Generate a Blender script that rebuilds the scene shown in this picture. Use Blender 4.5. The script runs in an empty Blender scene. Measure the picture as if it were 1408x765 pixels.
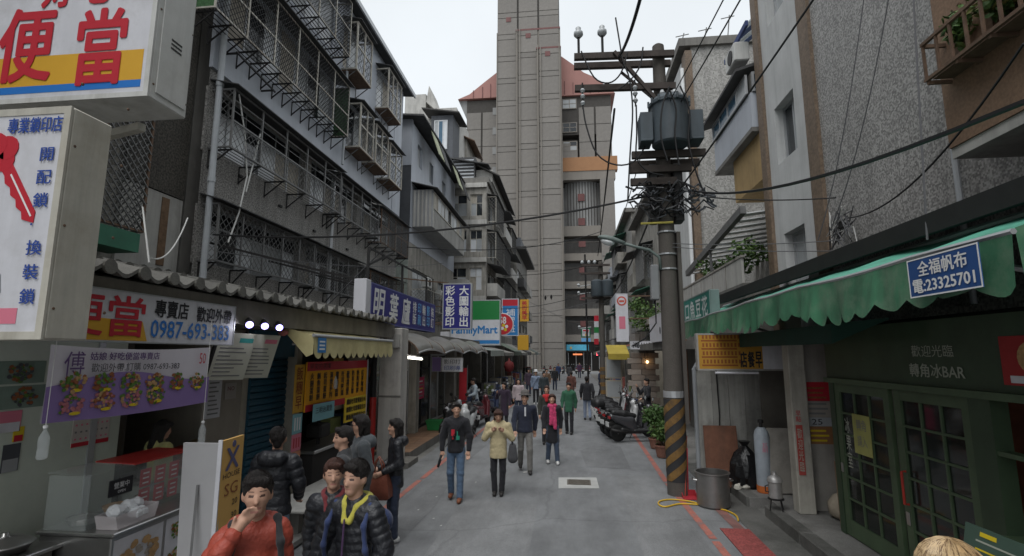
import bpy, math, random
import numpy as np
from mathutils import Vector, Matrix

# ------------------------------------------------------------------ camera, sky, sun, exposure
scene = bpy.context.scene
COL = scene.collection
PITCH, YAW, CAM_H = math.radians(8.443), math.radians(6.334), 2.6
FPX, CPX, CPY = 704.0, 704.0, 382.5          # lens and picture centre used to survey the photograph
c_f = Vector((-math.sin(YAW) * math.cos(PITCH), math.cos(YAW) * math.cos(PITCH), math.sin(PITCH)))
c_r = Vector((math.cos(YAW), math.sin(YAW), 0))
c_u = c_r.cross(c_f)
cam_data = bpy.data.cameras.new('camera')
cam = bpy.data.objects.new('camera', cam_data)
COL.objects.link(cam)
cam.matrix_world = Matrix(((c_r.x, c_u.x, -c_f.x, 0), (c_r.y, c_u.y, -c_f.y, 0), (c_r.z, c_u.z, -c_f.z, CAM_H), (0, 0, 0, 1)))
cam_data.sensor_width = 36
cam_data.lens = 18.0
cam_data.clip_start = 0.05
cam_data.clip_end = 1500
scene.camera = cam

world = bpy.data.worlds.new('World')
scene.world = world
world.use_nodes = True
SUN_EL, SUN_ROT = math.radians(62), math.radians(200)
wn, wl = world.node_tree.nodes, world.node_tree.links
wn.clear()
sky = wn.new('ShaderNodeTexSky')
sky.sky_type = 'NISHITA'
sky.sun_disc = False
sky.sun_elevation = SUN_EL
sky.sun_rotation = SUN_ROT
sky.air_density = 1.0
sky.dust_density = 4.0
hs = wn.new('ShaderNodeHueSaturation')           # cloud cover takes the blue out of the sky
hs.inputs['Saturation'].default_value = 0.12
veil = wn.new('ShaderNodeMixRGB')
veil.inputs[0].default_value = 0.72
veil.inputs[2].default_value = (7.9, 8.4, 8.8, 1)   # an even layer of cloud over the whole sky
bg = wn.new('ShaderNodeBackground')
bg.inputs['Strength'].default_value = 0.1
wo = wn.new('ShaderNodeOutputWorld')
wl.new(sky.outputs[0], hs.inputs['Color'])
wl.new(hs.outputs[0], veil.inputs[1])
cl_n = wn.new('ShaderNodeTexNoise')               # faint unevenness of the cloud layer, all round
cl_n.inputs['Scale'].default_value = 2.2
cl_n.inputs['Detail'].default_value = 5
cl_r = wn.new('ShaderNodeMapRange')
cl_r.inputs['From Min'].default_value, cl_r.inputs['From Max'].default_value = 0.3, 0.7
cl_r.inputs['To Min'].default_value, cl_r.inputs['To Max'].default_value = 0.93, 1.05
cl_v = wn.new('ShaderNodeHueSaturation')
wl.new(cl_n.outputs[0], cl_r.inputs['Value'])
wl.new(cl_r.outputs[0], cl_v.inputs['Value'])
wl.new(veil.outputs[0], cl_v.inputs['Color'])
wl.new(cl_v.outputs[0], bg.inputs['Color'])
wl.new(bg.outputs[0], wo.inputs[0])

sd = bpy.data.lights.new('sun', 'SUN')
sd.energy = 1.5
sd.angle = math.radians(50)
sd.color = (1.0, 0.995, 0.985)
sun = bpy.data.objects.new('sun', sd)
COL.objects.link(sun)
sun.rotation_euler = (math.radians(28), 0, math.radians(-20))

scene.view_settings.view_transform = 'Standard'
scene.view_settings.look = 'None'
scene.view_settings.gamma = 1
scene.view_settings.use_curve_mapping = False
scene.view_settings.exposure = 0.42
scene.cycles.max_bounces = 5
scene.cycles.diffuse_bounces = 3
scene.cycles.glossy_bounces = 2
scene.cycles.transmission_bounces = 4
scene.cycles.transparent_max_bounces = 8
scene.cycles.use_denoising = True

R = random.Random(7)


def at(px, py, X=None, Y=None, Z=None):
	"""Survey helper: the world point seen at a pixel of the photograph on the plane X, Y or Z = const."""
	d = c_f + c_r * ((px - CPX) / FPX) - c_u * ((py - CPY) / FPX)
	t = X / d.x if X is not None else Y / d.y if Y is not None else (Z - CAM_H) / d.z
	return Vector((0, 0, CAM_H)) + d * t


# ------------------------------------------------------------------ materials
def _n(t, kind, **kw):
	n = t.nodes.new(kind)
	for k, v in kw.items():
		setattr(n, k, v)
	return n


def col4(c):
	return (c[0], c[1], c[2], 1) if len(c) == 3 else tuple(c)


def M(name, col, rough=0.75, metal=0.0, var=0.18, scale=2.0, detail=6, dirt=None, dirt_amt=0.0, streak=0.0,
      speck=0.0, speck_scale=90.0, bump=0.0, bump_scale=60.0, bump_map=None, dirt_scale=0.9, spec=0.35, alpha=1.0, coat=0.0, rnd=0.0, sheen=0.0, emit=None, emit_s=0.0):
	"""Painted / mineral / metal surface: base colour with broad unevenness, grain specks, rain streaks and fine relief."""
	m = bpy.data.materials.new(name)
	m.use_nodes = True
	t = m.node_tree
	b = t.nodes['Principled BSDF']
	L = t.links.new
	tc = _n(t, 'ShaderNodeTexCoord')
	rgb = _n(t, 'ShaderNodeRGB')
	rgb.outputs[0].default_value = col4(col)
	cur = rgb.outputs[0]

	def mix(a, bcol, fac, mode='MIX'):
		x = _n(t, 'ShaderNodeMixRGB', blend_type=mode)
		if isinstance(fac, float):
			x.inputs[0].default_value = fac
		else:
			L(fac, x.inputs[0])
		L(a, x.inputs[1])
		if isinstance(bcol, tuple):
			x.inputs[2].default_value = col4(bcol)
		else:
			L(bcol, x.inputs[2])
		return x.outputs[0]

	def ramp(src, lo, hi, a=0.0, z=1.0):
		r = _n(t, 'ShaderNodeMapRange')
		r.inputs['From Min'].default_value, r.inputs['From Max'].default_value = lo, hi
		r.inputs['To Min'].default_value, r.inputs['To Max'].default_value = a, z
		L(src, r.inputs['Value'])
		return r.outputs[0]

	if var > 0:
		nz = _n(t, 'ShaderNodeTexNoise')
		nz.inputs['Scale'].default_value = scale
		nz.inputs['Detail'].default_value = detail
		nz.inputs['Roughness'].default_value = 0.65
		L(tc.outputs['Object'], nz.inputs['Vector'])
		f = ramp(nz.outputs[0], 0.3, 0.7, 1 - var, 1 + var)
		hv = _n(t, 'ShaderNodeHueSaturation')
		L(f, hv.inputs['Value'])
		L(cur, hv.inputs['Color'])
		cur = hv.outputs[0]
	if speck > 0:
		sp = _n(t, 'ShaderNodeTexNoise')
		sp.inputs['Scale'].default_value = speck_scale
		sp.inputs['Detail'].default_value = 2
		L(tc.outputs['Object'], sp.inputs['Vector'])
		f = ramp(sp.outputs[0], 0.35, 0.65, 1 - speck, 1 + speck)
		hv = _n(t, 'ShaderNodeHueSaturation')
		L(f, hv.inputs['Value'])
		L(cur, hv.inputs['Color'])
		cur = hv.outputs[0]
	if rnd > 0:
		oi = _n(t, 'ShaderNodeObjectInfo')
		f = ramp(oi.outputs['Random'], 0, 1, 1 - rnd, 1 + rnd)
		hv = _n(t, 'ShaderNodeHueSaturation')
		L(f, hv.inputs['Value'])
		L(cur, hv.inputs['Color'])
		cur = hv.outputs[0]
	if streak > 0:
		mp = _n(t, 'ShaderNodeMapping')
		mp.inputs['Scale'].default_value = (2.2, 2.2, 0.16)
		L(tc.outputs['Object'], mp.inputs['Vector'])
		nz = _n(t, 'ShaderNodeTexNoise')
		nz.inputs['Scale'].default_value = 1.6
		nz.inputs['Detail'].default_value = 8
		nz.inputs['Roughness'].default_value = 0.7
		L(mp.outputs[0], nz.inputs['Vector'])
		f = ramp(nz.outputs[0], 0.46, 0.74, 0.0, streak)
		cur = mix(cur, (0.035, 0.033, 0.03), f)
	if dirt_amt > 0:
		nz = _n(t, 'ShaderNodeTexNoise')
		nz.inputs['Scale'].default_value = dirt_scale
		nz.inputs['Detail'].default_value = 10
		nz.inputs['Roughness'].default_value = 0.72
		L(tc.outputs['Object'], nz.inputs['Vector'])
		f = ramp(nz.outputs[0], 0.48, 0.66, 0.0, dirt_amt)
		cur = mix(cur, dirt or (0.04, 0.035, 0.03), f)
	L(cur, b.inputs['Base Color'])
	b.inputs['Roughness'].default_value = rough
	b.inputs['Metallic'].default_value = metal
	b.inputs['Specular IOR Level'].default_value = spec
	if coat:
		b.inputs['Coat Weight'].default_value = coat
		b.inputs['Coat Roughness'].default_value = 0.15
	if sheen:
		b.inputs['Sheen Weight'].default_value = sheen
	if alpha < 1:
		b.inputs['Alpha'].default_value = alpha
	if emit:
		b.inputs['Emission Color'].default_value = col4(emit)
		b.inputs['Emission Strength'].default_value = emit_s
	if bump > 0:
		nz = _n(t, 'ShaderNodeTexNoise')
		nz.inputs['Scale'].default_value = bump_scale
		nz.inputs['Detail'].default_value = 5
		bv = tc.outputs['Object']
		if bump_map:
			mp = _n(t, 'ShaderNodeMapping')
			mp.inputs['Scale'].default_value = bump_map
			L(bv, mp.inputs['Vector'])
			bv = mp.outputs[0]
		L(bv, nz.inputs['Vector'])
		bp = _n(t, 'ShaderNodeBump')
		bp.inputs['Strength'].default_value = bump
		bp.inputs['Distance'].default_value = 0.02
		L(nz.outputs[0], bp.inputs['Height'])
		L(bp.outputs[0], b.inputs['Normal'])
	return m


def glass_mat(name, tint=(0.03, 0.035, 0.04), rough=0.08, alpha=0.55):
	m = bpy.data.materials.new(name)
	m.use_nodes = True
	b = m.node_tree.nodes['Principled BSDF']
	b.inputs['Base Color'].default_value = col4(tint)
	b.inputs['Roughness'].default_value = rough
	b.inputs['Specular IOR Level'].default_value = 0.6
	b.inputs['Alpha'].default_value = alpha
	return m


def mosaic_mat(name, c0, c1, cell=0.055, joint=0.12, streak=0.3, var=0.15):
	"""Small glazed wall tiles, light and dark mixed at random, too small to pick apart from the street."""
	m = M(name, c0, rough=0.5, var=0)
	t = m.node_tree
	b = t.nodes['Principled BSDF']
	L = t.links.new
	tc = _n(t, 'ShaderNodeTexCoord')
	geo = _n(t, 'ShaderNodeMapping')
	geo.inputs['Scale'].default_value = (1 / cell,) * 3
	L(tc.outputs['Object'], geo.inputs['Vector'])
	add = _n(t, 'ShaderNodeVectorMath', operation='ADD')
	add.inputs[1].default_value = (0.37, 0.37, 0.37)
	L(geo.outputs[0], add.inputs[0])
	fl = _n(t, 'ShaderNodeVectorMath', operation='FLOOR')
	L(add.outputs[0], fl.inputs[0])
	wnz = _n(t, 'ShaderNodeTexWhiteNoise')
	L(fl.outputs[0], wnz.inputs['Vector'])
	big = _n(t, 'ShaderNodeTexNoise')
	big.inputs['Scale'].default_value = 0.55
	big.inputs['Detail'].default_value = 9
	big.inputs['Roughness'].default_value = 0.7
	L(tc.outputs['Object'], big.inputs['Vector'])
	cr = _n(t, 'ShaderNodeMapRange')
	cr.inputs['From Min'].default_value, cr.inputs['From Max'].default_value = 0.15, 0.85
	L(wnz.outputs[0], cr.inputs['Value'])
	mx = _n(t, 'ShaderNodeMixRGB')
	mx.inputs[1].default_value, mx.inputs[2].default_value = col4(c0), col4(c1)
	L(cr.outputs[0], mx.inputs[0])
	mr = _n(t, 'ShaderNodeMapRange')
	mr.inputs['From Min'].default_value, mr.inputs['From Max'].default_value = 0.3, 0.7
	mr.inputs['To Min'].default_value, mr.inputs['To Max'].default_value = 1 - var, 1 + var
	L(big.outputs[0], mr.inputs['Value'])
	hv = _n(t, 'ShaderNodeHueSaturation')
	L(mr.outputs[0], hv.inputs['Value'])
	L(mx.outputs[0], hv.inputs['Color'])
	mp = _n(t, 'ShaderNodeMapping')
	mp.inputs['Scale'].default_value = (2.0, 2.0, 0.14)
	L(tc.outputs['Object'], mp.inputs['Vector'])
	sn = _n(t, 'ShaderNodeTexNoise')
	sn.inputs['Scale'].default_value = 1.5
	sn.inputs['Detail'].default_value = 8
	sn.inputs['Roughness'].default_value = 0.7
	L(mp.outputs[0], sn.inputs['Vector'])
	sr = _n(t, 'ShaderNodeMapRange')
	sr.inputs['From Min'].default_value, sr.inputs['From Max'].default_value = 0.47, 0.75
	sr.inputs['To Max'].default_value = streak
	L(sn.outputs[0], sr.inputs['Value'])
	m2 = _n(t, 'ShaderNodeMixRGB')
	m2.inputs[2].default_value = (0.03, 0.028, 0.026, 1)
	L(sr.outputs[0], m2.inputs[0])
	L(hv.outputs[0], m2.inputs[1])
	L(m2.outputs[0], b.inputs['Base Color'])
	bp = _n(t, 'ShaderNodeBump')
	bp.inputs['Strength'].default_value = 0.5
	bp.inputs['Distance'].default_value = 0.01
	L(wnz.outputs[0], bp.inputs['Height'])
	L(bp.outputs[0], b.inputs['Normal'])
	return m


# ------------------------------------------------------------------ objects
OFF = {}


def tag(o, label=None, cat=None, group=None, kind=None):
	if label:
		o['label'] = label
	if cat:
		o['category'] = cat
	if group:
		o['group'] = group
	if kind:
		o['kind'] = kind
	return o


def thing(name, label, cat, loc=(0, 0, 0), rotz=0.0, group=None, local=False, kind=None):
	"""An Empty at the thing's base. local=True: parts are modelled round the origin, else in world coordinates."""
	o = bpy.data.objects.new(name, None)
	o.empty_display_size = 0.2
	COL.objects.link(o)
	o.location = loc
	o.rotation_euler = (0, 0, rotz)
	OFF[o.name] = Vector((0, 0, 0)) if local else Vector(loc)
	return tag(o, label, cat, group, kind)


class Fr:
	"""A facade frame: a runs along the wall (reading direction), b up, c out of the wall."""

	def __init__(s, o, n, v=(0, 0, 1)):
		s.o = Vector(o)
		s.n = Vector(n).normalized()
		s.v = Vector(v).normalized()
		s.u = s.v.cross(s.n).normalized()

	def p(s, a, b, c=0.0):
		return s.o + s.u * a + s.v * b + s.n * c


WORLD = Fr((0, 0, 0), (0, 0, 1), (0, 1, 0))     # a=x, b=y, c=z


class MB:
	def __init__(s):
		s.v, s.f, s.mi = [], [], []

	def add(s, vs, fs, mi=0):
		k = len(s.v)
		s.v.extend([tuple(x) for x in vs])
		s.f.extend([tuple(i + k for i in f) for f in fs])
		s.mi.extend([mi] * len(fs))
		return s

	def box(s, a0, a1, b0, b1, c0, c1, fr=WORLD, mi=0):
		if a0 > a1: a0, a1 = a1, a0
		if b0 > b1: b0, b1 = b1, b0
		if c0 > c1: c0, c1 = c1, c0
		P = [fr.p(a, b, c) for c in (c0, c1) for b in (b0, b1) for a in (a0, a1)]
		return s.add(P, [(0, 2, 3, 1), (4, 5, 7, 6), (0, 1, 5, 4), (2, 6, 7, 3), (0, 4, 6, 2), (1, 3, 7, 5)], mi)

	def bbox(s, a0, a1, b0, b1, c0, c1, fr=WORLD, r=0.02, mi=0):
		"""Box with chamfered edges."""
		if a0 > a1: a0, a1 = a1, a0
		if b0 > b1: b0, b1 = b1, b0
		if c0 > c1: c0, c1 = c1, c0
		rings = []
		for c, i in ((c0, r), (c0 + r, 0), (c1 - r, 0), (c1, r)):
			q = [(a0 + i + r, b0 + i), (a1 - i - r, b0 + i), (a1 - i, b0 + i + r), (a1 - i, b1 - i - r), (a1 - i - r, b1 - i), (a0 + i + r, b1 - i),
                 (a0 + i, b1 - i - r), (a0 + i, b0 + i + r)]
			rings.append([fr.p(x, y, c) for x, y in q])
		return s.loft(rings, mi=mi)

	def loft(s, rings, closed=True, caps=True, mi=0):
		n = len(rings[0])
		vs = [p for r in rings for p in r]
		fs = []
		for i in range(len(rings) - 1):
			for j in range(n if closed else n - 1):
				k = (j + 1) % n
				fs.append((i * n + j, i * n + k, (i + 1) * n + k, (i + 1) * n + j))
		if caps:
			fs.append(tuple(range(n - 1, -1, -1)))
			fs.append(tuple((len(rings) - 1) * n + j for j in range(n)))
		return s.add(vs, fs, mi)

	def cyl(s, p0, p1, r0, r1=None, n=10, caps=True, mi=0):
		return s.tube([p0, p1], [r0, r0 if r1 is None else r1], n, caps, mi)

	def tube(s, pts, r, n=6, caps=True, mi=0):
		pts = [Vector(p) for p in pts]
		rs = r if isinstance(r, (list, tuple)) else [r] * len(pts)
		rings = []
		ref = None
		for i, p in enumerate(pts):
			d = (pts[min(i + 1, len(pts) - 1)] - pts[max(i - 1, 0)])
			d = d.normalized() if d.length > 1e-9 else Vector((0, 0, 1))
			if ref is None:
				ref = Vector((0, 0, 1)) if abs(d.z) < 0.9 else Vector((1, 0, 0))
			x = d.cross(ref)
			x = x.normalized() if x.length > 1e-6 else Vector((1, 0, 0))
			y = x.cross(d)
			ref = y
			rings.append([p + (x * math.cos(2 * math.pi * k / n) - y * math.sin(2 * math.pi * k / n)) * -rs[i] for k in range(n)])
		return s.loft(rings, True, caps, mi)

	def bar(s, p0, p1, w, d=None, up=(0, 0, 1), mi=0):
		"""Rectangular bar from p0 to p1."""
		p0, p1 = Vector(p0), Vector(p1)
		d = w if d is None else d
		t = (p1 - p0).normalized()
		x = t.cross(Vector(up))
		if x.length < 1e-5:
			x = t.cross(Vector((1, 0, 0)))
		x.normalize()
		y = x.cross(t)
		rings = [[p - x * w / 2 - y * d / 2, p + x * w / 2 - y * d / 2, p + x * w / 2 + y * d / 2, p - x * w / 2 + y * d / 2] for p in (p0, p1)]
		rings = [r[::-1] for r in rings]
		return s.loft([r[::-1] for r in rings][::1], True, True, mi)

	def lathe(s, prof, n=20, o=(0, 0, 0), axis=(0, 0, 1), mi=0):
		o, ax = Vector(o), Vector(axis).normalized()
		x = ax.cross(Vector((0, 1, 0)) if abs(ax.y) < 0.9 else Vector((1, 0, 0))).normalized()
		y = ax.cross(x)
		rings = [[o + ax * z + (x * math.cos(2 * math.pi * k / n) + y * math.sin(2 * math.pi * k / n)) * r for k in range(n)] for r, z in prof]
		return s.loft(rings, True, True, mi)

	def prism(s, poly, c0, c1, fr=WORLD, mi=0):
		"""Extrude a polygon given in the frame's (a, b) from c0 to c1."""
		return s.loft([[fr.p(a, b, c0) for a, b in poly], [fr.p(a, b, c1) for a, b in poly]], mi=mi)

	def mesh(s, name, off=Vector((0, 0, 0)), smooth=False):
		me = bpy.data.meshes.new(name)
		v = np.array(s.v, dtype=np.float64) - np.array(off)
		me.from_pydata(v.tolist(), [], s.f)
		if any(s.mi):
			me.polygons.foreach_set('material_index', s.mi)
		if smooth:
			me.polygons.foreach_set('use_smooth', [True] * len(me.polygons))
		return me

	def build(s, name, mats, parent=None, loc=None, smooth=False, label=None, cat=None, group=None, kind=None, autosmooth=None):
		"""Link as one mesh object. Top-level meshes get their origin at loc (default: centre of the base)."""
		if parent is not None:
			off = OFF.get(parent.name, Vector((0, 0, 0)))
		elif loc is not None:
			off = Vector(loc)
		else:
			a = np.array(s.v)
			off = Vector(((a[:, 0].min() + a[:, 0].max()) / 2, (a[:, 1].min() + a[:, 1].max()) / 2, a[:, 2].min()))
		me = s.mesh(name, off, smooth)
		for m in (mats if isinstance(mats, (list, tuple)) else [mats]):
			me.materials.append(m)
		if autosmooth:
			me.polygons.foreach_set('use_smooth', [True] * len(me.polygons))
			me.set_sharp_from_angle(angle=math.radians(autosmooth))
		return link_mesh(name, me, parent, off, label, cat, group, kind)


def link_mesh(name, me, parent=None, off=Vector((0, 0, 0)), label=None, cat=None, group=None, kind=None):
	o = bpy.data.objects.new(name, me)
	COL.objects.link(o)
	if parent is not None:
		o.parent = parent
		OFF[o.name] = OFF.get(parent.name, Vector((0, 0, 0)))
	else:
		o.location = off
		OFF[o.name] = Vector(off)
	return tag(o, label, cat, group, kind)


def inst(name, me, parent, loc, rot=None, scale=None):
	"""A piece that shares its mesh with its likes; loc in world coordinates (or local for a local thing)."""
	o = bpy.data.objects.new(name, me)
	COL.objects.link(o)
	o.parent = parent
	o.location = Vector(loc) - OFF.get(parent.name, Vector((0, 0, 0)))
	OFF[o.name] = Vector(loc)
	if rot is not None:
		o.rotation_euler = rot
	if scale is not None:
		o.scale = scale
	return o


# ------------------------------------------------------------------ lettering
TEXTS = []


def text(s, fr, a0, a1, b0, b1, mat, parent, c=0.003, bold=0.0, shear=0.0, vertical=False, name='lettering', ext=0.0015, spread=1.0):
	"""Raised print fitted to the rectangle a0..a1 x b0..b1 of a frame."""
	cu = bpy.data.curves.new(name, 'FONT')
	cu.body = '\n'.join(s) if vertical else s
	cu.align_x, cu.align_y = 'LEFT', 'BOTTOM_BASELINE'
	cu.size = 1.0
	cu.space_line = 1.0 * spread
	cu.space_character = spread if not vertical else 1.0
	cu.resolution_u = 2
	cu.shear = shear
	cu.materials.append(mat)
	o = bpy.data.objects.new(name, cu)
	COL.objects.link(o)
	o.parent = parent
	OFF[o.name] = OFF.get(parent.name, Vector((0, 0, 0)))
	TEXTS.append((o, fr, a0, a1, b0, b1, c, ext, OFF[o.name], bold))
	return o


def settle_texts():
	bpy.context.view_layer.update()
	dg = bpy.context.evaluated_depsgraph_get()
	for o, fr, a0, a1, b0, b1, c, ext, off, bold in TEXTS:
		me = bpy.data.meshes.new_from_object(o.evaluated_get(dg))
		n = len(me.vertices)
		co = np.empty(n * 3)
		me.vertices.foreach_get('co', co)
		co = co.reshape(-1, 3)
		lo, hi = co.min(0), co.max(0)
		x, y = (co[:, 0] - lo[0]) / max(1e-6, hi[0] - lo[0]), (co[:, 1] - lo[1]) / max(1e-6, hi[1] - lo[1])
		org = np.array(fr.o - off)
		em = 1.0 / max(1e-6, hi[1] - lo[1]) * (b1 - b0)
		w = org + np.outer(a0 + (a1 - a0) * x, fr.u) + np.outer(b0 + (b1 - b0) * y, fr.v) + np.array(fr.n) * (c + ext)
		if bold > 0.004:             # a heavier stroke: the outline repeated a hair's breadth aside
			d_ = bold * em
			fs = [tuple(q.vertices) for q in me.polygons]
			mt = list(me.materials)
			W, FS = [], []
			for j, (du, dv) in enumerate(((0, 0), (1, 0), (-1, 0), (0, 1), (0, -1), (.7, .7), (-.7, .7), (.7, -.7), (-.7, -.7))):
				W.append(w + np.array(fr.u) * du * d_ + np.array(fr.v) * dv * d_ + np.array(fr.n) * 0.0003 * j)
				FS += [tuple(i + n * j for i in q) for q in fs]
			me = bpy.data.meshes.new('lettering')
			me.from_pydata(np.concatenate(W).tolist(), [], FS)
			for m in mt:
				me.materials.append(m)
		else:
			me.vertices.foreach_set('co', w.ravel())
			me.update()
		nm, par = o.name, o.parent
		cu = o.data
		bpy.data.objects.remove(o)
		bpy.data.curves.remove(cu)
		link_mesh('lettering', me, par, kind='stuff')


# ------------------------------------------------------------------ walls, windows, cages
def wall(fr, a0, a1, b0, b1, holes, t=0.25, mb=None, edges=True):
	"""A wall sheet with real openings: front faces plus the reveals of every opening."""
	mb = mb or MB()
	A = sorted({a0, a1} | {x for h in holes for x in h[:2]})
	B = sorted({b0, b1} | {x for h in holes for x in h[2:4]})
	A = [x for x in A if a0 <= x <= a1]
	B = [x for x in B if b0 <= x <= b1]

	def solid(i, j):
		if i < 0 or j < 0 or i >= len(A) - 1 or j >= len(B) - 1:
			return None
		x, y = (A[i] + A[i + 1]) / 2, (B[j] + B[j + 1]) / 2
		return not any(h[0] < x < h[1] and h[2] < y < h[3] for h in holes)

	for i in range(len(A) - 1):
		for j in range(len(B) - 1):
			if not solid(i, j):
				continue
			x0, x1, y0, y1 = A[i], A[i + 1], B[j], B[j + 1]
			mb.add([fr.p(x0, y0), fr.p(x1, y0), fr.p(x1, y1), fr.p(x0, y1)], [(0, 1, 2, 3)])
			for di, dj, e in ((-1, 0, ((x0, y1), (x0, y0))), (1, 0, ((x1, y0), (x1, y1))), (0, -1, ((x0, y0), (x1, y0))), (0, 1, ((x1, y1), (x0, y1)))):
				if solid(i + di, j + dj) is (True if edges else None) or solid(i + di, j + dj):
					continue
				(p, q), (r, s_) = e
				mb.add([fr.p(p, q), fr.p(p, q, -t), fr.p(r, s_, -t), fr.p(r, s_)], [(0, 1, 2, 3)])
	return mb


def window(parent, fr, a0, a1, b0, b1, nx=2, ny=1, fmat=None, gmats=None, c=-0.14, fw=0.05, sill=None, name='window', split=None, topdark=False):
	"""Frame with mullions; each pane is a sub-part."""
	mb = MB()
	mb.box(a0, a0 + fw, b0, b1, c - 0.03, c + 0.03, fr)
	mb.box(a1 - fw, a1, b0, b1, c - 0.03, c + 0.03, fr)
	mb.box(a0 + fw, a1 - fw, b0, b0 + fw, c - 0.03, c + 0.03, fr)
	mb.box(a0 + fw, a1 - fw, b1 - fw, b1, c - 0.03, c + 0.03, fr)
	xs = [a0 + (a1 - a0) * i / nx for i in range(nx + 1)]
	ys = [b0 + (b1 - b0) * i / ny for i in range(ny + 1)] if split is None else [b0, b0 + (b1 - b0) * split, b1]
	for x in xs[1:-1]:
		mb.box(x - fw * 0.4, x + fw * 0.4, b0 + fw, b1 - fw, c - 0.025, c + 0.025, fr)
	for y in ys[1:-1]:
		mb.box(a0 + fw, a1 - fw, y - fw * 0.4, y + fw * 0.4, c - 0.028, c + 0.028, fr)
	if sill:
		mb.box(a0 - 0.05, a1 + 0.05, b0 - 0.07, b0 - 0.002, c, 0.06, fr)
	w = mb.build(name, fmat, parent)
	for i in range(nx):
		for j in range(len(ys) - 1):
			dc = 0.012 if i % 2 else -0.012
			MB().box(xs[i] + 0.01, xs[i + 1] - 0.01, ys[j] + 0.01, ys[j + 1] - 0.01, c + dc - 0.004, c + dc + 0.004, fr).build('pane', g_dark if topdark and j else R.choice(gmats), w)
	return w


def diamond(mb, fr, a0, a1, b0, b1, c, sp=0.15, w=0.014, both=True):
	"""Crossed diagonal rods filling a rectangle."""
	W, Hh = a1 - a0, b1 - b0
	k = -Hh
	while k < W:
		x0, y0, x1, y1 = k, 0.0, k + Hh, Hh
		if x0 < 0: y0, x0 = -x0, 0.0
		if x1 > W: y1, x1 = Hh - (x1 - W), W
		if x1 - x0 > 0.02:
			_rod(mb, fr, a0 + x0, b0 + y0, a0 + x1, b0 + y1, c, w)
			if both:
				_rod(mb, fr, a1 - x0, b0 + y0, a1 - x1, b0 + y1, c + w, w)
		k += sp


def _rod(mb, fr, a0, b0, a1, b1, c, w):
	d = math.hypot(a1 - a0, b1 - b0)
	nx, ny = -(b1 - b0) / d * w / 2, (a1 - a0) / d * w / 2
	vs = []
	for (a, b) in ((a0, b0), (a1, b1)):
		vs += [fr.p(a + nx, b + ny, c - w / 2), fr.p(a - nx, b - ny, c - w / 2), fr.p(a - nx, b - ny, c + w / 2), fr.p(a + nx, b + ny, c + w / 2)]
	mb.add(vs, [(0, 1, 5, 4), (1, 2, 6, 5), (2, 3, 7, 6), (3, 0, 4, 7)])


def cage(parent, fr, a0, a1, b0, b1, dep, fmat, gmat, roofmat=None, posts=1.1, sp=0.16, w=0.014, pw=0.04, brackets=None, bracketmat=None, shelf=True,
         bars='diamond', rail=None, roof_out=0.15, side_panel=None, gtop=1.0, both=True):
	"""Iron window cage hung in front of a facade: posts and rails, grille, little roof, brackets."""
	mb = MB()
	n = max(1, round((a1 - a0) / posts))
	for i in range(n + 1):
		x = a0 + (a1 - a0) * i / n
		mb.box(x - pw / 2, x + pw / 2, b0, b1, dep - pw, dep, fr)
		if i in (0, n):
			mb.box(x - pw / 2, x + pw / 2, b0, b0 + pw, 0.01, dep - pw, fr)
			mb.box(x - pw / 2, x + pw / 2, b1 - pw, b1, 0.01, dep - pw, fr)
	for y in [b0, b1 - pw] + ([b0 + (b1 - b0) * rail] if rail else []):
		mb.box(a0 + pw / 2, a1 - pw / 2, y, y + pw, dep - pw + 0.004, dep - 0.004, fr)
	cg = mb.build('window_cage', fmat, parent)
	g = MB()
	if bars == 'diamond':
		diamond(g, fr, a0, a1, b0, b0 + (b1 - b0) * gtop, dep - pw / 2, sp, w, both)
		for q_ in (0.62, 0.8) if gtop < 1 else ():
			g.box(a0, a1, b0 + (b1 - b0) * q_, b0 + (b1 - b0) * q_ + 0.014, dep - 0.02, dep - 0.006, fr)
		for x in (a0, a1):
			side = Fr(fr.p(x, 0, 0), fr.u)
			sgn = side.u.dot(fr.n)
			d0, d1 = (0.02, dep) if sgn > 0 else (-dep, -0.02)
			diamond(g, side, d0, d1, b0, b1, 0.0, sp, w)
	else:
		k = int((a1 - a0) / sp)
		for i in range(1, k):
			x = a0 + (a1 - a0) * i / k
			g.box(x - w / 2, x + w / 2, b0, b1, dep - w, dep, fr)
	if shelf:
		k = max(2, int(dep / 0.1))
		for i in range(k):
			c = 0.05 + (dep - 0.08) * i / (k - 1)
			g.box(a0, a1, b0 - 0.012, b0 - 0.001, c - 0.012, c + 0.012, fr)
	g.build('grille', gmat, cg, kind='stuff')
	if roofmat:
		q = MB()
		A0, A1 = a0 - 0.12, a1 + 0.12
		ring = lambda a: [fr.p(a, b1 + 0.2, 0.0), fr.p(a, b1 + 0.02, dep + roof_out), fr.p(a, b1 + 0.045, dep + roof_out), fr.p(a, b1 + 0.225, 0.0)]
		q.loft([ring(A0), ring(A1)])
		q.build('cage_roof', roofmat, cg)
	if side_panel:
		for x in (a0, a1):
			MB().box(x - 0.01, x + 0.01, b0 + 0.05, b1 - 0.02, 0.05, dep - 0.05, fr).build('side_panel', side_panel, cg)
	if brackets:
		br = MB()
		f0 = Fr((0, 0, 0), fr.n)
		o = Vector((0, 0, 0))
		br.bar(o, o + fr.n * dep, 0.035)
		br.bar(o + fr.v * -0.45, o + fr.v * -0.02, 0.035, up=fr.n)
		br.bar(o + fr.v * -0.42, o + fr.n * (dep * 0.85) + fr.v * -0.02, 0.028)
		me = br.mesh('bracket')
		me.materials.append(bracketmat or fmat)
		k = max(2, round((a1 - a0) / brackets) + 1)
		for i in range(k):
			inst('bracket', me, cg, fr.p(a0 + 0.05 + (a1 - a0 - 0.1) * i / (k - 1), b0 - 0.035, 0.0))
	return cg


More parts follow.
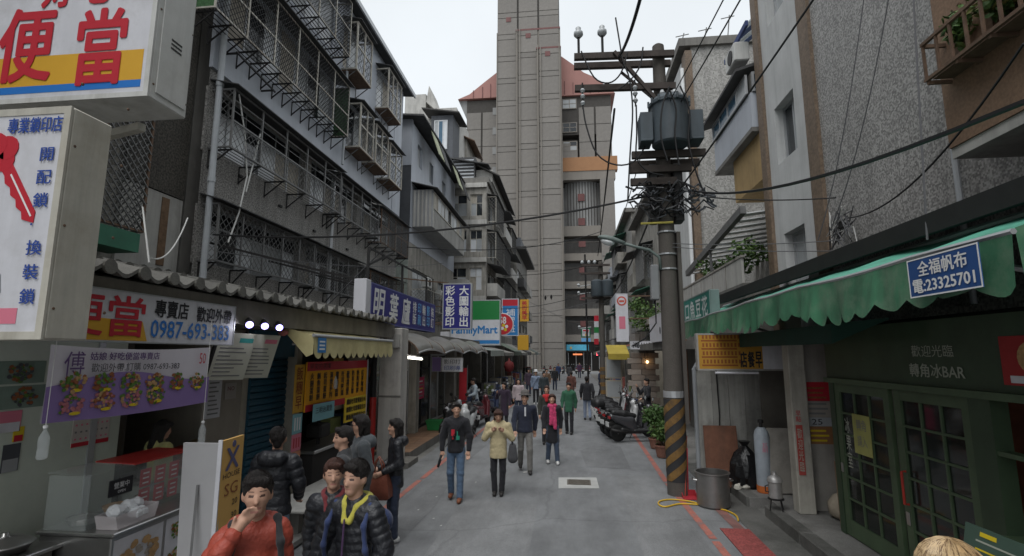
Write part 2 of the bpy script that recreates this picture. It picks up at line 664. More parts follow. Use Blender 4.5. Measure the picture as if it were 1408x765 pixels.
def sag_line(p0, p1, sag, n=14):
	p0, p1 = Vector(p0), Vector(p1)
	return [p0.lerp(p1, i / n) - Vector((0, 0, sag * 4 * (i / n) * (1 - i / n))) for i in range(n + 1)]

# ------------------------------------------------------------------ material library
asphalt = M('asphalt', (0.198, 0.203, 0.208), rough=0.72, var=0.14, scale=0.55, detail=9, speck=0.22, speck_scale=140, dirt=(0.10, 0.10, 0.105), dirt_amt=0.4, bump=0.5, bump_scale=180, spec=0.4)
old_concrete = M('old_concrete', (0.20, 0.195, 0.185), rough=0.85, var=0.2, scale=1.2, speck=0.15, dirt=(0.06, 0.058, 0.05), dirt_amt=0.6, bump=0.4, bump_scale=60)
drain_concrete = M('drain_concrete', (0.12, 0.118, 0.11), rough=0.7, var=0.25, scale=1.6, speck=0.2, dirt=(0.04, 0.04, 0.035), dirt_amt=0.7, bump=0.5)
red_line = M('red_road_paint', (0.36, 0.125, 0.095), rough=0.7, var=0.2, scale=4, dirt=(0.15, 0.14, 0.14), dirt_amt=0.9, dirt_scale=5, speck=0.2)
red_mat = M('red_anti_slip_coating', (0.25, 0.06, 0.055), rough=0.8, var=0.15, scale=5, speck=0.25, speck_scale=40, bump=0.6, bump_scale=50, dirt_amt=0.2)
white_paint = M('white_road_paint', (0.40, 0.40, 0.385), rough=0.7, var=0.12, scale=5, dirt=(0.2, 0.2, 0.19), dirt_amt=0.5)
iron = M('cast_iron', (0.15, 0.135, 0.115), rough=0.55, metal=0.4, var=0.25, scale=20, bump=0.4)
pebble_dark = M('washed_pebble_wall', (0.26, 0.25, 0.235), rough=0.85, var=0.15, scale=0.9, speck=0.5, speck_scale=26, streak=0.5, bump=0.6, bump_scale=30)
pebble_pilaster = M('dark_brown_tile', (0.055, 0.05, 0.042), rough=0.7, var=0.2, scale=2, speck=0.5, speck_scale=22, bump=0.4)
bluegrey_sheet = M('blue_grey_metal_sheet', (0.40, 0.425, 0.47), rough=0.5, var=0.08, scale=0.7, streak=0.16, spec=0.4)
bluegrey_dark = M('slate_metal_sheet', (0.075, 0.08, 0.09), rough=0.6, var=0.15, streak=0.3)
cement_wall = M('stained_cement', (0.31, 0.295, 0.265), rough=0.9, var=0.2, scale=0.8, streak=0.7, dirt=(0.07, 0.062, 0.05), dirt_amt=0.5, bump=0.3, bump_scale=20)
cement_light = M('pale_cement', (0.42, 0.41, 0.385), rough=0.88, var=0.14, scale=0.8, streak=0.4, dirt_amt=0.2, bump=0.2, bump_scale=25)
cement_dark = M('sooty_cement', (0.17, 0.163, 0.15), rough=0.9, var=0.25, scale=1.0, streak=0.5, bump=0.3, bump_scale=25)
tower_panel = M('tower_stone_panel', (0.185, 0.172, 0.157), rough=0.8, var=0.05, scale=0.2, speck=0.05, speck_scale=3, rnd=0.07, streak=0.06)
tower_joint = M('tower_joint', (0.06, 0.055, 0.05), rough=0.9)
tower_slab = M('tower_slab_band', (0.20, 0.182, 0.16), rough=0.8, var=0.08, scale=0.3, streak=0.15)
tower_grey = M('tower_recess_grey', (0.25, 0.25, 0.245), rough=0.75, var=0.15, scale=0.4, streak=0.25)
red_roof = M('red_metal_roof', (0.31, 0.15, 0.128), rough=0.6, var=0.08, scale=0.2, streak=0.1)
red_tile = M('dark_red_tile', (0.13, 0.05, 0.047), rough=0.6)
orange_band = M('orange_sign_band', (0.29, 0.145, 0.065), rough=0.6, var=0.06)
gold = M('gold_letters', (0.6, 0.42, 0.12), rough=0.4)
black_metal = M('black_painted_iron', (0.018, 0.017, 0.017), rough=0.6, var=0.2, scale=6)
grey_iron = M('grey_galvanised_iron', (0.15, 0.15, 0.148), rough=0.5, metal=0.3, var=0.2, scale=6)
cream_iron = M('cream_painted_iron', (0.42, 0.40, 0.35), rough=0.55, var=0.18, scale=5, dirt=(0.14, 0.08, 0.04), dirt_amt=0.5)
rust_iron = M('rusty_iron', (0.12, 0.075, 0.05), rough=0.8, var=0.35, scale=8)
alu = M('aluminium', (0.42, 0.43, 0.44), rough=0.4, metal=0.5, var=0.08)
steel = M('stainless_steel', (0.42, 0.42, 0.41), rough=0.3, metal=0.9, var=0.08, scale=4, dirt=(0.15, 0.14, 0.12), dirt_amt=0.3)
pvc_grey = M('grey_pipe', (0.40, 0.42, 0.44), rough=0.5, var=0.1, streak=0.2)
pvc_white = M('white_plastic', (0.66, 0.67, 0.67), rough=0.45, var=0.06)
green_mesh = M('green_netting', (0.05, 0.12, 0.05), rough=0.9, var=0.2, scale=12, speck=0.3, speck_scale=40)
g_dark = glass_mat('dark_window_glass', (0.02, 0.024, 0.028), 0.08, 0.9)
g_grey = M('frosted_window', (0.33, 0.345, 0.35), rough=0.25, var=0.1, scale=1.0, spec=0.5)
g_pale = M('pale_window', (0.6, 0.62, 0.64), rough=0.25, var=0.1, scale=1.0, spec=0.5)
g_blue = M('blue_window_glass', (0.05, 0.11, 0.17), rough=0.15, var=0.1, spec=0.5)
g_curtain = M('curtained_window', (0.33, 0.30, 0.25), rough=0.6, var=0.2, scale=4)
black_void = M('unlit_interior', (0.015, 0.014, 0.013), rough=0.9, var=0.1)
tar_roof = M('tar_roof', (0.06, 0.058, 0.056), rough=0.9)
corr_grey = M('weathered_roof_sheet', (0.055, 0.055, 0.056), rough=0.7, var=0.25, scale=2, streak=0.2)
brown_tile = M('brown_pilaster_tile', (0.16, 0.115, 0.08), rough=0.6, var=0.15, scale=2, speck=0.2, speck_scale=20, streak=0.35)
brown_wall = M('brown_balcony_tile', (0.20, 0.125, 0.08), rough=0.65, var=0.12, scale=1.5, speck=0.15, speck_scale=30, streak=0.2)
ochre_wall = M('ochre_plaster', (0.32, 0.22, 0.10), rough=0.8, var=0.15, streak=0.3)
mosaic_right = mosaic_mat('grey_mosaic_tile', (0.16, 0.156, 0.15), (0.37, 0.36, 0.345), 0.026, streak=0.35)
mosaic_far = mosaic_mat('pale_mosaic_tile', (0.24, 0.235, 0.22), (0.38, 0.37, 0.35), 0.05, streak=0.45)
facade_white = M('white_washed_wall', (0.47, 0.475, 0.47), rough=0.8, var=0.1, scale=1.2, streak=0.22, bump=0.2, bump_scale=40)
clear_sheet = M('translucent_roof_sheet', (0.62, 0.68, 0.70), rough=0.3, var=0.08, alpha=0.75)
white_plate = M('white_sign_face', (0.60, 0.60, 0.635), rough=0.4, var=0.06, dirt=(0.33, 0.32, 0.31), dirt_amt=0.35, dirt_scale=1.8, streak=0.12)
ac_white = M('air_conditioner_white', (0.50, 0.50, 0.48), rough=0.55, var=0.1, streak=0.3)
cable_black = M('black_cable', (0.012, 0.012, 0.013), rough=0.6, var=0)
cable_white = M('white_cable', (0.55, 0.55, 0.53), rough=0.5, var=0.05)
cable_grey = M('grey_cable', (0.10, 0.10, 0.105), rough=0.6, var=0)
leaf_a = M('leaf_green', (0.05, 0.10, 0.025), rough=0.55, var=0.3, scale=9)
leaf_b = M('leaf_light_green', (0.095, 0.155, 0.04), rough=0.55, var=0.3, scale=9)
leaf_dry = M('leaf_yellow_green', (0.16, 0.17, 0.05), rough=0.6, var=0.3, scale=9)
bark = M('twig_bark', (0.09, 0.065, 0.045), rough=0.9, var=0.2, scale=12)
terracotta = M('terracotta', (0.22, 0.105, 0.075), rough=0.8, var=0.15, scale=8, dirt_amt=0.3)
soil = M('soil', (0.04, 0.03, 0.022), rough=1.0)
GLA = [g_pale, g_pale, g_dark, g_grey, g_dark, g_curtain]
GL = [g_dark, g_grey, g_grey, g_pale, g_curtain, g_dark]

def add_cracks(m, sc=0.3, dark=0.8):
	t = m.node_tree
	L = t.links.new
	b = t.nodes['Principled BSDF']
	src = b.inputs['Base Color'].links[0].from_socket
	tc = _n(t, 'ShaderNodeTexCoord')
	nz = _n(t, 'ShaderNodeTexNoise')
	nz.inputs['Scale'].default_value = 1.3
	nz.inputs['Detail'].default_value = 6
	L(tc.outputs['Object'], nz.inputs['Vector'])
	ad = _n(t, 'ShaderNodeMixRGB')
	ad.inputs[0].default_value = 0.35
	L(tc.outputs['Object'], ad.inputs[1])
	L(nz.outputs['Color'], ad.inputs[2])
	vo = _n(t, 'ShaderNodeTexVoronoi', feature='DISTANCE_TO_EDGE')
	vo.inputs['Scale'].default_value = sc
	L(ad.outputs[0], vo.inputs['Vector'])
	r1 = _n(t, 'ShaderNodeMapRange')
	r1.inputs['From Max'].default_value = 0.007
	r1.inputs['To Min'].default_value, r1.inputs['To Max'].default_value = dark, 1.0
	L(vo.outputs['Distance'], r1.inputs['Value'])
	st = _n(t, 'ShaderNodeTexNoise')
	st.inputs['Scale'].default_value = 0.9
	st.inputs['Detail'].default_value = 12
	st.inputs['Roughness'].default_value = 0.75
	mp = _n(t, 'ShaderNodeMapping')
	mp.inputs['Scale'].default_value = (1.6, 0.5, 1)
	L(tc.outputs['Object'], mp.inputs['Vector'])
	L(mp.outputs[0], st.inputs['Vector'])
	r2 = _n(t, 'ShaderNodeMapRange')
	r2.inputs['From Min'].default_value, r2.inputs['From Max'].default_value = 0.38, 0.64
	r2.inputs['To Min'].default_value, r2.inputs['To Max'].default_value = 0.78, 1.1
	L(st.outputs[0], r2.inputs['Value'])
	mu = _n(t, 'ShaderNodeMath', operation='MULTIPLY')
	L(r1.outputs[0], mu.inputs[0])
	L(r2.outputs[0], mu.inputs[1])
	hv = _n(t, 'ShaderNodeHueSaturation')
	L(mu.outputs[0], hv.inputs['Value'])
	L(src, hv.inputs['Color'])
	L(hv.outputs[0], b.inputs['Base Color'])


add_cracks(asphalt)
# ------------------------------------------------------------------ ground, road, kerbs
MB().box(-90, 90, -30, 260, -0.30, -0.006).build('ground', old_concrete, loc=(0, 0, 0), kind='structure')


def sheet(x0, x1, y0, y1, z, nx=1, ny=1):
	mb = MB()
	vs = [(x0 + (x1 - x0) * i / nx, y0 + (y1 - y0) * j / ny, z) for j in range(ny + 1) for i in range(nx + 1)]
	return mb.add(vs, [(j * (nx + 1) + i, j * (nx + 1) + i + 1, (j + 1) * (nx + 1) + i + 1, (j + 1) * (nx + 1) + i) for j in range(ny) for i in range(nx)])


road = sheet(-3.75, 2.62, -14, 70, 0.0).build('road', asphalt, loc=(0, 0, 0), kind='structure')
sheet(-40, 40, 70, 77.5, 0.001).build('cross_road', asphalt, loc=(0, 0, 0), kind='structure')
# narrow patches of later asphalt over the service trenches
patch_mat = M('asphalt_patch', (0.165, 0.168, 0.172), rough=0.75, var=0.2, scale=1.0, speck=0.2, speck_scale=120, bump=0.5, bump_scale=160)
patch_mat2 = M('asphalt_patch_pale', (0.21, 0.213, 0.216), rough=0.75, var=0.16, scale=0.8, speck=0.2, speck_scale=120, bump=0.5, bump_scale=160)
add_cracks(patch_mat)
add_cracks(patch_mat2)


def blob_patch(pts, z, mat):
	MB().add([(x, y, z) for x, y in pts], [tuple(range(len(pts)))]).build('road_patch', mat, road)


blob_patch([(-3.05, 3), (-2.5, 3), (-2.35, 9), (-2.55, 12.6), (-2.3, 17), (-2.6, 22), (-3.0, 30), (-3.05, 14)], 0.004, patch_mat)
blob_patch([(0.35, 12.5), (1.35, 12.4), (1.4, 15.4), (0.9, 15.9), (0.25, 14.6)], 0.004, patch_mat)
blob_patch([(-1.9, 5.0), (-0.55, 5.0), (-0.6, 9.4), (-1.95, 9.6)], 0.003, patch_mat2)
blob_patch([(0.9, 4.0), (1.85, 4.0), (1.84, 11.8), (0.95, 11.7)], 0.003, patch_mat2)


def line(x0, y0, x1, y1, w, mat, z=0.006, name='painted_line'):
	d = Vector((x1 - x0, y1 - y0, 0)).normalized()
	n = Vector((-d.y, d.x, 0)) * w / 2
	a, b = Vector((x0, y0, z)), Vector((x1, y1, z))
	return MB().add([a - n, b - n, b + n, a + n], [(3, 2, 1, 0)]).build(name, mat, road)


for y0, y1, x0, x1 in ((3.0, 6.5, -3.22, -3.2), (6.62, 10.9, -3.2, -3.14), (11.02, 15.1, -3.13, -3.08), (15.2, 24.0, -3.07, -2.98), (24.3, 40, -2.98, -2.9)):
	line(x0, y0, x1, y1, 0.11, red_line)
for y0, y1, x0, x1 in ((3.0, 7.9, 2.02, 1.99), (8.0, 11.2, 1.99, 1.93), (11.3, 19.0, 1.93, 2.08), (19.2, 38.0, 2.08, 2.15)):
	line(x0, y0, x1, y1, 0.11, red_line)
line(2.62, 3.0, 2.47, 9.5, 0.16, M('faded_red_line', (0.24, 0.10, 0.085), rough=0.8, var=0.3, scale=3, dirt=(0.1, 0.095, 0.09), dirt_amt=0.8))
# manhole in its white square
mh = MB()
P = [at(768, 657, Z=0), at(820, 657, Z=0), at(824, 672, Z=0), at(768, 672, Z=0)]
mh.add([(p.x, p.y, 0.005) for p in P], [(3, 2, 1, 0)])
mh_o = mh.build('manhole_surround', white_paint, road)
c = at(796, 664, Z=0)
mc = MB().box(c.x - 0.24, c.x + 0.24, c.y - 0.2, c.y + 0.2, 0.007, 0.016)
for i in range(7):
	mc.box(c.x - 0.21, c.x + 0.21, c.y - 0.17 + i * 0.055, c.y - 0.145 + i * 0.055, 0.0165, 0.022)
mc.build('manhole_cover', iron, mh_o)
# litter on the asphalt
for k, (px_, py_) in enumerate(((722, 650), (596, 714), (606, 724), (600, 684), (654, 664), (575, 702))):
	p = at(px_, py_, Z=0)
	s = 0.05 if k == 0 else 0.018
	MB().add([(p.x - s, p.y - s, 0.008), (p.x + s, p.y - s * 0.6, 0.008), (p.x + s * 0.8, p.y + s, 0.02), (p.x - s * 0.6, p.y + s * 0.9, 0.01)], [(0, 1, 2, 3)]).build(
		'paper_scrap', white_paint, label=('torn white paper on the asphalt by the shoe of the man in a hat', 'tiny white litter speck beside the red kerb line, closest to the bag woman',
		'white litter speck near the middle of the lane behind the couple', 'white litter speck on the asphalt in front of the jeans-wearing walker',
		'white litter speck between the hoodie walker and the woman in beige', 'white litter speck close to the shoes of the bag woman')[k], cat='litter')

# drain strip and kerb on the snack-stall side
drain = MB().box(2.62, 3.12, 2.5, 13.2, -0.005, 0.012).build('drain_strip', drain_concrete, loc=(0, 0, 0), kind='structure')
MB().box(2.2, 2.62, 6.0, 8.45, 0.008, 0.016).build('anti_slip_plate', red_mat, drain)
side = MB()
side.box(3.12, 6.0, 2.5, 9.15, -0.01, 0.17)
side.box(3.32, 6.0, 9.15, 9.62, -0.01, 0.17)
side.box(3.02, 6.0, 9.62, 12.0, -0.01, 0.17)
sidewalk = side.build('pavement', old_concrete, loc=(0, 0, 0), kind='structure')
for i in range(5):
	MB().bbox(3.10, 3.30, 2.6 + i * 1.32, 3.88 + i * 1.32, 0.0, 0.178, r=0.012).build('kerb_stone', drain_concrete, sidewalk)
MB().bbox(2.98, 3.2, 9.64, 10.8, 0.0, 0.178, r=0.012).build('kerb_stone', drain_concrete, sidewalk)
MB().box(2.62, 4.6, 13.2, 66, -0.01, 0.02).build('paved_verge', old_concrete, loc=(0, 0, 0), kind='structure')
# raised shop steps on the other side: rows of tiles
tile_mats = [M('brown_floor_tile_%d' % i, c, rough=0.55, var=0.12, scale=4, dirt_amt=0.25) for i, c in enumerate(((0.26, 0.155, 0.10), (0.30, 0.18, 0.115), (0.22, 0.135, 0.09)))]
step = MB().box(-9, -3.95, 12.7, 24, -0.01, 0.20).box(-9, -3.72, 11.9, 12.7, -0.01, 0.12).build('shop_step', cement_dark, loc=(0, 0, 0), kind='structure')
tm = MB().bbox(-0.15, 0.15, -0.19, 0.19, 0, 0.016, r=0.004).mesh('tile')
tms = []
for m in tile_mats:
	q = tm.copy()
	q.materials.append(m)
	tms.append(q)
for i in range(24):
	for j in range(3):
		inst('tile', R.choice(tms), step, (-4.1 - j * 0.31, 12.92 + i * 0.39, 0.20))
step2 = MB().box(-9, -3.95, 24, 66, -0.01, 0.06).build('far_shop_step', cement_dark, loc=(0, 0, 0), kind='structure')
lowstep = MB().box(-9, -4.25, 2.0, 11.9, -0.01, 0.16).build('stall_floor', old_concrete, loc=(0, 0, 0), kind='structure')

# ------------------------------------------------------------------ the tower that closes the street
TY = 80.0
tf = Fr((0, TY, 0), (0, -1, 0))
TX = lambda px_: at(px_, 487, Y=TY).x
TZ = lambda py_: at(760, py_, Y=TY).z
tower = thing('tower_block', 'tall beige stone-clad tower block with red roof wings closing the street', 'tower', (TX(728), TY, 0))
x0, x1, x2, x3 = TX(681), TX(713), TX(744), TX(776)
TOP = 72.0
MB().box(x0 + 0.15, x3 - 0.15, 0, TOP, -14, 0, tf).build('shaft', tower_joint, tower)
pan = {}


def panel(a0, a1, b0, b1, c, mat=None, g=0.065):
	key = (round(a1 - a0, 2), round(b1 - b0, 2))
	if key not in pan:
		w, h = (a1 - a0) / 2 - 0.15, (b1 - b0) / 2 - 0.035
		me = MB().bbox(-w, w, -h, h, 0, 0.16, Fr((0, 0, 0), (0, -1, 0)), r=0.03).mesh('panel')
		me.materials.append(tower_panel)
		pan[key] = me
	inst('panel', pan[key], tower, tf.p((a0 + a1) / 2, (b0 + b1) / 2, c))


rowh = 4.02
for k in range(18):
	z0 = 0.3 + k * rowh
	for a0, a1, c, ztop in ((x0, x1, 0.02, 99), (x1, x2, 0.82, TZ(40)), (x2, x3, 1.62, TZ(68))):
		cc = c if z0 + rowh <= ztop else (0.02 if z0 + rowh > TZ(40) else 0.82 if a0 == x2 else 0.02)
		panel(a0, a1, z0, z0 + rowh * 0.76, cc)
		panel(a0, a1, z0 + rowh * 0.76, z0 + rowh, cc)
for xx, c_ in ((x0 + 0.1, 0.1), (x1 - 0.05, 0.95), (x1 + 0.42, 0.95), (x2 - 0.05, 1.75), (x2 + 0.42, 1.75), (x3 - 0.1, 1.7)):
	MB().box(xx - 0.07, xx + 0.07, 0.3, TZ(70) if c_ > 1 else TZ(42), c_ - 0.1, c_ + 0.22, tf).build('vertical_rib', tower_slab, tower)
k1, k2 = int((TZ(40) - 0.3) / rowh), int((TZ(68) - 0.3) / rowh)
MB().box(x1 - 0.25, x3 + 0.1, 0, 0.3 + k1 * rowh, 0.01, 0.80, tf).build('fin', tower_slab, tower)
MB().box(x2 - 0.25, x3 + 0.2, 0, 0.3 + k2 * rowh, 0.81, 1.60, tf).build('fin', tower_slab, tower)
MB().box(x1 - 0.3, x3 + 0.1, 0.3 + k1 * rowh, 0.6 + k1 * rowh, 0.0, 0.95, tf).build('fin_cap', red_tile, tower)
MB().box(x2 - 0.3, x3 + 0.2, 0.3 + k2 * rowh, 0.6 + k2 * rowh, 0.7, 1.75, tf).build('fin_cap', red_tile, tower)
for px_, py_, c in ((699, 24, 0.2), (729, 52, 1.0), (758, 82, 1.8)):
	MB().box(TX(px_) - 0.42, TX(px_) + 0.42, TZ(py_) - 0.42, TZ(py_) + 0.42, c - 0.1, c + 0.05, tf).build('red_square_tile', red_tile, tower)
# wings
wl0, wl1, wr0, wr1 = TX(633), TX(681), TX(776), TX(853)
zt = TZ(125)
MB().box(wl0 + 0.1, wl1, 0, zt, -22, -2.0, tf).box(wr0, wr1 - 0.1, TZ(180), zt, -22, -2.0, tf).box(wr0 - 0.4, wr1 - 0.1, TZ(245) - 0.5, TZ(180) - 0.003, -22, -3.7, tf).build('wing', tower_joint, tower)
for k in range(14):
	z0 = 0.3 + k * 3.1
	if z0 > zt - 1: break
	h = min(3.1, zt - z0)
	panel(wl0, (wl0 + wl1) / 2, z0, z0 + h, -2.0)
	panel((wl0 + wl1) / 2, wl1, z0, z0 + h, -2.0)
	if z0 > TZ(245):
		for i in range(1, 3):
			panel(wr0 + (wr1 - wr0) * i / 3, wr0 + (wr1 - wr0) * (i + 1) / 3, z0, z0 + h, -2.0)
		if not (TZ(182) < z0 + h / 2 < TZ(128)):
			panel(wr0, wr0 + (wr1 - wr0) / 3, z0, z0 + h, -2.0)
for py_ in (137, 170, 196):
	window(tower, Fr((0, TY + 1.9, 0), (0, -1, 0)), TX(778), TX(800), TZ(py_ + 7), TZ(py_ - 7), 2, 2, tower_slab, [g_grey, g_dark], c=0.06, fw=0.14)
for py_ in (142, 170, 198, 226):
	MB().box(wl1 - 0.9, wl1 - 0.1, TZ(py_ + 5), TZ(py_ - 5), -2.0, -1.78, tf).build('slot_window', tower_grey, tower)
# red roofs with upswept outer edges
zr = TZ(92)
rl = [(wl0 - 1.4, zt + 0.2), (wl1, zt + 0.2), (wl1, zr + 0.6), (wl1 - 2.2, zr - 1.1), (wl0 + 0.6, zt + 1.0)]
MB().prism(rl, -20, -1.5, tf).build('red_roof', red_roof, tower)
zr2 = TZ(70)
rr = [(wr1 + 0.6, zt - 0.2), (wr1 - 0.3, zt + 0.6), (TX(828), TZ(103)), (TX(812), TZ(96)), (TX(796), TZ(84)), (wr0, zr2), (wr0, zt - 0.2)]
MB().prism(rr, -20, -1.5, tf).build('red_roof', red_roof, tower)
for i in range(5):
	x = wr0 + (wr1 - wr0) * (i + 0.5) / 6
	MB().box(x - 0.05, x + 0.05, zt + 0.05, zt + 2.4 - i * 0.35, -1.5, -1.4, tf).build('roof_seam', red_tile, tower)
for x in (wl0 + 1.3, wl0 + 2.9, wl0 + 4.3):
	MB().box(x - 0.05, x + 0.05, zt + 0.25, zt + 1.2 + (x - wl0) * 0.35, -1.5, -1.4, tf).build('roof_seam', red_tile, tower)
MB().prism([(wl0 - 1.4, zt + 0.2), (wl0 + 0.1, zt + 0.2), (wl0 + 0.1, zt - 3.0)], -16, -2.2, tf).build('eave_bracket', tower_grey, tower)
# gold-lettered band and the glazed bay under it
gb = MB().box(wr0, wr1 + 0.6, TZ(233), TZ(214), -2.6, -1.2, tf).build('sign_band', orange_band, tower)
MB().box(wr0, TX(855), TZ(245), TZ(233), -2.6, -1.3, tf).build('cornice', tower_slab, tower)
bay = MB()
x_a, x_b = TX(780), TX(832)
for i in range(13):
	t0, t1 = math.pi * i / 12, 0
pts = [(x_a + (x_b - x_a) * i / 12, 1.3 * math.sin(math.pi * i / 12)) for i in range(13)]
bay.loft([[tf.p(a, TZ(310), -3.4 + c_) for a, c_ in pts], [tf.p(a, TZ(245), -3.4 + c_) for a, c_ in pts]], closed=False, caps=False)
bay_o = bay.build('glazed_bay', tower_grey, tower, smooth=True)
for i in range(1, 12):
	a, c_ = pts[i]
	MB().box(a - 0.06, a + 0.06, TZ(309), TZ(246), -3.4 + c_, -3.3 + c_, tf).build('bay_mullion', tower_joint, bay_o)
for py_ in (268, 302):
	MB().box(TX(799), TX(809), TZ(py_ + 5), TZ(py_ - 5), -2.1, -1.9, tf).build('red_square_tile', red_tile, tower)
MB().box(wr0 - 0.4, wr1 - 0.02, 0, TZ(245) - 0.6, -20, -3.6, tf).build('wing_lower', tower_grey, tower)
for py0, py1 in ((323, 309), (357, 347), (396, 386), (434, 424), (470, 460)):
	MB().box(wr0, wr1, TZ(py0), TZ(py1), -5.2, -1.35, tf).build('balcony_slab', tower_slab, tower)
for ptop, pbot in ((336, 347), (372, 386), (410, 424), (447, 460)):
	mb = MB()
	for i in range(30):
		x = x_a + (x_b - x_a) * (i + 0.5) / 30
		mb.box(x - 0.04, x + 0.04, TZ(pbot), TZ(ptop - 5), -1.7, -1.62, tf)
	mb.box(x_a, x_b, TZ(ptop - 4), TZ(ptop - 6), -1.72, -1.6, tf)
	mb.build('balcony_railing', tower_joint, tower, kind='stuff')
	MB().box(TX(799), TX(809), TZ(ptop + 2), TZ(ptop - 6), -1.59, -1.5, tf).build('red_square_tile', red_tile, tower)
MB().box(x_b, wr1, 0, TZ(245), -5.2, -1.25, tf).build('corner_pier', tower_panel, tower)
for k in range(7):
	z0 = 3.0 + k * 3.0
	MB().box(x_b + 0.1, wr1 - 0.05, z0, z0 + 0.08, -1.25, -1.2, tf).build('joint_strip', tower_joint, tower)
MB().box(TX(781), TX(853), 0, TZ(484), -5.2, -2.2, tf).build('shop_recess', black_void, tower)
for i in range(7):
	MB().box(TX(781) + i * 1.2, TX(781) + i * 1.2 + 0.1, 0, TZ(485), -2.2, -2.1, tf).build('shop_mullion', alu, tower)
lit = M('lit_shop_sign', (0.8, 0.25, 0.1), emit=(1.0, 0.3, 0.12), emit_s=0.7)
MB().box(TX(788), TX(801), TZ(488.5), TZ(486.5), -2.1, -1.9, tf).build('lit_panel', lit, tower)
bl = MB().box(TX(779), TX(810), TZ(482), TZ(474), -1.2, -0.9, tf).build('sky_blue_fascia', M('sky_blue_fascia', (0.10, 0.42, 0.60), rough=0.4), tower)
MB().box(TX(784), TX(786.5), TZ(480), TZ(477), -0.9, -0.86, tf).build('yellow_mark', gold, bl)
MB().box(TX(680), TX(778), 0, 0.3, 0, 3, tf).build('plinth', tower_slab, tower)

# ------------------------------------------------------------------ buildings, left row
XA = -8.5
fA = Fr((XA, 0, 0), (1, 0, 0))                  # a = y
bA = thing('apartment_building', 'five-storey apartment block with pebble-dash walls below and blue-grey metal cladding above', 'building', (XA, 17, 0))
YA0, YA1 = 10.6, 24.3
bands = [(4.72, 6.15), (7.5, 9.15)]
holes = []
for b0, b1 in bands:
	for y0, y1 in ((10.9, 15.2), (15.6, 19.4), (19.8, 24.0)):
		holes.append((y0, y1, b0, b1))
wall(fA, YA0, YA1, 2.2, 9.5, holes, 0.3, edges=False).build('wall', pebble_dark, bA)
MB().box(XA - 9, XA - 0.32, YA0, YA1, 0, 16.0).build('core', cement_dark, bA)
for y0, y1, b0, b1 in holes:
	window(bA, fA, y0, y1, b0, b1, 6, 1, alu, GLA, c=-0.2, fw=0.06, split=0.68, topdark=True)
# metal cladding, panel by panel
clad_h = [(y0, y1, z0, z1) for y0, y1, z0, z1 in ((10.9, 16.6, 10.5, 12.35), (17.9, 22.7, 10.6, 12.3), (10.9, 16.4, 13.5, 15.5), (17.3, 18.6, 13.5, 15.2), (20.7, 22.4, 13.6, 15.3))]
for y0, y1, z0, z1 in clad_h:
	window(bA, fA, y0, y1, z0, z1, max(2, int((y1 - y0) / 0.8)), 1, alu, [g_dark, g_grey, g_curtain, g_pale], c=0.0, fw=0.05)
clad_fr = Fr((XA + 0.08, 0, 0), (1, 0, 0))
wall(clad_fr, YA0 - 0.02, YA1, 9.45, 16.15, clad_h, 0.1).build('metal_cladding', bluegrey_sheet, bA)
for i in range(1, 12):
	y = YA0 + (YA1 - YA0) * i / 12
	if not any(h[0] < y < h[1] for h in clad_h):
		MB().box(y - 0.02, y + 0.02, 9.46, 16.1, 0.08, 0.1, fA).build('cladding_rib', bluegrey_sheet, bA)
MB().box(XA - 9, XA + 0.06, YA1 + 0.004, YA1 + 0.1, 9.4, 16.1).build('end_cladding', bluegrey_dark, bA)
# roof: thin sheet with overhang and purlin ends
rf = MB().loft([[Vector((XA + 0.55, y, 16.12)), Vector((XA - 9, y, 17.0)), Vector((XA - 9, y, 17.08)), Vector((XA + 0.55, y, 16.2))] for y in (YA0 - 0.6, YA1 + 0.5)]).build('roof', corr_grey, bA)
MB().box(XA + 0.53, XA + 0.6, YA0 - 0.62, YA1 + 0.52, 16.05, 16.25).build('gutter', alu, rf)
# cages, storey by storey
cage(bA, fA, 10.75, 15.3, 4.72, 6.1, 0.45, grey_iron, grey_iron, corr_grey, posts=0.95, w=0.011, sp=0.2, brackets=1.2, bracketmat=black_metal)
cage(bA, fA, 15.5, 19.6, 4.72, 6.1, 0.4, grey_iron, grey_iron, corr_grey, posts=0.9, w=0.011, sp=0.13, both=False, brackets=1.3, bracketmat=black_metal)
cage(bA, fA, 19.9, 24.1, 4.6, 6.0, 0.5, rust_iron, grey_iron, corr_grey, posts=1.0, sp=0.16, brackets=1.3, bracketmat=black_metal)
cage(bA, fA, 10.75, 16.6, 7.45, 8.95, 0.6, grey_iron, grey_iron, corr_grey, posts=1.15, w=0.010, sp=0.2, gtop=0.45, brackets=1.15, bracketmat=black_metal, rail=0.45)
cage(bA, fA, 16.8, 20.4, 7.45, 8.9, 0.55, grey_iron, grey_iron, corr_grey, posts=0.9, w=0.010, sp=0.2, gtop=0.5, brackets=0.9, bracketmat=black_metal, rail=0.5)
cage(bA, fA, 20.6, 24.2, 7.3, 8.8, 0.6, rust_iron, grey_iron, corr_grey, posts=1.0, sp=0.17, brackets=0.9, bracketmat=black_metal, rail=0.5)
cage(bA, clad_fr, 9.75, 16.75, 10.35, 12.25, 0.6, cream_iron, black_metal, corr_grey, posts=1.2, sp=0.15, w=0.013, brackets=0.55, bracketmat=black_metal, rail=0.4, side_panel=green_mesh)
cage(bA, clad_fr, 11.9, 16.5, 13.3, 15.45, 0.65, cream_iron, black_metal, corr_grey, posts=1.2, sp=0.15, w=0.013, brackets=0.6, bracketmat=black_metal, rail=0.45)
